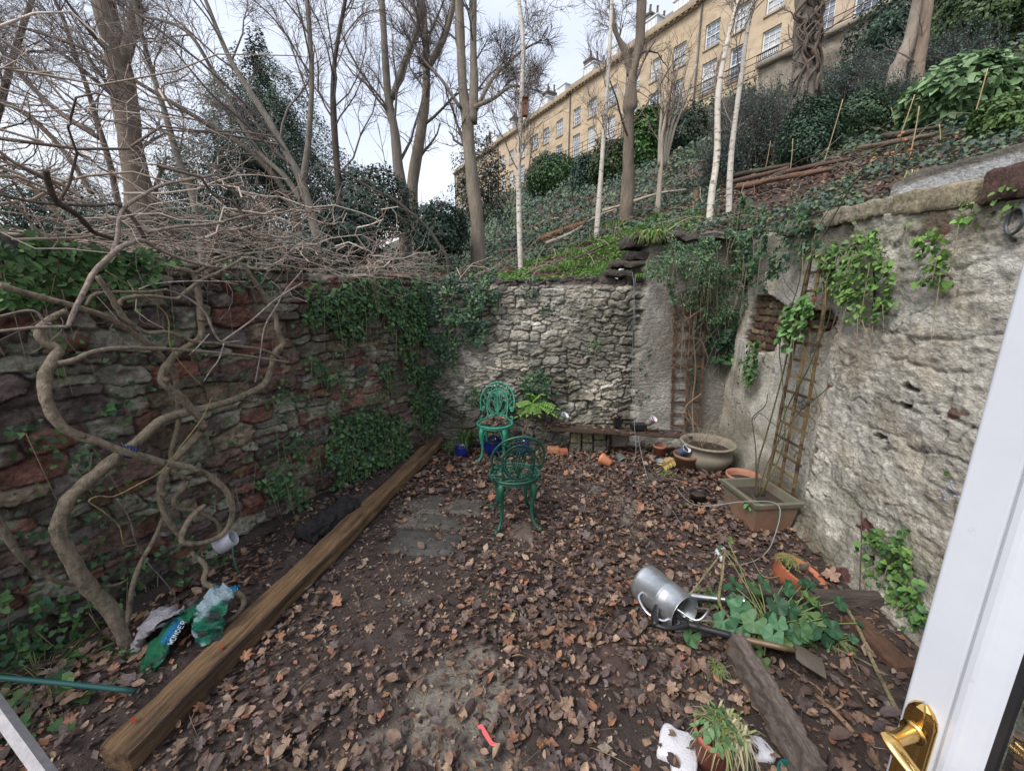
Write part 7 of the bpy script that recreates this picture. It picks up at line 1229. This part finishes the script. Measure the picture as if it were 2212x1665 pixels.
# woody jasmine stems over the back trellis
g = G()
for k in range(26):
    u0 = rng.uniform(1440, 1530); v0 = rng.uniform(600, 670); P = [ony(u0, v0, 4.5)]
    for j in range(5): P.append(ony(u0 + rng.uniform(-50, 50) * (j + 1) / 4, v0 + (j + 1) * rng.uniform(5, 38), 4.62 - rng.uniform(0, .1)))
    tube(g, P, rng.uniform(.0015, .0035), 5, np.array((.22, .165, .12)) * rng.uniform(.7, 1.2), 4)
tube(g, [ony(1499, 640, 4.62), ony(1497, 720, 4.66), ony(1502, 800, 4.66), ony(1495, 870, 4.66), ony(1498, 945, 4.6)], .010, 6, (.22, .15, .10), 4); tube(g, [ony(1515, 850, 4.64), ony(1480, 880, 4.63), ony(1490, 920, 4.63)], .007, 6, (.22, .15, .10), 4)
tag(g.make('dry_climber_stems', M['twig']), 'tangle of brown dry climber stems over the back wall trellis', 'climbing plant')

# ================================================================== plants on the yard floor
def leafplant(name, base, items, label, cols, seed, tm=HEART, cat='plant', mat='leaf', pet=.0022, pcol=(.18, .22, .08)):
    """items: (position, size, normal) leaves on their own petioles"""
    rng = np.random.default_rng(seed); r = root(name, base, label, cat); P = np.array([i[0] for i in items]); n = len(P); g = G(); K = 5; t = np.linspace(0, 1, K); b = np.asarray(base) + rng.normal(0, .02, (n, 3)) * (1, 1, 0)
    B = b[:, None] * (1 - t)[None, :, None] + P[:, None] * t[None, :, None]; B[..., 2] += np.sin(t * 3.14)[None] * .03; btubes(g, B, np.tile(np.linspace(pet * 1.3, pet, K), (n, 1)), 4, pcol); g.make('stem', M['twig'], r)
    out_ = P - base; out_[:, 2] = -.3; g = G(); scatter(g, tm, P, [i[2] for i in items], [i[1] for i in items], cmix(n, cols, rng, .2), down=nrm(out_) + (0, 0, -.1), spin=.35, jit=.22, rng=rng); g.make('foliage', M[mat], r); return r
def T_round(seed=0):
    """big scalloped mallow leaf with radial folds"""
    V = [(0, .42, -.02)]; n = 30
    for ring, f in ((1, .5), (2, 1.)):
        for k in range(n):
            a = math.radians(-165 + 330 * k / (n - 1)); R_ = (.52 + .05 * math.cos(a * 5) + .012 * math.cos(a * 23)) * f; V.append((math.sin(a) * R_, .42 + math.cos(a) * R_ * 1.0 - (.10 * f if False else 0), (.055 * math.cos(a * 5) * f + .10 * f * f - .14 * f * f * max(0, math.cos(a)))))
    Fc = [(0, 1 + k, 2 + k) for k in range(n - 1)]; Fq = []
    for k in range(n - 1): Fc += [(1 + k, 1 + n + k, 2 + n + k), (1 + k, 2 + n + k, 2 + k)]
    return np.array(V), np.array(Fc)
RND = T_round(); MAL = [(.045, .125, .062), (.065, .16, .08), (.03, .085, .042), (.085, .175, .075), (.11, .19, .06)]
items = []; base = np.array(onz(1660, 1370, .02)); rm = np.random.default_rng(12)
for (u, v, z_, s) in ((1590, 1270, .22, .11), (1640, 1262, .26, .12), (1610, 1300, .22, .12), (1665, 1290, .27, .10), (1700, 1300, .25, .11), (1735, 1290, .20, .11), (1760, 1310, .17, .10), (1640, 1330, .22, .11), (1680, 1330, .24, .10), (1720, 1340, .20, .11), (1600, 1345, .17, .10), (1570, 1330, .14, .11), (1660, 1350, .18, .10), (1700, 1352, .16, .10), (1620, 1310, .2, .1), (1745, 1350, .12, .09), (1500, 1360, .08, .12), (1490, 1340, .07, .09), (1545, 1365, .07, .06), (1715, 1375, .12, .12), (1680, 1365, .13, .11), (1775, 1335, .14, .10), (1800, 1300, .16, .09), (1650, 1415, .06, .10), (1590, 1290, .14, .08), (1690, 1265, .16, .08), (1615, 1265, .2, .1), (1740, 1325, .14, .1), (1560, 1185, .18, .05), (1572, 1170, .2, .05), (1835, 1370, .08, .06), (1850, 1345, .1, .05)):
    p = onz(u, v, z_); items.append((p, s * rm.uniform(.85, 1.1) * .92, nrm(np.array((rm.normal(0, .35), -.45 + rm.normal(0, .3), 1.0)))))
for _ in range(34):
    u_, v_ = rm.uniform(1580, 1800), rm.uniform(1262, 1372); z_ = rm.uniform(.08, .24) * (1 - abs(u_ - 1670) / 260); items.append((onz(u_, v_, z_), rm.uniform(.05, .10), nrm(np.array((rm.normal(0, .4), -.3 + rm.normal(0, .35), 1.0)))))
leafplant('mallow_plant', base, items, 'spreading mallow with big round scalloped leaves behind the black spade', MAL, 3, RND, pet=.003)
r = bpy.data.objects['mallow_plant']; g = G()
for pts, rd in (([onz(1450, 1333, .03), onz(1500, 1270, .2), onz(1565, 1185, .33)], .006), ([onz(1565, 1185, .33), onz(1560, 1240, .2), onz(1553, 1300, .12), onz(1580, 1340, .04)], .009), ([onz(1565, 1185, .33), onz(1600, 1225, .25), onz(1640, 1270, .15)], .004), ([onz(1822, 1305, .10), onz(1850, 1350, .08), onz(1890, 1440, .05), onz(1935, 1530, .02)], .010), ([onz(1805, 1400, .05), onz(1870, 1430, .04), onz(1950, 1480, .02)], .005), ([onz(1770, 1330, .10), onz(1840, 1420, .06), onz(1860, 1470, .02)], .003)): tube(g, pts, rd, 6, (.23, .20, .11), 5)
g.make('dead_stalk', M['vine'], r)
def herb(name, u, v, R_, h, n, size, cols, label, seed, tm=OVAL, z=0, base=None, cat='weeds'):
    rng = np.random.default_rng(seed); b = np.array(onz(u, v, z)) if base is None else np.array(base); a = rng.uniform(0, 6.28, n); q = np.sqrt(rng.uniform(0, 1, n)) * R_; items = []
    for i in range(n): items.append((b + np.array((math.cos(a[i]) * q[i], math.sin(a[i]) * q[i], h * rng.uniform(.3, 1) * (1.1 - .5 * q[i] / R_))), size * rng.uniform(.6, 1.3), nrm(np.array((math.cos(a[i]) * .5, math.sin(a[i]) * .5, 1)))))
    return leafplant(name, b, items, label, cols, seed, tm, cat, pet=.0012)
herb('small_weed', 1530, 1300, .08, .10, 60, .026, IVYC + BIG, 'small leaved green clump at the mouth of the watering can', 1, HEART)
herb('small_weed', 1790, 1390, .12, .10, 90, .028, [(.06, .16, .05), (.09, .2, .06)], 'feathery low weeds right of the mallow', 2)
herb('small_weed', 1545, 1452, .07, .05, 60, .024, [(.16, .20, .12), (.10, .15, .08)], 'greyish low weed left of the edging board', 3)
herb('small_weed', 985, 975, .16, .16, 120, .030, BIG + IVYC, 'pale green weeds growing left of the bright green chair', 4, OVAL)
herb('small_weed', 1190, 945, .16, .14, 90, .030, IVYC, 'dark low leaves at the wall foot behind the dark green chair', 5, HEART)
herb('small_weed', 1570, 1045, .05, .04, 20, .05, [(.10, .22, .08)], 'bright little leaves at the left end of the rectangular planter', 6, base=PC + np.array((-.13, -.12, .20)))
herb('small_weed', 1440, 1030, .07, .09, 30, .03, [(.08, .18, .06)], 'small green weed by the slab near the yellow frond', 7)
herb('small_weed', 1690, 1235, .10, .04, 60, .018, [(.10, .16, .05), (.2, .2, .06)], 'mossy bits growing in the sunken orange pot', 8, SMALL, base=(1.86, 2.31, .12))
herb('small_weed', 100, 1490, .42, .15, 220, .05, BIG + IVYC, 'round leaved weeds filling the lower left corner under the green stake', 9, HEART)
herb('small_weed', 60, 1570, .18, .12, 70, .055, BIG, 'large heart shaped leaves near the metal rail', 10, HEART)
herb('small_weed', 1110, 1330, .03, .02, 10, .014, GR, 'tiny seedling in the leaves of the yard centre', 11, SMALL)
# potted weeds at the bottom edge
herb('potted_weed', 1545, 1600, .075, .10, 110, .032, [(.10, .20, .08), (.14, .26, .11), (.08, .15, .06)], 'leafy green weeds growing out of the bottom terracotta pot', 12, OVAL, base=(PB[0], PB[1], .155))
grass('dry_grass', np.array((PB[0] + .05, PB[1], .16)), .07, .16, 260, [(.34, .30, .18), (.22, .26, .10), (.40, .36, .24)], 'dry straw coloured grass drooping from the bottom terracotta pot', 140, 1.5, 'grass', None)
# strap leaves, mahonia, frond
p = onz(1012, 960); grass('strap_leaves', (p[0], 4.62, .1), .08, .38, 46, [(.05, .11, .03), (.08, .16, .04)], 'dark strap leaved plant left of the bright green chair back', 141, .9, 'plant', None)
def pinnate(g, a, d, L, npair, ls, lw, rng, col, droop=.35, side=None):
    d = nrm(d); s = nrm(np.cross(d, (0, 0, 1))); t = np.linspace(0, 1, 9); P = a + d * (L * t)[:, None] + np.array((0, 0, -1)) * (droop * L * t ** 2)[:, None]; tube(g, P, .003, 4, col, 1)
    Q = []; D = []
    for k in range(npair):
        f = .15 + .82 * k / npair; p = a + d * L * f - np.array((0, 0, droop * L * f * f))
        for sg in (-1, 1): Q.append(p); D.append(s * sg + d * .45)
    Q.append(P[-1]); D.append(d)
    for q, e in zip(Q, D): scatter(g, T_oval(lw), q[None], np.array([(0, -.3, 1.)]), ls * rng.uniform(.85, 1.1), np.array([col]) * rng.uniform(.8, 1.2), down=e, spin=.05, rng=rng)
r = root('mahonia_shrub', onz(1118, 950), 'young mahonia with long pinnate yellow green leaves against the back wall', 'plant'); top = ony(1150, 868, 4.55); b = onz(1120, 955); b[1] = 4.6
g = G(); tube(g, [b, ony(1133, 925, 4.58), ony(1148, 900, 4.57), top], [.013, .011, .010, .008], 8, (.26, .21, .12), 5); g.make('stem', M['vine'], r); rm = np.random.default_rng(2)
for (dx, dy, dz, L) in ((-1, -.5, .15, .22), (-.9, -.5, -.5, .22), (1, -.5, .12, .30), (1, -.4, -.25, .34), (.3, -1, -.3, .20), (-.4, -1, -.4, .18), (-.2, -.3, 1, .16), (.5, -.3, .8, .18), (1.0, -.9, -.1, .28)):
    g = G(); pinnate(g, top, (dx, dy, dz), L, 9, .062, .20, rm, (.16, .30, .07), .25); g.make('leaf', M['leaf'], r)
g = G(); a = onz(1462, 990, .10); pinnate(g, a, onz(1415, 1010, .06) - a, .24, 15, .085, .08, rm, (.46, .34, .12), .1); tag(g.make('dead_frond', M['leaf']), 'yellow dead fern frond lying on the brown pot before the urn', 'frond')
# bare twigs in the urn
g = G()
for k in range(26):
    a = rng.uniform(0, 6.28); p = u_ = np.array((mu.translation.x, mu.translation.y, .25)); q0 = p + np.array((math.cos(a), math.sin(a), 0)) * rng.uniform(0, .18); e = nrm(np.array((rng.normal(0, .6), rng.normal(0, .6), 1))); L = rng.uniform(.12, .5); tube(g, [q0, q0 + e * L * .5, q0 + e * L + (rng.normal(0, .06), rng.normal(0, .06), -rng.uniform(0, .15))], .002, 4, (.25, .19, .12), 3)
tag(g.make('dried_plant', M['twig']), 'dry straw stems standing in the large beige urn', 'plant')
# climbing rose in the trough
r = root('climbing_rose', PC + np.array((0, 0, .2)), 'thorny green brown rose canes rising from the rectangular planter', 'rose'); b = PC + np.array((.0, .02, .19)); qw = lambda u, v, o=.16: rw(u, v, o)
RO = [([b, qw(1640, 1000, .3), qw(1655, 930, .25), qw(1690, 800), qw(1712, 700), qw(1730, 640), qw(1750, 560), qw(1800, 470, .1), qw(1850, 380, .12), qw(1890, 330, .12)], .010, (.12, .12, .06)), ([b + (.05, 0, 0), qw(1680, 950, .22), qw(1700, 880), qw(1745, 800), qw(1770, 740), qw(1790, 690), qw(1800, 600)], .008, (.10, .12, .05)), ([b, qw(1665, 990, .28), qw(1720, 900), qw(1775, 850), qw(1790, 830)], .007, (.14, .10, .06)),
      ([b + (-.03, -.03, 0), qw(1632, 980, .4), qw(1625, 930, .42), qw(1628, 900, .42), qw(1650, 882, .4), qw(1658, 850, .4)], .008, (.10, .07, .06)), ([qw(1628, 905, .42), qw(1640, 895, .42), qw(1666, 915, .4), qw(1690, 930, .3)], .005, (.10, .07, .06)), ([b + (.02, 0, 0), qw(1690, 960, .2), qw(1690, 830), qw(1685, 740), qw(1720, 620), qw(1735, 560), qw(1780, 470, .1), qw(1840, 400, .12)], .008, (.13, .14, .07)), ([qw(1720, 640), qw(1700, 610), qw(1690, 590), qw(1685, 575)], .004, (.09, .06, .05)), ([qw(1722, 660), qw(1700, 640), qw(1688, 612)], .0035, (.09, .06, .05)), ([qw(1715, 700), qw(1745, 760), qw(1760, 820), qw(1770, 880)], .005, (.14, .16, .06)), ([qw(1850, 380, .12), qw(1800, 350, .1), qw(1780, 330, .1)], .004, (.2, .16, .1)), ([qw(1840, 400, .12), qw(1880, 370, .1), qw(1910, 362, .1)], .004, (.2, .16, .1))]
for k, (P, rd, c) in enumerate(RO): g = G(); P = np.array(P); P[1:-1] += rng.normal(0, .008, P[1:-1].shape); tube(g, P, np.linspace(rd, rd * .5, len(P)) * .72, 6, np.array(c) * .75, 6, lump=.1); g.make('rose_cane', M['vine'], r)
g = G(); tube(g, [qw(1722, 655), qw(1748, 650, .13), qw(1775, 640, .12)], .003, 5, (.6, .05, .12), 3); g.make('red_tie', M['plastic'], r)
# thin seedlings before the right wall
for (P, lab) in (([onz(1855, 1325, .0), onz(1857, 1250, .15), onz(1860, 1170, .33), onz(1860, 1080, .5)], 'tall dark stemmed seedling standing before the rendered wall'), ([onz(1885, 1300, 0), onz(1885, 1240, .14), onz(1875, 1200, .2)], 'shorter leaning seedling right of the tall one')):
    r = root('seedling', P[0], lab, 'seedling'); g = G(); tube(g, P, .0035, 6, (.07, .04, .03), 5); g.make('stem', M['twig'], r); g = G(); q = np.array([P[-1], P[-1] - (0, 0, .03), P[-2], P[-2] + (0, 0, .02)]); scatter(g, OVAL, q, (0, -.3, 1), .06, (.12, .24, .05), rng=rng, jit=.3); g.make('leaf', M['leaf'], r)
# dead branches and husk in the bed
g = G()
for P, rd in (([onz(1762, 1500, .04), onz(1800, 1535, .05), onz(1850, 1590, .04)], .010), ([onz(1815, 1495, .06), onz(1818, 1520, .05), onz(1800, 1535, .04)], .006), ([onz(1850, 1540, .05), onz(1900, 1570, .05), onz(1940, 1580, .05)], .014), ([onz(1700, 1440, .02), onz(1760, 1480, .04), onz(1780, 1500, .03)], .004)): tube(g, P, rd, 7, (.34, .22, .14), 5, lump=.4)
tag(g.make('dry_husk', M['vine']), 'pale tan dry bulb husks lying on the soil near the brass handle', 'plant debris')
for k, (P, rd, c, lab) in enumerate((([onz(505, 1598, .03), onz(540, 1595, .04), onz(575, 1625, .03), onz(580, 1650, .03)], .005, (.30, .22, .18), 'curved pale twig in the leaves at the bottom left of the beam end'), ([onz(1620, 1200, .03), onz(1650, 1245, .06), onz(1700, 1240, .03)], .003, (.24, .19, .13), 'thin pale twig over the sunken orange pot'), ([onz(565, 1235, .03), onz(600, 1278, .07), onz(672, 1262, .03), onz(690, 1190, .03)], .004, (.30, .24, .19), 'long curved tan tendril behind the timber beam'), ([onz(1080, 1210, .02), onz(1150, 1190, .03), onz(1230, 1225, .02)], .002, (.22, .17, .13), 'fine pale stalk right of the dark green chair legs'))):
    g = G(); tube(g, P, rd, 6, c, 6); tag(g.make('loose_twig', M['twig']), lab, 'twig')
